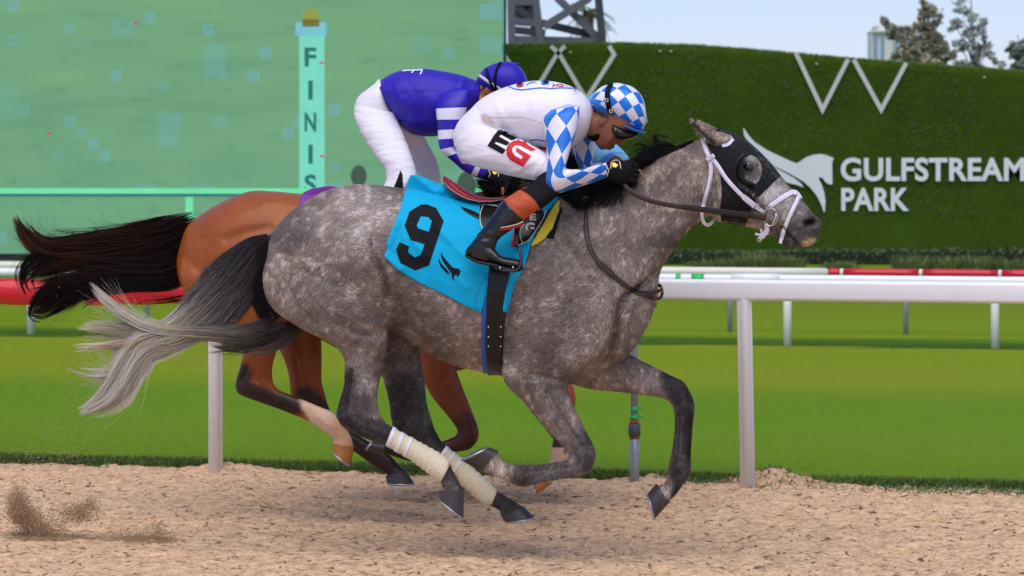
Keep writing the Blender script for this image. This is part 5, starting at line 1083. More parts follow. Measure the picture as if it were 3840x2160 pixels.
for pts in ([(1778, 1148), (1800, 1070), (1828, 1030)], [(1772, 1152), (1805, 1160)]):
    V, Fc, _ = drape(band(pts, 1.6), [], CT, .003, 12, -.28); mesh('hem_seam', V, Fc, simple('cloth_seam', lin(6, 142, 178), .6), CL)
# saddle
SD = empty('racing_saddle', W(1830, 760, 0), 'small racing saddle with red patent seat and black flaps', 'saddle')
st = [(1664, 658, 1665, 694, 0, .04), (1692, 674, 1680, 716, 0, .08), (1727, 699, 1710, 739, 0, .105), (1762, 721, 1750, 756, 0, .115), (1802, 737, 1793, 763, 0, .115), (1850, 742, 1848, 760, 0, .105), (1892, 738, 1892, 751, 0, .09)]
V, Fc, _ = loft(st, 24, 4, .5, power=.8); mesh('seat', V, Fc, M_redl, SD)
for k, ry in ((.7, 1.0),):
    V, Fc = tube([W(a[0] + (a[2] - a[0]) * k, a[1] + (a[3] - a[1]) * k, -a[5] * ry * (1 if k > .5 else .93) - .002) for a in st], .0011, 6); mesh('seat_piping', V, Fc, M_piping, SD)
def q4b(l): return [(1720 + a / 4, 680 + b / 4) for a, b in l]
def flap(name, poly, off, mat, tree=GT, step=10, th=.003, two=True):
    V, Fc, _ = drape(poly, [], tree, off, step, -.28)
    if two: mesh(name, *mirror(V, Fc), mat, SD, solid=th)
    return mesh(name, V, Fc, mat, SD, solid=th)
flap('rear_flap', [(1800, 772), (1890, 768), (1905, 800), (1870, 850), (1812, 866), (1802, 835), (1800, 800)], .018, M_patent)
FL = flap('front_flap', q4b([(1160, 400), (1200, 420), (1260, 430), (1280, 500), (1240, 600), (1150, 740), (1070, 860), (960, 930), (870, 960), (850, 940), (890, 800), (910, 660), (1000, 560)]), .022, M_patent)
for pts in ([(1310, 430), (1285, 520), (1240, 600), (1070, 862), (955, 932), (880, 965)], [(990, 640), (930, 720), (920, 800), (955, 925)], [(370, 350), (325, 480), (325, 600), (355, 700)], [(280, 325), (590, 370)]):
    V, Fc, _ = drape(band(q4b(pts), 1.3), [], GT, .0265, 8, -.28); mesh('flap_stitching', V, Fc, M_piping, FL)
V, Fc, _ = drape(q4b([(30, 380), (180, 430), (320, 500), (320, 570), (180, 510), (60, 440)]), [], GT, .016, 8, -.28); mesh('saddle_tab', V, Fc, M_patent, SD, solid=.004)
flap('girth_point', q4b([(830, 730), (905, 660), (870, 960), (840, 985), (780, 985)]), .026, simple('red_leather', lin(178, 20, 22), .4, .15, 20), two=False)
yG = GT.ray_cast(CAM, (Vector(Wp(1988, 850, 0)) - CAM).normalized())[0].y - .030
M_wprint = simple('white_print', lin(232, 232, 234), .5)
word('G', 1970, 2005, 834, 872, yG, .003, M_wprint, FL, .03, 'monogram'); word('E', 1986, 2010, 802, 826, yG - .002, .003, M_wprint, FL, .03, 'monogram')
flap('foam_pad', [(1700 + a / 2, 640 + b / 2) for a, b in [(797, 232), (793, 295), (742, 432), (692, 502), (642, 542), (584, 570), (600, 530), (650, 450), (720, 330), (780, 240)]], .012, M_yel, th=.016)
flap('under_pad', [(1700 + a / 2, 640 + b / 2) for a, b in [(800, 262), (818, 300), (800, 340), (772, 445), (752, 512), (690, 500), (735, 432), (786, 300)]], .006, M_black, th=.006)
strap('girth_edge', [(1858, 1060), (1852, 1180), (1846, 1300), (1846, 1398)], [44, 44, 40, 32], GT, .007, M_blue, SD, th=.006, step=14); GI = strap('girth', [(1876, 985), (1868, 1080), (1860, 1180), (1854, 1300), (1856, 1404)], [40, 40, 36, 33, 26], GT, .014, M_patent, SD, th=.006, step=14)
for v_ in (1225, 1262, 1298):
    for u_ in (1832, 1878):
        h = GT.ray_cast(CAM, (Vector(Wp(u_, v_, 0)) - CAM).normalized())[0]; V, Fc = ball(np.array(h) + np.array([0, -.018, 0]), (.005, .004, .005), 1); mesh('girth_stud', V, Fc, M_steelb, GI)
V, Fc = tube([W(a, b, -.40 - (b - 922) * .0004) for a, b in [(1936, 922), (1948, 935), (1954, 960), (1955, 985), (1948, 1004), (1930, 1018), (1890, 1014), (1850, 1002)]], .006, 8); STI = mesh('stirrup', V, Fc, simple('dark_metal', lin(50, 50, 54), .3, metal=.6), SD)
for u_, v_ in ((1876, 1004), (1924, 1003)):
    V, Fc = ball(W(u_, v_, -.443), (.006, .004, .006), 1); mesh('stirrup_bolt', V, Fc, M_steelb, STI)
V, Fc, _ = loft(spine([(1938, 830), (1936, 880), (1936, 925)], 7, [-.33, -.37, -.40], .004), 8, 3); mesh('stirrup_leather', V, Fc, M_patent, SD)
# ------------------------------------------------------------------ jockeys
def diamond_mat(name, a, n, c1, c2, rough=0.42):
    m, nt, bs = newmat(name); tc = nd(nt, 'ShaderNodeUVMap'); sp = nd(nt, 'ShaderNodeSeparateXYZ'); nt.links.new(tc.outputs[0], sp.inputs[0])
    x = mth(nt, 'DIVIDE', sp.outputs[0], a); y = mth(nt, 'MULTIPLY', sp.outputs[1], n)
    p = mth(nt, 'FLOOR', mth(nt, 'ADD', mth(nt, 'ADD', x, y), 50.25)); q = mth(nt, 'FLOOR', mth(nt, 'ADD', mth(nt, 'SUBTRACT', x, y), 50.25))
    k = mth(nt, 'MODULO', mth(nt, 'ADD', p, q), 2.0)
    c = mixc(nt, c1, c2, k); vec = coords(nt, 'Object'); nz = noise(nt, coords(nt, 'Object', (1, 1, 1), (0, .6, 0)), 26, 3, .5, 1.5)
    put(nt, bs, 'Base Color', c); put(nt, bs, 'Roughness', rough); put(nt, bs, 'Normal', bump(nt, nz, .22, .006)); return m
def stripe_mat(name, stops, rough=0.45):
    m, nt, bs = newmat(name); tc = nd(nt, 'ShaderNodeUVMap'); sp = nd(nt, 'ShaderNodeSeparateXYZ'); nt.links.new(tc.outputs[0], sp.inputs[0])
    r = nd(nt, 'ShaderNodeValToRGB'); r.color_ramp.interpolation = 'CONSTANT'; e = r.color_ramp.elements
    while len(e) < len(stops): e.new(.5)
    for i, (p, c) in enumerate(stops): e[i].position = p; e[i].color = tuple(c) + (1,)
    nt.links.new(sp.outputs[0], r.inputs[0]); vec = coords(nt, 'Object')
    put(nt, bs, 'Base Color', r.outputs[0]); put(nt, bs, 'Roughness', rough); put(nt, bs, 'Normal', bump(nt, noise(nt, vec, 22, 3, .5, 1.2), .25, .008)); return m
def cloth_mat(name, col, rough=.6, wr=18, st=.3):
    if name in MATS: return MATS[name]
    m, nt, bs = newmat(name); vec = coords(nt, 'Object', (1, 1, 1), (0, math.radians(35), 0))
    mp = coords(nt, 'Object', (1, 1, 4.5), (0, math.radians(32), 0)); w = noise(nt, mp, wr * .45, 3, .45, 1.2); f = noise(nt, vec, 5, 3)
    c = mixc(nt, tuple(x * .93 for x in col), tuple(min(1, x * 1.05) for x in col), f)
    put(nt, bs, 'Base Color', c); put(nt, bs, 'Roughness', rough); put(nt, bs, 'Sheen Weight', .1); put(nt, bs, 'Specular IOR Level', .3)
    put(nt, bs, 'Normal', bump(nt, w, st, .022, bump(nt, noise(nt, vec, 220, 2), .1, .001))); MATS[name] = m; return m
M_wht = cloth_mat('white_breeches', lin(238, 233, 238), .6, 16, .22); M_jwh = cloth_mat('white_silks', lin(240, 236, 244), .45, 8, .18)
M_skin = simple('tanned_skin', lin(150, 92, 60), .5, .12, 12, 90, .12, .002, spec=.4)
M_glove = simple('black_glove', lin(14, 14, 16), .8, .2, 30, 60, .3, .003, spec=.2); M_blkcl = simple('black_stretch_cloth', lin(13, 13, 16), .8, .15, 12, 14, .3, .008, spec=.2)
M_boot = simple('black_boot_leather', lin(18, 18, 20), .3, .2, 16, 9, .5, .02, spec=.5, coat=.15)
M_sole = simple('rubber_sole', lin(22, 21, 22), .7, .2, 20)
BL, WT = lin(12, 118, 214), lin(234, 232, 242)
M_dia = diamond_mat('blue_white_diamond_silk', .126, 5, BL, WT); M_hdia = diamond_mat('blue_white_diamond_cap', .066, 8, BL, WT, .35)
M_bcl = cloth_mat('blue_silk', BL, .45, 14, .2); M_gog = simple('goggle_lens', lin(24, 23, 20), .22, .2, 12, spec=.4)
def inner(st, g=-.012): return loft(st, 16, 3, .4, grow=g)
def person(loc, label, grp='jockeys racing'): return empty('person', loc, label, 'person', grp)
def shell(name, st, mat, parent, n=22, sub=5, lane=0.0, cap=.5, power=1.0, wr=None, ends=(True, True)):
    V, Fc, uv = loft(st, n, sub, cap, lane, power=power, ends=ends)
    if wr:
        Nn = normals(V, [f if len(f) == 4 else f + (f[-1],) for f in Fc]); uu, vv = uv_of(V); d = np.zeros(len(V))
        for poly, r, mm in wr: d += mm * .001 * np.exp(-(pdist(uu, vv, poly) / r) ** 2)
        V = V + Nn * d[:, None]
    return mesh(name, V, Fc, mat, parent, uvs=uv), (V, Fc)
def tree_of(VF): return bvh_of(*VF)
def decal(name, outline, holes, tree, mat, parent, off=.003, step=6, fall=0.0):
    V, Fc, _ = drape(outline, holes, tree, off, step, fall); return mesh(name, V, Fc, mat, parent)
def fingers(parent, knuck, tips, y, lane, mat, r=7.5):
    """four bent fingers from the knuckles, curling round the rein, and a thumb"""
    Ms = []
    for (k, t) in zip(knuck, tips):
        m1 = ((k[0] * .45 + t[0] * .55) + 9, (k[1] + t[1]) / 2 - 2)
        st = spine([k, m1, t, (t[0] - 13, t[1] + 5)], [r, r, r * .9, r * .75], [y, y - .014, y - .012, y + .002], [r * S0] * 2 + [r * S0 * .9, r * S0 * .75])
        Ms.append(loft(st, 10, 3, .8, lane)[:2])
    return Ms
# ---------------- rider of the grey
fx = W(1850, 1000, -.39)
J1 = person((fx[0], fx[1], fx[2]), 'crouched jockey in white silks with blue and white diamond sleeves and cap')
T1 = [(1748, 428, 1848, 500, 0, .12), (1800, 374, 1882, 522, 0, .145), (1859, 341, 1932, 542, 0, .162), (1925, 317, 1987, 560, 0, .172), (2000, 303, 2052, 572, 0, .178), (2070, 305, 2120, 565, 0, .175), (2130, 319, 2172, 535, 0, .155), (2180, 346, 2205, 500, 0, .11), (2208, 376, 2216, 470, 0, .075)]
P1 = [(1775, 400, 1850, 455, 0, .115), (1742, 430, 1850, 500, 0, .14), (1712, 468, 1850, 555, 0, .16), (1698, 520, 1815, 608, 0, .15), (1712, 572, 1770, 618, 0, .10)]
TH1 = [(1800, 452, 1703, 540, -0.08, 0.08), (1858, 480, 1745, 607, -0.12, 0.088), (1925, 508, 1830, 637, -0.15, 0.088), (1992, 543, 1912, 659, -0.17, 0.082), (2048, 576, 1985, 673, -0.185, 0.072), (2088, 612, 2030, 682, -0.195, 0.062)]
TH1f = [(1800, 452, 1703, 540, 0.08, 0.08), (1930, 505, 1850, 632, 0.18, 0.085), (2060, 560, 2000, 655, 0.26, 0.07), (2120, 585, 2080, 662, 0.275, 0.062)]
SH1 = [(2128, 630, 2020, 632, -0.195, 0.06), (2128, 690, 2010, 670, -0.235, 0.06), (2080, 745, 1975, 705, -0.285, 0.056), (2012, 798, 1940, 714, -0.34, 0.052)]
SH1f = [(2180, 590, 2080, 600, 0.275, 0.058), (2180, 640, 2085, 660, 0.3, 0.058), (2120, 720, 2030, 690, 0.33, 0.052), (2030, 800, 1960, 730, 0.35, 0.048)]
BT1 = [(1966, 826, 1886, 748, -0.36, 0.055), (1932, 853, 1861, 787, -0.37, 0.053), (1897, 877, 1829, 830, -0.38, 0.048), (1870, 899, 1792, 880, -0.385, 0.044), (1858, 930, 1763, 918, -0.39, 0.042), (1856, 962, 1750, 948, -0.39, 0.042), (1856, 980, 1750, 962, -0.39, 0.04)]
FT1 = [(1757, 922, 1749, 960, -0.39, 0.034), (1800, 896, 1790, 977, -0.39, 0.042), (1848, 925, 1842, 988, -0.39, 0.044), (1880, 958, 1880, 998, -0.39, 0.046), (1920, 966, 1915, 1008, -0.39, 0.046), (1948, 974, 1944, 1012, -0.39, 0.04), (1960, 986, 1957, 1006, -0.39, 0.022)]
A1 = [(2172, 398, 2064, 412, -0.165, 0.05), (2172, 425, 2038, 445, -0.195, 0.066), (2163, 485, 2042, 500, -0.22, 0.068), (2144, 545, 2050, 560, -0.245, 0.062), (2128, 600, 2050, 622, -0.275, 0.056), (2124, 634, 2050, 690, -0.29, 0.054), (2152, 635, 2082, 724, -0.28, 0.05), (2190, 632, 2140, 711, -0.24, 0.046), (2235, 618, 2205, 690, -0.18, 0.041), (2272, 608, 2274, 666, -0.12, 0.034)]
A1f = [(2225, 470, 2120, 480, .17, .06), (2232, 530, 2145, 540, .19, .056), (2230, 580, 2160, 600, .19, .052), (2222, 612, 2185, 642, .17, .048), (2260, 608, 2232, 648, .12, .042), (2296, 618, 2284, 655, .06, .036)]
N1 = [(2185, 385, 2180, 505, 0, .062), (2215, 402, 2210, 518, 0, .06), (2245, 420, 2232, 530, 0, .062), (2270, 430, 2245, 530, 0, .064)]
F1 = [(2400, 470, 2232, 400, 0, .078), (2390, 486, 2236, 428, 0, .079), (2356, 502, 2232, 455, 0, .077), (2332, 514, 2228, 480, 0, .072), (2318, 532, 2226, 502, 0, .063), (2300, 545, 2226, 520, 0, .053), (2282, 555, 2232, 538, 0, .043), (2266, 562, 2243, 551, 0, .028)]
NO1 = [(2345, 498, 2325, 500, 0, .011), (2346, 513, 2318, 518, 0, .014), (2345, 526, 2312, 530, 0, .019), (2336, 539, 2312, 540, 0, .016)]
CR1 = [(2400, 380, 2250, 340, 0, .06), (2405, 420, 2235, 370, 0, .085), (2400, 460, 2232, 400, 0, .085), (2385, 486, 2238, 425, 0, .075)]
hand1 = [(2270, 610, 2272, 666, -.12, .03), (2300, 604, 2298, 684, -.11, .03), (2340, 602, 2330, 694, -.10, .032), (2368, 608, 2358, 690, -.095, .026)]
hand1f = [(2290, 618, 2282, 656, .06, .03), (2330, 606, 2320, 664, .04, .03), (2370, 604, 2362, 662, .03, .03)]
lips = [ball(W(2297, 550, 0), (.010, .022, .008), 2), ball(W(2285, 558, 0), (.009, .018, .007), 2), ball(W(2252, 453, -.073), (.013, .010, .022), 2), ball(W(2252, 453, .073), (.013, .010, .022), 2)]
bodyparts = [inner(s) for s in (T1, P1, TH1, TH1f, SH1, SH1f, BT1, FT1, A1, A1f)] + [loft(N1, 18, 4, .4), loft(F1, 20, 4, .5), loft(NO1, 12, 4, .6), loft(CR1, 18, 4, .5), inner(hand1, -.003), inner(hand1f, -.003)] + lips
V, Fc, E = union(bodyparts, .0062, 3)
V = sculpt(V, Fc, [([(2254, 444), (2250, 462)], 5, -7, 0), ([(2305, 546), (2285, 551)], 3, -4, 0), ([(2310, 500), (2330, 508)], 9, -6, 0), ([(2290, 520), (2275, 535)], 14, 4, 0), ([(2240, 490), (2235, 520)], 10, -4, 0)])
uu, vv = uv_of(V); C = np.tile(np.array(lin(146, 88, 58)), (len(V), 1)); C = paint(C, uu, vv, [(2304, 546), (2284, 553)], 6, lin(112, 58, 46), .8, .7); C = paint(C, uu, vv, [(2225, 410), (2250, 425), (2275, 438)], 11, lin(28, 22, 20), .6, .9); C = paint(C, uu, vv, [(2335, 530), (2343, 522)], 10, lin(150, 84, 58), .9, .6)
C = paint(C, uu, vv, [(2262, 470), (2280, 450)], 9, lin(70, 46, 34), .9, .6)
M_skinv = simple('skin', (0.3, .15, .09), .45, .10, 30, 120, .12, .0015, spec=.4, col_attr=True)
BODY1 = mesh('body', V, Fc, M_skinv, J1, cols=C); B1T = bvh_of(V, Fc)
V, Fc = ball(W(2245, 465, -.086), (.003, .003, .003), 1); mesh('ear_stud', V, Fc, M_steelb, BODY1)
wrk = [([(1705, 560), (1780, 560), (1860, 600)], 4, 5), ([(1712, 590), (1790, 590), (1880, 625)], 4, 5), ([(1700, 530), (1760, 528), (1830, 545)], 4, 4), ([(1705, 575), (1785, 577), (1870, 612)], 3.5, -5), ([(1735, 610), (1810, 610), (1900, 640)], 4, -4), ([(1790, 462), (1796, 520), (1830, 560)], 5, 5), ([(1940, 640), (1985, 610), (2040, 600)], 4, 5), ([(1950, 655), (2000, 622)], 4, -5), ([(1790, 640), (1850, 600), (1960, 610)], 6, 4), ([(1760, 600), (1830, 575), (1930, 570)], 5, 4), ([(1730, 550), (1800, 545), (1850, 560)], 5, 4), ([(1740, 580), (1800, 565)], 4, -4), ([(1800, 620), (1900, 612), (1990, 640)], 5, -3), ([(1720, 500), (1790, 480), (1850, 490)], 5, 3), ([(1900, 650), (1960, 630), (2020, 590)], 6, 4), ([(2000, 660), (2020, 630), (2045, 600)], 5, 5), ([(1985, 665), (2008, 630)], 4, -4), ([(1850, 520), (1900, 540), (1950, 600)], 7, 3)]
wrk = [(a, r, mm * .75) for a, r, mm in wrk]
_, pv = shell('breeches_seat', P1, M_wht, J1, wr=wrk); _, tv = shell('breeches_leg', TH1, M_wht, J1, 26, 8, wr=wrk); shell('breeches_leg', TH1f, M_wht, J1)
shell('knee_garment', SH1, M_blkcl, J1); shell('knee_garment', SH1f, M_blkcl, J1)
jer, jv = shell('silks_body', T1, M_jwh, J1, 28, 6, wr=[([(2040, 500), (1990, 450), (1930, 420)], 7, 7), ([(2045, 480), (2010, 420), (1990, 380)], 8, 6), ([(1860, 390), (1900, 460), (1960, 520)], 8, 6), ([(1880, 400), (1920, 470), (1990, 510)], 6, -5), ([(2150, 340), (2110, 380), (2100, 420)], 8, 5), ([(1840, 440), (1930, 440), (2030, 470)], 4, 3), ([(1880, 420), (1960, 400)], 9, 4), ([(1990, 520), (2040, 470)], 8, 4), ([(1900, 500), (1990, 530)], 8, -3)])
SL, slv = shell('sleeve', A1, M_dia, J1, 26, 8, wr=[([(2126, 636), (2150, 690)], 4, 3), ([(2120, 640), (2125, 700)], 4, -3), ([(2128, 632), (2170, 665)], 4, 3)]); shell('sleeve', A1f, M_dia, J1, 22, 8)
shell('collar', [(2174, 350, 2150, 516, 0, .10), (2190, 364, 2168, 512, 0, .09), (2207, 378, 2190, 506, 0, .082), (2212, 383, 2197, 500, 0, .076)], M_jwh, J1, 24, 5, ends=(True, True), wr=[([(2190, 400), (2185, 480)], 3, 3), ([(2205, 400), (2198, 480)], 3, 3), ([(2197, 400), (2191, 480)], 2.5, -3)])
shell('boot_cuff', [(2026, 786, 1950, 712, -.345, .056), (2008, 794, 1941, 716, -.35, .0575), (1985, 810, 1912, 735, -.355, .057), (1962, 828, 1888, 750, -.36, .0565)], M_orng, J1, wr=[([(1900, 750), (1950, 775), (2000, 780)], 4, 4), ([(1940, 790), (1970, 800)], 4, -3)])
BOOT, bv = shell('boot', BT1, M_boot, J1, 26, 6, wr=[([(1785, 878), (1830, 876), (1870, 882)], 5, 5), ([(1790, 890), (1850, 892)], 4, -5), ([(1780, 905), (1850, 912)], 5, 3)]); shell('boot_foot', FT1, M_boot, BOOT, 22, 6)
shell('boot_sole', [(1744, 952, 1746, 966, -.39, .040), (1790, 974, 1790, 988, -.39, .049), (1845, 985, 1845, 998, -.39, .050), (1900, 1001, 1900, 1013, -.39, .051), (1945, 1008, 1945, 1019, -.39, .042), (1962, 1002, 1962, 1010, -.39, .02)], M_sole, BOOT, 18, 4, power=.7)
shell('boot', [(2030, 800, 1960, 730, .35, .052), (1965, 870, 1890, 800, .37, .048), (1890, 930, 1790, 900, .39, .044), (1880, 980, 1770, 965, .39, .042)], M_boot, J1)
free_strap('boot_strap', [(1872, 862, -.425), (1905, 856, -.43), (1940, 848, -.42), (1962, 836, -.40)], [2, 6, 6, 4], .004, simple('red_leather', lin(178, 20, 22), .4), J1); free_strap('boot_strap_edge', [(1878, 854, -.43), (1910, 848, -.435), (1942, 840, -.425), (1962, 830, -.405)], 1.6, .004, M_piping, J1)
HM, hv = shell('cap', [(2213, 380, 2216, 398, 0, .03), (2228, 350, 2240, 421, 0, .075), (2255, 326, 2270, 437, 0, .10), (2290, 313, 2300, 450, 0, .112), (2330, 312, 2335, 469, 0, .115), (2370, 325, 2368, 481, 0, .108), (2400, 350, 2395, 489, 0, .094), (2416, 385, 2410, 486, 0, .07), (2422, 420, 2418, 470, 0, .04)], M_hdia, J1, 32, 6, cap=.6)
HT = tree_of(hv); strap('cap_band', [(2217, 372), (2245, 399), (2280, 425), (2322, 451), (2362, 474), (2404, 490)], 9.5, HT, .0025, M_bcl, HM, th=.002)
shell('cap_peak', [(2342, 468, 2338, 478, 0, .10), (2370, 480, 2366, 490, 0, .10), (2400, 490, 2396, 499, 0, .085), (2420, 495, 2418, 502, 0, .045)], M_bcl, HM, 22, 4)
GS = strap('goggle_strap', [(2293, 311), (2281, 335), (2277, 362), (2283, 405), (2296, 445), (2308, 474)], 8.5, HT, .006, M_blkcl, J1, th=.003)
for a, b in ((2275, 376), (2291, 418)):
    V, Fc = tube([W(a + s * 7 * .7, b + t * 7, -.118) for s, t in ((-1, -.8), (1, -.8), (1, .8), (-1, .8), (-1, -.8))], .0018, 6); mesh('strap_buckle', V, Fc, M_piping, GS)
for sg in (-1, 1):
    shell('goggles', [(2296, 464, 2300, 502, sg * .068, .020), (2316, 472, 2312, 519, sg * .062, .032), (2342, 482, 2334, 526, sg * .046, .042), (2374, 494, 2362, 523, sg * .028, .038), (2394, 499, 2386, 515, sg * .012, .022)], M_gog, J1, 18, 5)
V, Fc, _ = drape([(2303, 478), (2308, 480), (2309, 490), (2305, 491)], [], B1T, .05, 5, -.09); mesh('goggle_badge', V, Fc, M_bras, J1)
V, Fc, _ = drape([(2204, 508), (2220, 511), (2240, 503), (2249, 504), (2244, 518), (2232, 530), (2218, 529), (2204, 525)], [], B1T, .006, 5, -.06); mesh('chin_strap', V, Fc, M_blkcl, J1, solid=.003)
gv = [loft(hand1, 18, 4, .5)[:2]] + fingers(J1, [(2362, 616), (2364, 636), (2362, 656), (2356, 676)], [(2392, 628), (2394, 646), (2390, 664), (2380, 682)], -.105, 0, M_glove) + [loft(spine([(2330, 612), (2362, 606), (2384, 612), (2396, 622)], [8, 8, 7, 5], [-.085, -.07, -.065, -.07], [.009, .009, .008, .006]), 10, 3, .8)[:2]]
V, Fc, E = union(gv, .004, 2); GL = mesh('glove', V, Fc, M_glove, J1); GLT = bvh_of(V, Fc)
V, Fc, E = union([loft(hand1f, 18, 4, .5)[:2]] + fingers(J1, [(2364, 612), (2366, 628), (2364, 642), (2360, 655)], [(2390, 622), (2392, 636), (2388, 650), (2380, 662)], .02, 0, M_glove), .004, 2); mesh('glove', V, Fc, M_glove, J1)
V, Fc = ball(W(2397, 641, -.115), (.010, .008, .008), 2); mesh('fingertip', V, Fc, M_skin, BODY1)
decal('glove_badge', [(2296, 612), (2302, 608), (2312, 614), (2318, 620), (2310, 628), (2298, 626)], [], GLT, M_bras, GL, .002, 4, -.12)
for pts in ([(2290, 632), (2293, 610), (2304, 601), (2318, 602), (2325, 612), (2328, 632)], [(2272, 612), (2278, 630), (2284, 638)], [(2283, 640), (2279, 650), (2278, 662)]):
    V, Fc, _ = drape(band(pts, 1.5), [], GLT, .002, 5, -.12); mesh('glove_trim', V, Fc, M_piping, GL)
# lettering on the breeches and the back
def q4c(l): return [(1700 + a / 4, 290 + b / 4) for a, b in l]
TT = tree_of(join(pv, tv)); M_bprint = simple('black_letter', lin(20, 20, 22), .8, spec=.2); M_rprint = simple('red_letter', lin(206, 16, 22), .6)
decal('letter_border', q4c([(685, 750), (960, 895), (1000, 925), (1110, 970), (1262, 1078), (1172, 1118), (1185, 1175), (1048, 1368), (840, 1255), (785, 1160), (730, 1170), (492, 1030), (585, 870)]), [], TT, M_jwh, J1, .002, 8, -.2)
decal('letter', q4c([(690, 768), (948, 908), (915, 935), (870, 945), (715, 858), (685, 885), (845, 975), (800, 1025), (640, 965), (620, 990), (785, 1085), (760, 1130), (730, 1152), (510, 1028), (600, 880)]), [], TT, M_bprint, J1, .004, 6, -.2)
decal('letter', q4c([(1238, 1080), (1170, 1045), (1090, 985), (990, 940), (900, 950), (830, 1000), (790, 1080), (800, 1170), (850, 1240), (1045, 1345), (1165, 1175), (945, 1050), (940, 1110), (985, 1140), (1045, 1190), (1020, 1228), (930, 1180), (880, 1110), (880, 1060), (930, 1015), (985, 1015), (1080, 1060), (1165, 1105)]), [], TT, M_rprint, J1, .0045, 6, -.2)
JT = tree_of(jv)
def stroke(pts, half, mat, name='back_print', off=.003): V, Fc, _ = drape(band(q4c(pts), half), [], JT, off, 6, -.1); mesh(name, V, Fc, mat, jer)
stroke([(825, 128), (900, 166), (1010, 186), (1150, 172), (1320, 157), (1480, 166), (1600, 157), (1840, 162)], 2.2, M_bcl, 'back_outline')
stroke([(1060, 100), (1030, 85), (975, 92), (948, 112), (960, 130), (1010, 134), (1050, 122)], 2.0, M_rprint); stroke([(1490, 95), (1510, 115), (1485, 145)], 2.0, M_rprint); stroke([(1505, 105), (1530, 130)], 2.0, M_rprint); stroke([(1545, 112), (1580, 100), (1640, 112), (1650, 128), (1600, 134), (1550, 122), (1545, 112)], 1.8, M_rprint); stroke([(1690, 112), (1700, 135)], 1.8, M_rprint)
stroke([(1250, 62), (1180, 78), (1130, 92), (1100, 115)], 2.0, M_bcl); stroke([(1310, 62), (1420, 62), (1400, 85), (1320, 100)], 3.2, M_bcl)
stroke([(540, 600), (750, 605), (980, 600), (1150, 630), (1330, 690)], .9, simple('seam', lin(170, 168, 186), .6), 'side_seam', .002)
M_lin = simple('bare_lining', lin(214, 196, 186), .7); decal('waist_lining', q4c([(410, 565), (470, 540), (540, 600), (620, 720), (560, 700), (440, 650)]), [], tree_of(join(jv, pv, tv)), M_lin, J1, .004, 8, -.15)
decal('belt_logo', q4c([(1250, 1030), (1400, 1050), (1400, 1095), (1310, 1080)]), [], JT, M_rprint, jer, .004, 8, -.15); stroke([(1140, 950), (1250, 940), (1400, 965)], 2.0, M_bcl, 'front_trim')
# ------------------------------------------------------------------ the bay horse, one lane further
L2 = 1.3
def m2(s): return (662 + (s[0] - 984) * .909, 668 + (s[1] - 641) * .909, 662 + (s[2] - 984) * .909, 668 + (s[3] - 641) * .909, s[4], s[5])
def rot2(s, a=18, k=.82, c=(1900, 760)):
    ca, sa = math.cos(math.radians(a)) * k, math.sin(math.radians(a)) * k
    w_ = min(1.0, max(0.0, ((s[0] + s[2]) / 2 - 1780) / 160))
    f = lambda x, y: (x + w_ * (c[0] + (x - c[0]) * ca - (y - c[1]) * sa - x), y + w_ * (c[1] + (x - c[0]) * sa + (y - c[1]) * ca - y))
    return (*f(s[0], s[1]), *f(s[2], s[3]), s[4], s[5])
B_trunk = [(668, 945, 668, 1045, 0, .05), (700, 852, 694, 1095, 0, .14), (740, 814, 735, 1130, 0, .20), (795, 777, 800, 1165, 0, .245), (867, 741, 880, 1195, 0, .27), (940, 716, 970, 1215, 0, .285)] + [m2(s) for s in G_trunk[6:]]
B_trunk = [(s[0], {6: 716, 7: 722, 8: 732}.get(i, s[1]), *s[2:]) for i, s in enumerate(B_trunk)]
B_nh = [(1060, 950, 672, 975, -.12, .10), (1085, 1050, 672, 1050, -.14, .13), (1090, 1140, 735, 1140, -.145, .12), (1085, 1210, 840, 1212, -.145, .10), (1062, 1262, 900, 1262, -.14, .08), (1040, 1310, 912, 1305, -.14, .066), (1023, 1370, 902, 1366, -.135, .055), (1022, 1420, 886, 1420, -.13, .047), (1034, 1451, 882, 1450, -.13, .045), (1050, 1464, 894, 1478, -.13, .043), (1075, 1474, 940, 1498, -.13, .036), (1112, 1489, 1015, 1524, -.13, .03),
        (1160, 1508, 1100, 1556, -.13, .028), (1202, 1526, 1155, 1580, -.13, .028), (1240, 1541, 1197, 1606, -.13, .033), (1268, 1563, 1226, 1628, -.13, .034), (1295, 1600, 1246, 1645, -.13, .03), (1318, 1642, 1250, 1656, -.13, .032), (1327, 1680, 1246, 1667, -.13, .04)]
B_fh = [(1180, 1080, 960, 1080, .13, .11), (1200, 1200, 1010, 1220, .14, .09), (1205, 1275, 1036, 1290, .14, .072), (1207, 1330, 1060, 1338, .135, .062), (1207, 1390, 1079, 1395, .13, .053), (1207, 1430, 1086, 1440, .13, .046), (1218, 1472, 1090, 1482, .13, .045), (1234, 1526, 1112, 1530, .13, .043), (1252, 1562, 1160, 1572, .13, .038), (1300, 1602, 1250, 1645, .13, .03), (1365, 1645, 1325, 1692, .13, .029), (1440, 1690, 1397, 1745, .13, .031), (1476, 1719, 1433, 1766, .13, .033), (1500, 1748, 1452, 1776, .13, .03), (1519, 1764, 1447, 1787, .13, .038)]
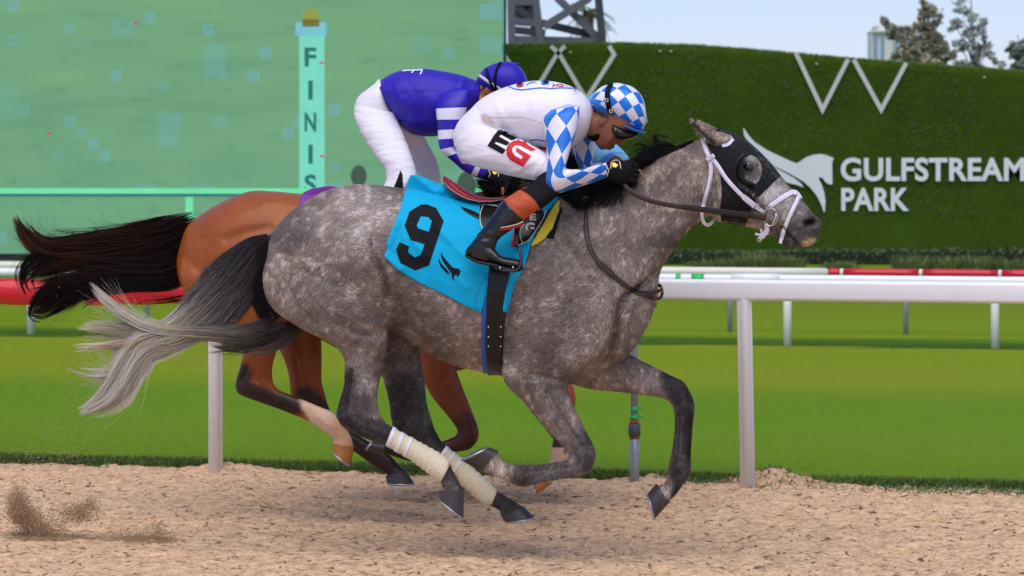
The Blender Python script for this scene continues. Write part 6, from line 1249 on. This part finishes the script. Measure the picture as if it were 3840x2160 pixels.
B_nf = [(1800, 1080, 1540, 1100, -.12, .08), (1775, 1200, 1535, 1210, -.145, .095), (1735, 1300, 1558, 1310, -.15, .08), (1712, 1372, 1577, 1388, -.15, .068), (1723, 1420, 1588, 1430, -.15, .06), (1750, 1490, 1620, 1490, -.15, .052), (1770, 1540, 1657, 1535, -.15, .047), (1788, 1585, 1692, 1578, -.15, .045), (1797, 1620, 1713, 1610, -.15, .044), (1790, 1655, 1712, 1629, -.15, .041), (1762, 1685, 1694, 1641, -.15, .033), (1720, 1695, 1664, 1653, -.15, .029), (1640, 1712, 1620, 1666, -.15, .027), (1578, 1735, 1562, 1680, -.15, .031), (1540, 1731, 1532, 1676, -.15, .032), (1500, 1720, 1495, 1670, -.15, .028), (1458, 1706, 1460, 1663, -.15, .03), (1437, 1702, 1437, 1659, -.15, .037)]
B_ff = [(1960, 1150, 1760, 1260, .13, .10), (2010, 1250, 1850, 1330, .14, .085), (2085, 1340, 1950, 1400, .145, .066), (2145, 1430, 2045, 1460, .145, .052), (2160, 1500, 2085, 1512, .145, .046), (2150, 1548, 2086, 1550, .145, .042), (2128, 1600, 2076, 1605, .145, .031), (2128, 1650, 2073, 1652, .145, .029), (2138, 1692, 2062, 1696, .145, .034), (2128, 1735, 2056, 1735, .145, .03), (2098, 1782, 2032, 1772, .145, .029), (2066, 1816, 2003, 1796, .145, .037)]
parts = [loft(B_trunk, 30, 4, .6, L2), loft([rot2(m2(s)) for s in G_neck], 24, 4, .4, L2), loft([rot2(m2(s)) for s in G_head], 24, 4, .5, L2)] + [loft(q, 18, 4, .3, L2) for q in (B_nh, B_fh, B_nf, B_ff)]
for a, b, y in ((1790, 1200, -.17), (1790, 1200, .17)): parts.append(ball(W(a, b, L2 + y), (135 * S0 * 1.1, .08, 140 * S0 * 1.1), 3))
BV, BF, BE = union(parts, .0085, 6)
BV = sculpt(BV, BF, [([(830, 860), (900, 820), (990, 790)], 40, 9, 0), ([(850, 900), (930, 870), (1010, 850)], 18, -9, 0), ([(760, 900), (740, 1000), (770, 1090)], 22, -9, -1), ([(860, 960), (900, 1060)], 60, 9, -1), ([(1000, 765), (1060, 755)], 24, 8, 0), ([(960, 1340), (950, 1420)], 12, -7, -1), ([(930, 1370), (905, 1430)], 10, -12, -1), ([(1110, 1340), (1130, 1460)], 10, -7, 0), ([(1660, 1420), (1740, 1560)], 12, -9, -1), ([(1690, 1440), (1760, 1550)], 12, 6, -1), ([(1140, 1560), (1060, 1520)], 8, -5, -1), ([(1190, 1560), (1240, 1600)], 8, 4, -1)], L2)
u, v = uv_of(BV); near = (BV[:, 1] - L2 - K * BV[:, 0]) < 0; far = ~near
C = np.tile(np.array(lin(150, 80, 27)), (len(BV), 1)); BKB = lin(28, 22, 22); DBR = lin(78, 38, 20)
pt([(980, 850), (1060, 900)], 60, lin(128, 72, 34), .9, .6); pt([(700, 1000), (720, 1090)], 60, lin(170, 94, 34), .9, .6)
pt([(960, 1300), (950, 1400)], 110, lin(112, 52, 20), .8, .8); pt([(905, 1400), (890, 1450), (950, 1490), (1080, 1530)], 52, BKB, .5, .95, mask=near); pt([(935, 1480), (1050, 1510), (1100, 1520)], 60, lin(40, 24, 20), .6, .9, mask=near)
pt([(1130, 1300), (1140, 1440)], 110, lin(112, 52, 20), .8, .8, mask=far * (u < 1300)); pt([(1150, 1500), (1230, 1580), (1400, 1720), (1500, 1770)], 70, BKB, .5, .95, mask=far * (u < 1600))
pt([(1150, 1545), (1220, 1580), (1270, 1620), (1290, 1660)], 62, lin(212, 182, 158), .25, .97, mask=near * np.clip((u - 1108 - (v - 1520) * .4 - 30 * fbm(u / 18, v / 18, 3)) / 22, 0, 1) * (u < 1400)); pt([(1270, 1600), (1290, 1660)], 44, lin(206, 160, 112), .8, .8, mask=near)
pt([(1640, 1330), (1670, 1420), (1720, 1540)], 130, lin(92, 40, 16), .8, .9, mask=near * (v > 1250)); pt([(1750, 1600), (1740, 1660), (1600, 1700), (1450, 1690)], 70, lin(52, 22, 16), .5, .95, mask=near * (v > 1480)); pt([(1580, 1705), (1440, 1685)], 50, BKB, .6, .95, mask=near)
pt([(2100, 1520), (2100, 1660)], 60, lin(48, 28, 22), .5, .95, mask=far); pt([(2098, 1710), (2090, 1740), (2040, 1790)], 52, lin(214, 182, 156), .3, .95, mask=far * (v > 1680)); pt([(2125, 1680), (2120, 1695)], 12, BKB, .8, .8, mask=far)
pt([(2300, 740), (2450, 800)], 160, lin(120, 60, 26), .8, .6)
bb = W(1400, 1980, L2); BAY = empty('bay_racehorse', (bb[0], bb[1], 0), 'bright bay racehorse with a white hind sock galloping behind the grey', 'horse', 'racehorses at the gallop')
mesh('body', BV, BF, M_bay, BAY, cols=C); BT = bvh_of(BV, BF)
hoof(((1328, 1680), (1245, 1666)), ((1314, 1746), (1246, 1692)), -.13, .041, .054, M_ahoof, BAY, L2); hoof(((1521, 1763), (1446, 1788)), ((1554, 1812), (1451, 1812)), .13, .04, .054, M_hoof, BAY, L2)
hoof(((1437, 1703), (1437, 1658)), ((1374, 1690), (1402, 1652)), -.15, .038, .05, M_hoof, BAY, L2); hoof(((2066, 1815), (2002, 1795)), ((2014, 1856), (2000, 1822)), .145, .038, .048, M_ahoof, BAY, L2)
K1, K2 = lin(40, 26, 22), lin(104, 60, 44)
btl = [dict(p=[(735, 822), (640, 870), (540, 900), (430, 920), (300, 935), (190, 935), (120, 900), (80, 850), (52, 805)], w=[30, 60, 66, 60, 54, 44, 30, 18, 6], y=L2, dy=.06, n=2400, r=0.0012, c0=K1, c1=K2, wave=8, root=.5, fly=.14, flyamp=34),
       dict(p=[(700, 870), (680, 960), (620, 1000), (500, 1010), (380, 1000), (260, 1010), (160, 1040), (100, 1060)], w=[40, 80, 80, 66, 56, 60, 50, 30], y=L2, dy=.06, n=2720, r=0.0012, c0=K1, c1=lin(72, 44, 36), wave=9, root=.5, fly=.1, flyamp=36),
       dict(p=[(690, 960), (650, 1040), (520, 1050), (400, 1060), (300, 1080), (220, 1130), (150, 1170), (100, 1160)], w=[40, 40, 36, 40, 46, 44, 34, 16], y=L2, dy=.06, n=1600, r=0.0012, c0=K1, c1=K1, wave=9, root=.5, fly=.08, flyamp=40),
       dict(p=[(260, 960), (180, 980), (120, 1010), (95, 1060), (110, 1110)], w=[50, 50, 40, 30, 16], y=L2, dy=.05, n=416, r=0.0010, c0=K1, c1=K1, wave=14, fly=.2), dict(p=[(250, 1060), (190, 1100), (140, 1140), (120, 1180), (170, 1190)], w=[40, 36, 30, 20, 8], y=L2, dy=.05, n=320, r=0.0010, c0=K1, c1=K1, wave=14, fly=.2),
       dict(p=[(560, 880), (480, 880), (400, 880), (330, 870)], w=[20, 24, 20, 10], y=L2, dy=.05, n=192, r=0.0009, c0=K1, c1=K2, wave=12, fly=.5, flyamp=40), dict(p=[(720, 1115), (640, 1125), (560, 1140), (490, 1165)], w=[10, 10, 12, 8], y=L2, dy=.04, n=64, r=0.0009, c0=K1, c1=K1, wave=10, fly=.4)]
V, Fc, C2 = strands(btl, 8, 9); mesh('tail', V, Fc, M_hair, BAY, cols=C2)
bm_ = [dict(p=[(1960, 690), (1900, 690), (1840, 680), (1790, 650)], w=[40, 50, 46, 30], y=[L2 - .02, L2 - .06], dy=.06, n=1120, r=0.0011, c0=K1, c1=K1, wave=12, root=.4, fly=.15, flyamp=40), dict(p=[(1900, 700), (1850, 720), (1800, 730)], w=[40, 40, 26], y=[L2 - .02, L2 - .08], dy=.04, n=640, r=0.0011, c0=K1, c1=K1, wave=8, root=.4, fly=.1), dict(p=[(2060, 640), (2000, 655), (1940, 690)], w=[30, 36, 30], y=[L2 - .02, L2 - .06], dy=.04, n=640, r=0.0011, c0=K1, c1=K1, wave=8, root=.4)]
V, Fc, C2 = strands(bm_, 9, 7); mesh('mane', V, Fc, M_hair, BAY, cols=C2)
M_purp = cloth_mat('purple_saddle_cloth_fabric', lin(128, 52, 150), .6, 10, .3)
PC = empty('saddle_cloth', W(1300, 800, L2), 'purple saddle cloth on the bay horse, mostly hidden by the grey', 'saddle cloth')
V, Fc, PX = drape([(1132, 727), (1165, 708), (1230, 698), (1300, 705), (1500, 740), (1560, 760), (1520, 950), (1460, 1080), (1300, 1010), (1105, 880), (1114, 780)], [], BT, .012, 16, L2)
V = cloth_fold(V, PX, [([(1150, 720), (1180, 800)], 12, 10), ([(1230, 700), (1240, 800)], 14, 8)]); V, Fc = both(V, Fc, L2); mesh('cloth', V, Fc, M_purp, PC, solid=.002)
SD2 = empty('racing_saddle', W(1560, 740, L2), 'black racing saddle under the jockey in purple silks', 'saddle')
V, Fc, _ = loft([(1440, 722, 1440, 745, 0, .06), (1500, 742, 1500, 765, 0, .11), (1560, 752, 1560, 775, 0, .12), (1640, 752, 1640, 775, 0, .10)], 20, 4, .5, L2); mesh('seat', V, Fc, M_patent, SD2)
V, Fc, _ = drape([(1500, 765), (1640, 765), (1650, 880), (1560, 940), (1490, 880)], [], BT, .02, 16, L2 - .28); mesh('flap', V, Fc, M_patent, SD2, solid=.004)
# ------------------------------------------------------------------ rider of the bay
PU = lin(40, 20, 168)
M_pur = cloth_mat('purple_silk', PU, .48, 9, .3); M_pcap = cloth_mat('purple_cap_silk', PU, .45, 10, .12)
M_str = stripe_mat('purple_white_banded_silk', [(0, PU), (.085, WT), (.14, PU), (.187, WT), (.228, PU), (.272, WT), (.312, PU), (.44, WT), (.468, PU)])
f2 = W(1480, 950, L2 - .38); J2 = person((f2[0], f2[1], f2[2]), 'jockey in purple silks with white-banded sleeves standing high on the bay')
T2 = [(1412, 316, 1450, 385, 0, .12), (1450, 286, 1472, 430, 0, .145), (1490, 268, 1500, 470, 0, .165), (1540, 258, 1548, 503, 0, .175), (1600, 258, 1610, 512, 0, .18), (1660, 267, 1670, 505, 0, .175), (1715, 278, 1720, 480, 0, .155), (1755, 290, 1765, 440, 0, .115), (1787, 307, 1794, 388, 0, .08)]
P2 = [(1422, 300, 1450, 372, 0, .115), (1386, 328, 1465, 410, 0, .14), (1346, 360, 1490, 455, 0, .15), (1330, 400, 1495, 480, 0, .15), (1345, 450, 1480, 500, 0, .12)]
Q2n = [(1328, 400, 1478, 425, -.08, .085), (1329, 440, 1498, 468, -.11, .09), (1350, 492, 1514, 505, -.15, .088), (1382, 548, 1529, 545, -.19, .08), (1414, 592, 1545, 590, -.23, .073), (1444, 633, 1560, 640, -.26, .066), (1449, 672, 1562, 685, -.28, .062), (1437, 702, 1524, 715, -.29, .06)]
Q2f = [(1420, 420, 1560, 430, .09, .085), (1470, 500, 1590, 508, .14, .078), (1512, 560, 1613, 552, .18, .07), (1548, 620, 1640, 608, .22, .065), (1562, 680, 1653, 672, .25, .06), (1552, 740, 1640, 740, .27, .055)]
S2n = [(1444, 690, 1530, 705, -.29, .055), (1428, 770, 1515, 790, -.32, .05), (1420, 850, 1490, 865, -.36, .045), (1415, 910, 1490, 925, -.37, .045)]
S2f = [(1556, 720, 1640, 735, .27, .052), (1540, 800, 1610, 815, .32, .048), (1520, 880, 1590, 890, .36, .045)]
A2 = [(1766, 336, 1648, 352, -.155, .045), (1758, 380, 1634, 390, -.185, .064), (1744, 428, 1636, 428, -.20, .064), (1730, 480, 1641, 484, -.21, .058), (1708, 535, 1645, 540, -.22, .053), (1703, 560, 1660, 574, -.22, .05), (1728, 588, 1696, 604, -.2, .047), (1775, 606, 1746, 646, -.16, .043), (1815, 620, 1798, 664, -.12, .036), (1836, 630, 1812, 670, -.1, .033)]
A2f = [(s[0] + 18, s[1] + 10, s[2] + 18, s[3] + 10, -s[4], s[5]) for s in A2]
F2 = [(1965, 370, 1800, 320, 0, .078), (1948, 405, 1798, 345, 0, .076), (1915, 432, 1800, 375, 0, .068), (1885, 455, 1812, 410, 0, .055), (1858, 468, 1832, 445, 0, .03)]
C2_ = [(1960, 290, 1830, 262, 0, .07), (1965, 330, 1800, 300, 0, .085), (1965, 370, 1800, 322, 0, .08)]
N2 = [(1775, 315, 1775, 400, 0, .062), (1800, 325, 1795, 410, 0, .06), (1830, 335, 1815, 420, 0, .06)]
h2 = [(1832, 630, 1814, 670, -.10, .03), (1860, 635, 1845, 690, -.09, .03), (1890, 650, 1872, 706, -.085, .03), (1908, 668, 1890, 712, -.085, .022)]
h2f = [(s[0] + 20, s[1] + 12, s[2] + 20, s[3] + 12, -s[4] * .6, s[5]) for s in h2]
in2 = lambda s, g=-.013: loft(s, 16, 3, .4, L2, g)
V, Fc, E = union([in2(s) for s in (T2, P2, Q2n, Q2f, S2n, S2f, A2, A2f)] + [in2(h2, -.004), in2(h2f, -.004)] + [loft(s, 18, 4, .4, L2) for s in (N2, F2, C2_)] + [ball(W(1826, 343, L2 - .073), (.014, .010, .022), 2), loft([(1945, 405, 1920, 405, 0, .012), (1948, 425, 1915, 428, 0, .018), (1938, 440, 1910, 440, 0, .014)], 10, 3, .6, L2)], .0075, 3)
BODY2 = mesh('body', V, Fc, M_skin, J2); B2T = bvh_of(V, Fc)
w2 = [([(1330, 420), (1380, 440), (1460, 430)], 4, 5), ([(1345, 480), (1420, 470), (1500, 480)], 5, 5), ([(1370, 530), (1440, 520), (1520, 525)], 5, 4), ([(1400, 575), (1460, 560), (1530, 565)], 5, 5), ([(1430, 610), (1480, 590), (1540, 590)], 4, -5), ([(1350, 500), (1420, 490), (1500, 500)], 4, -4), ([(1440, 645), (1500, 640), (1558, 655)], 4, 5), ([(1335, 430), (1400, 410), (1450, 420)], 5, 4), ([(1340, 470), (1420, 440), (1480, 440)], 5, 3), ([(1405, 380), (1420, 470), (1470, 560), (1490, 600)], 4, 3.5), ([(1440, 620), (1490, 615), (1555, 640)], 5, 4), ([(1450, 650), (1500, 625), (1550, 620)], 4, -4), ([(1400, 560), (1470, 530), (1530, 530)], 6, 3), ([(1380, 500), (1440, 500)], 8, 4)]
w2 = [(a, r, mm * .5) for a, r, mm in w2]
shell('breeches_seat', P2, M_wht, J2, 26, 6, L2, wr=w2); _, q2v = shell('breeches_leg', Q2n, M_wht, J2, 26, 8, L2, wr=w2); shell('breeches_leg', Q2f, M_wht, J2, 24, 6, L2, wr=[([(1560, 640), (1600, 625), (1645, 640)], 5, 5), ([(1540, 570), (1600, 540)], 6, 3)])
shell('boot', S2n, M_boot, J2, 20, 4, L2); shell('boot', S2f, M_boot, J2, 20, 4, L2)
for s in (S2n, S2f):
    a = s[-1]; shell('boot_foot', [(a[0] - 10, a[1] - 20, a[0] - 10, a[1] + 25, a[4], .03), (a[0] + 30, a[1] - 25, a[0] + 30, a[1] + 35, a[4], .042), (a[0] + 90, a[1] + 5, a[0] + 90, a[1] + 50, a[4], .044), (a[0] + 150, a[1] + 25, a[0] + 150, a[1] + 58, a[4], .03)], M_boot, J2, 18, 4, L2)
jer2, j2v = shell('silks_body', T2, M_pur, J2, 34, 9, L2, wr=[([(1634, 380), (1570, 345), (1490, 320)], 8, 9), ([(1636, 395), (1570, 392), (1500, 380)], 7, 8), ([(1638, 410), (1570, 440), (1530, 470)], 8, 9), ([(1636, 388), (1570, 368), (1500, 350)], 6, -7), ([(1636, 402), (1570, 418), (1510, 430)], 6, -7), ([(1740, 300), (1720, 350), (1700, 380)], 8, 7), ([(1720, 300), (1700, 350)], 7, -5), ([(1430, 330), (1480, 360)], 8, 6), ([(1500, 300), (1560, 380), (1620, 440)], 8, 6), ([(1540, 300), (1600, 360), (1640, 400)], 7, 5), ([(1480, 330), (1540, 420), (1570, 470)], 9, 6), ([(1450, 373), (1540, 370), (1600, 372)], 3, 3), ([(1520, 300), (1590, 390)], 6, -4)])
shell('sleeve', A2, M_str, J2, 26, 8, L2); shell('sleeve', A2f, M_str, J2, 22, 8, L2)
shell('collar', [(1768, 294, 1770, 420, 0, .105), (1786, 304, 1788, 400, 0, .09), (1796, 310, 1798, 388, 0, .082)], M_pur, J2, 22, 4, L2)
CAP2, c2v = shell('cap', [(1789, 292, 1791, 314, 0, .03), (1801, 273, 1815, 336, 0, .075), (1826, 251, 1840, 356, 0, .10), (1865, 235, 1870, 372, 0, .112), (1910, 231, 1908, 386, 0, .112), (1945, 247, 1942, 396, 0, .10), (1968, 275, 1962, 396, 0, .08), (1979, 306, 1972, 370, 0, .05)], M_pcap, J2, 30, 6, L2)
C2T = tree_of(c2v); strap('cap_band', [(1796, 282), (1828, 305), (1860, 326), (1900, 350)], 5.5, C2T, .003, simple('cream_band', lin(226, 220, 206), .5), CAP2, th=.002, lane=L2, fall=L2)
strap('goggle_strap', [(1878, 233), (1862, 262), (1855, 300), (1862, 345)], 4.5, C2T, .006, M_blkcl, J2, th=.003, lane=L2, fall=L2); strap('goggle_strap', [(1822, 255), (1832, 290), (1848, 330), (1858, 352)], 4, C2T, .006, M_blkcl, J2, th=.003, lane=L2, fall=L2)
V, Fc = ball(W(1936, 241, L2), (.016, .02, .008), 2); mesh('cap_button', V, Fc, M_pcap, CAP2)
shell('cap_peak', [(1890, 388, 1886, 397, 0, .10), (1925, 402, 1920, 411, 0, .10), (1960, 412, 1956, 420, 0, .085), (1985, 414, 1983, 420, 0, .045)], M_pcap, CAP2, 20, 4, L2)
V, Fc, _ = drape([(1797, 314), (1806, 318), (1811, 326), (1800, 340), (1803, 358), (1815, 372), (1800, 382), (1790, 360), (1788, 338)], [], B2T, .008, 5, L2); V, Fc = both(V, Fc, L2); mesh('balaclava', V, Fc, simple('yellow_balaclava', lin(214, 160, 50), .7, .15, 20, 60, .4, .004), J2, solid=.004)
V, Fc, E = union([loft(h2, 18, 4, .5, L2)[:2]] + fingers(J2, [(1896, 662), (1894, 676), (1890, 690), (1884, 702)], [(1908, 682), (1904, 698), (1896, 712), (1886, 722)], -.095, L2, M_glove, 6.5), .0045, 2); GL2 = mesh('glove', V, Fc, M_glove, J2); G2T = bvh_of(V, Fc)
V, Fc, E = union([loft(h2f, 18, 4, .5, L2)[:2]] + fingers(J2, [(1916, 674), (1914, 688), (1910, 702), (1904, 714)], [(1928, 694), (1924, 710), (1916, 724), (1906, 734)], .04, L2, M_glove, 6.5), .0045, 2); mesh('glove', V, Fc, M_glove, J2)
V, Fc, _ = loft(spine([(1884, 705), (1886, 718), (1885, 731)], [6, 6, 4], L2 - .115, [.007, .007, .005]), 10, 3, .8); mesh('fingertip', V, Fc, M_skin, BODY2)
decal('glove_badge', [(1845, 638), (1852, 634), (1860, 640), (1864, 648), (1856, 655), (1848, 650)], [], G2T, M_bras, GL2, .002, 4, L2 - .12)
for pts in ([(1832, 636), (1838, 652), (1832, 664)], [(1869, 640), (1869, 662)]):
    V, Fc, _ = drape(band(pts, 1.4), [], G2T, .002, 5, L2 - .12); mesh('glove_trim', V, Fc, M_piping, GL2)
Q2T = tree_of(q2v); decal('calf_zip', [(1501, 639), (1509, 652), (1512, 716), (1474, 708), (1490, 670)], [], Q2T, M_blkcl, J2, .003, 6, L2 - .3); decal('breeches_cuff', [(1437, 704), (1450, 697), (1475, 702), (1524, 712), (1520, 722), (1440, 712)], [], Q2T, M_blkcl, J2, .004, 6, L2 - .3)
J2T = tree_of(j2v)
for pts in ([(1508, 265), (1530, 263), (1555, 262), (1582, 261)], [(1551, 259), (1549, 266), (1544, 273)], [(1583, 258), (1581, 268), (1575, 278)]):
    V, Fc, _ = drape(band(pts, 2.4), [], J2T, .003, 5, L2); mesh('back_letter', V, Fc, M_wprint, jer2)
V, Fc, _ = drape([(1408, 312), (1420, 297), (1426, 300), (1418, 318)], [], Q2T, .004, 6, L2); mesh('waist_flap', V, Fc, M_wht, J2, solid=.003)
# ------------------------------------------------------------------ third runner, all but hidden
L3 = 2.3
def m3(s): return (2080 + (s[0] - 2080) * .85, 700 + (s[1] - 641) * .85, 2080 + (s[2] - 2080) * .85, 700 + (s[3] - 641) * .85, s[4], s[5])
def j3(s): return (2080 + (s[0] - 2080) * .85, 452 + (s[1] - 450) * .85, 2080 + (s[2] - 2080) * .85, 452 + (s[3] - 450) * .85, s[4], s[5])
hindp = ([(1420, 1200), (1380, 1330), (1358, 1430), (1345, 1520), (1345, 1565), (1430, 1618), (1540, 1682), (1640, 1745), (1680, 1790), (1695, 1845), (1695, 1890)], [80, 52, 42, 36, 44, 26, 24, 26, 22, 30, 36])
forep = ([(2080, 1250), (2020, 1380), (2020, 1470), (2090, 1590), (2165, 1690), (2160, 1735), (2060, 1768), (1960, 1780), (1900, 1768), (1840, 1735), (1790, 1712)], [90, 76, 66, 48, 44, 40, 24, 26, 22, 26, 34])
def tuck(s, k=.55, c=(2080, 790)): return (c[0] + (s[0] - c[0]) * k, c[1] + (s[1] - c[1]) * k, c[0] + (s[2] - c[0]) * k, c[1] + (s[3] - c[1]) * k, s[4], s[5])
parts = [loft([m3(s) for s in G_trunk], 24, 3, .5, L3)] + [loft([tuck(m3(s)) for s in q], 24, 3, .5, L3) for q in (G_neck, G_head)]
for (p, w_), yy, r in ((hindp, .13, (.12, .08, .05, .045, .045, .032, .03, .034, .03, .04, .05)), (forep, .14, (.11, .08, .06, .05, .045, .04, .03, .034, .03, .04, .05))):
    for sg in (-1, 1): parts.append(loft(spine(p, w_, sg * yy, list(r)), 16, 4, .4, L3))
V, Fc, E = union(parts, .016, 3); b3 = W(1850, 1870, L3)
H3 = empty('dark_bay_racehorse', (b3[0], b3[1], 0), 'dark bay racehorse hidden behind the grey, under the jockey in pale blue', 'horse', 'racehorses at the gallop')
mesh('body', V, Fc, M_bay, H3, cols=np.tile(np.array(lin(52, 32, 24)), (len(V), 1))); T3 = bvh_of(V, Fc)
V, Fc, C2 = strands([dict(p=[(1190, 880), (1160, 960), (1140, 1060), (1130, 1150)], w=[14, 30, 30, 14], y=L3, dy=.05, n=250, r=.003, c0=K1, c1=K1, wave=6, root=.4)], 12, 9); mesh('tail', V, Fc, M_hair, H3, cols=C2)
SB = lin(112, 186, 232); M_sky = cloth_mat('pale_blue_silk', SB, .5, 12, .25)
f3 = W(1880, 915, L3 - .39); J3 = person((f3[0], f3[1], f3[2]), "jockey in pale blue silks, only a sleeve showing below the nearest rider's chin")
a3 = [(2180, 430, 2120, 520, -.2, .06), (2258, 490, 2180, 570, -.22, .065), (2316, 545, 2232, 612, -.22, .06), (2344, 572, 2262, 638, -.2, .052), (2362, 597, 2290, 656, -.18, .045)]
V, Fc, E = union([loft([j3(s) for s in q], 14, 3, .4, L3, -.005) for q in (T1, P1, TH1, TH1f, SH1, SH1f, BT1, FT1, A1f, N1, F1, CR1)] + [loft(a3, 14, 3, .4, L3, -.005), loft([(2335, 590, 2290, 620, -.2, .03), (2330, 630, 2285, 640, -.19, .03), (2345, 660, 2300, 675, -.17, .03)], 12, 3, .5, L3)], .011, 3)
mesh('body', V, Fc, simple('brown_skin', lin(104, 62, 44), .5, .15, 14), J3)
shell('silks_body', [j3(s) for s in T1], M_sky, J3, 22, 4, L3); shell('breeches_seat', [j3(s) for s in P1], M_wht, J3, 20, 4, L3)
for q in (TH1, TH1f): shell('breeches_leg', [j3(s) for s in q], M_wht, J3, 20, 4, L3)
for q in (SH1, SH1f, BT1, FT1): shell('boot', [j3(s) for s in q], M_boot, J3, 18, 4, L3)
_, s3v = shell('sleeve', a3, M_sky, J3, 22, 6, L3); shell('sleeve', [j3(s) for s in A1f], M_sky, J3, 18, 4, L3); S3T = tree_of(s3v)
shell('cap', [j3(s) for s in [(2213, 380, 2216, 398, 0, .03), (2228, 350, 2240, 421, 0, .075), (2255, 326, 2270, 437, 0, .10), (2290, 313, 2300, 450, 0, .112), (2330, 312, 2335, 469, 0, .115), (2370, 325, 2368, 481, 0, .108), (2400, 350, 2395, 489, 0, .094), (2416, 385, 2410, 486, 0, .07), (2422, 420, 2418, 470, 0, .04)]], M_sky, J3, 24, 4, L3)
decal('sleeve_cuff', [(2232, 618), (2253, 602), (2266, 586), (2292, 572), (2307, 581), (2294, 590), (2278, 606), (2268, 630)], [], S3T, cloth_mat('mid_blue_cuff_silk', lin(66, 120, 206), .5, 12, .25), J3, .006, 6, L3 - .2)
decal('forearm', [(2268, 630), (2278, 606), (2294, 590), (2307, 583), (2325, 590), (2337, 604), (2332, 626), (2300, 640)], [], S3T, simple('brown_skin', lin(104, 62, 44), .5, .15, 14), J3, .007, 6, L3 - .2)
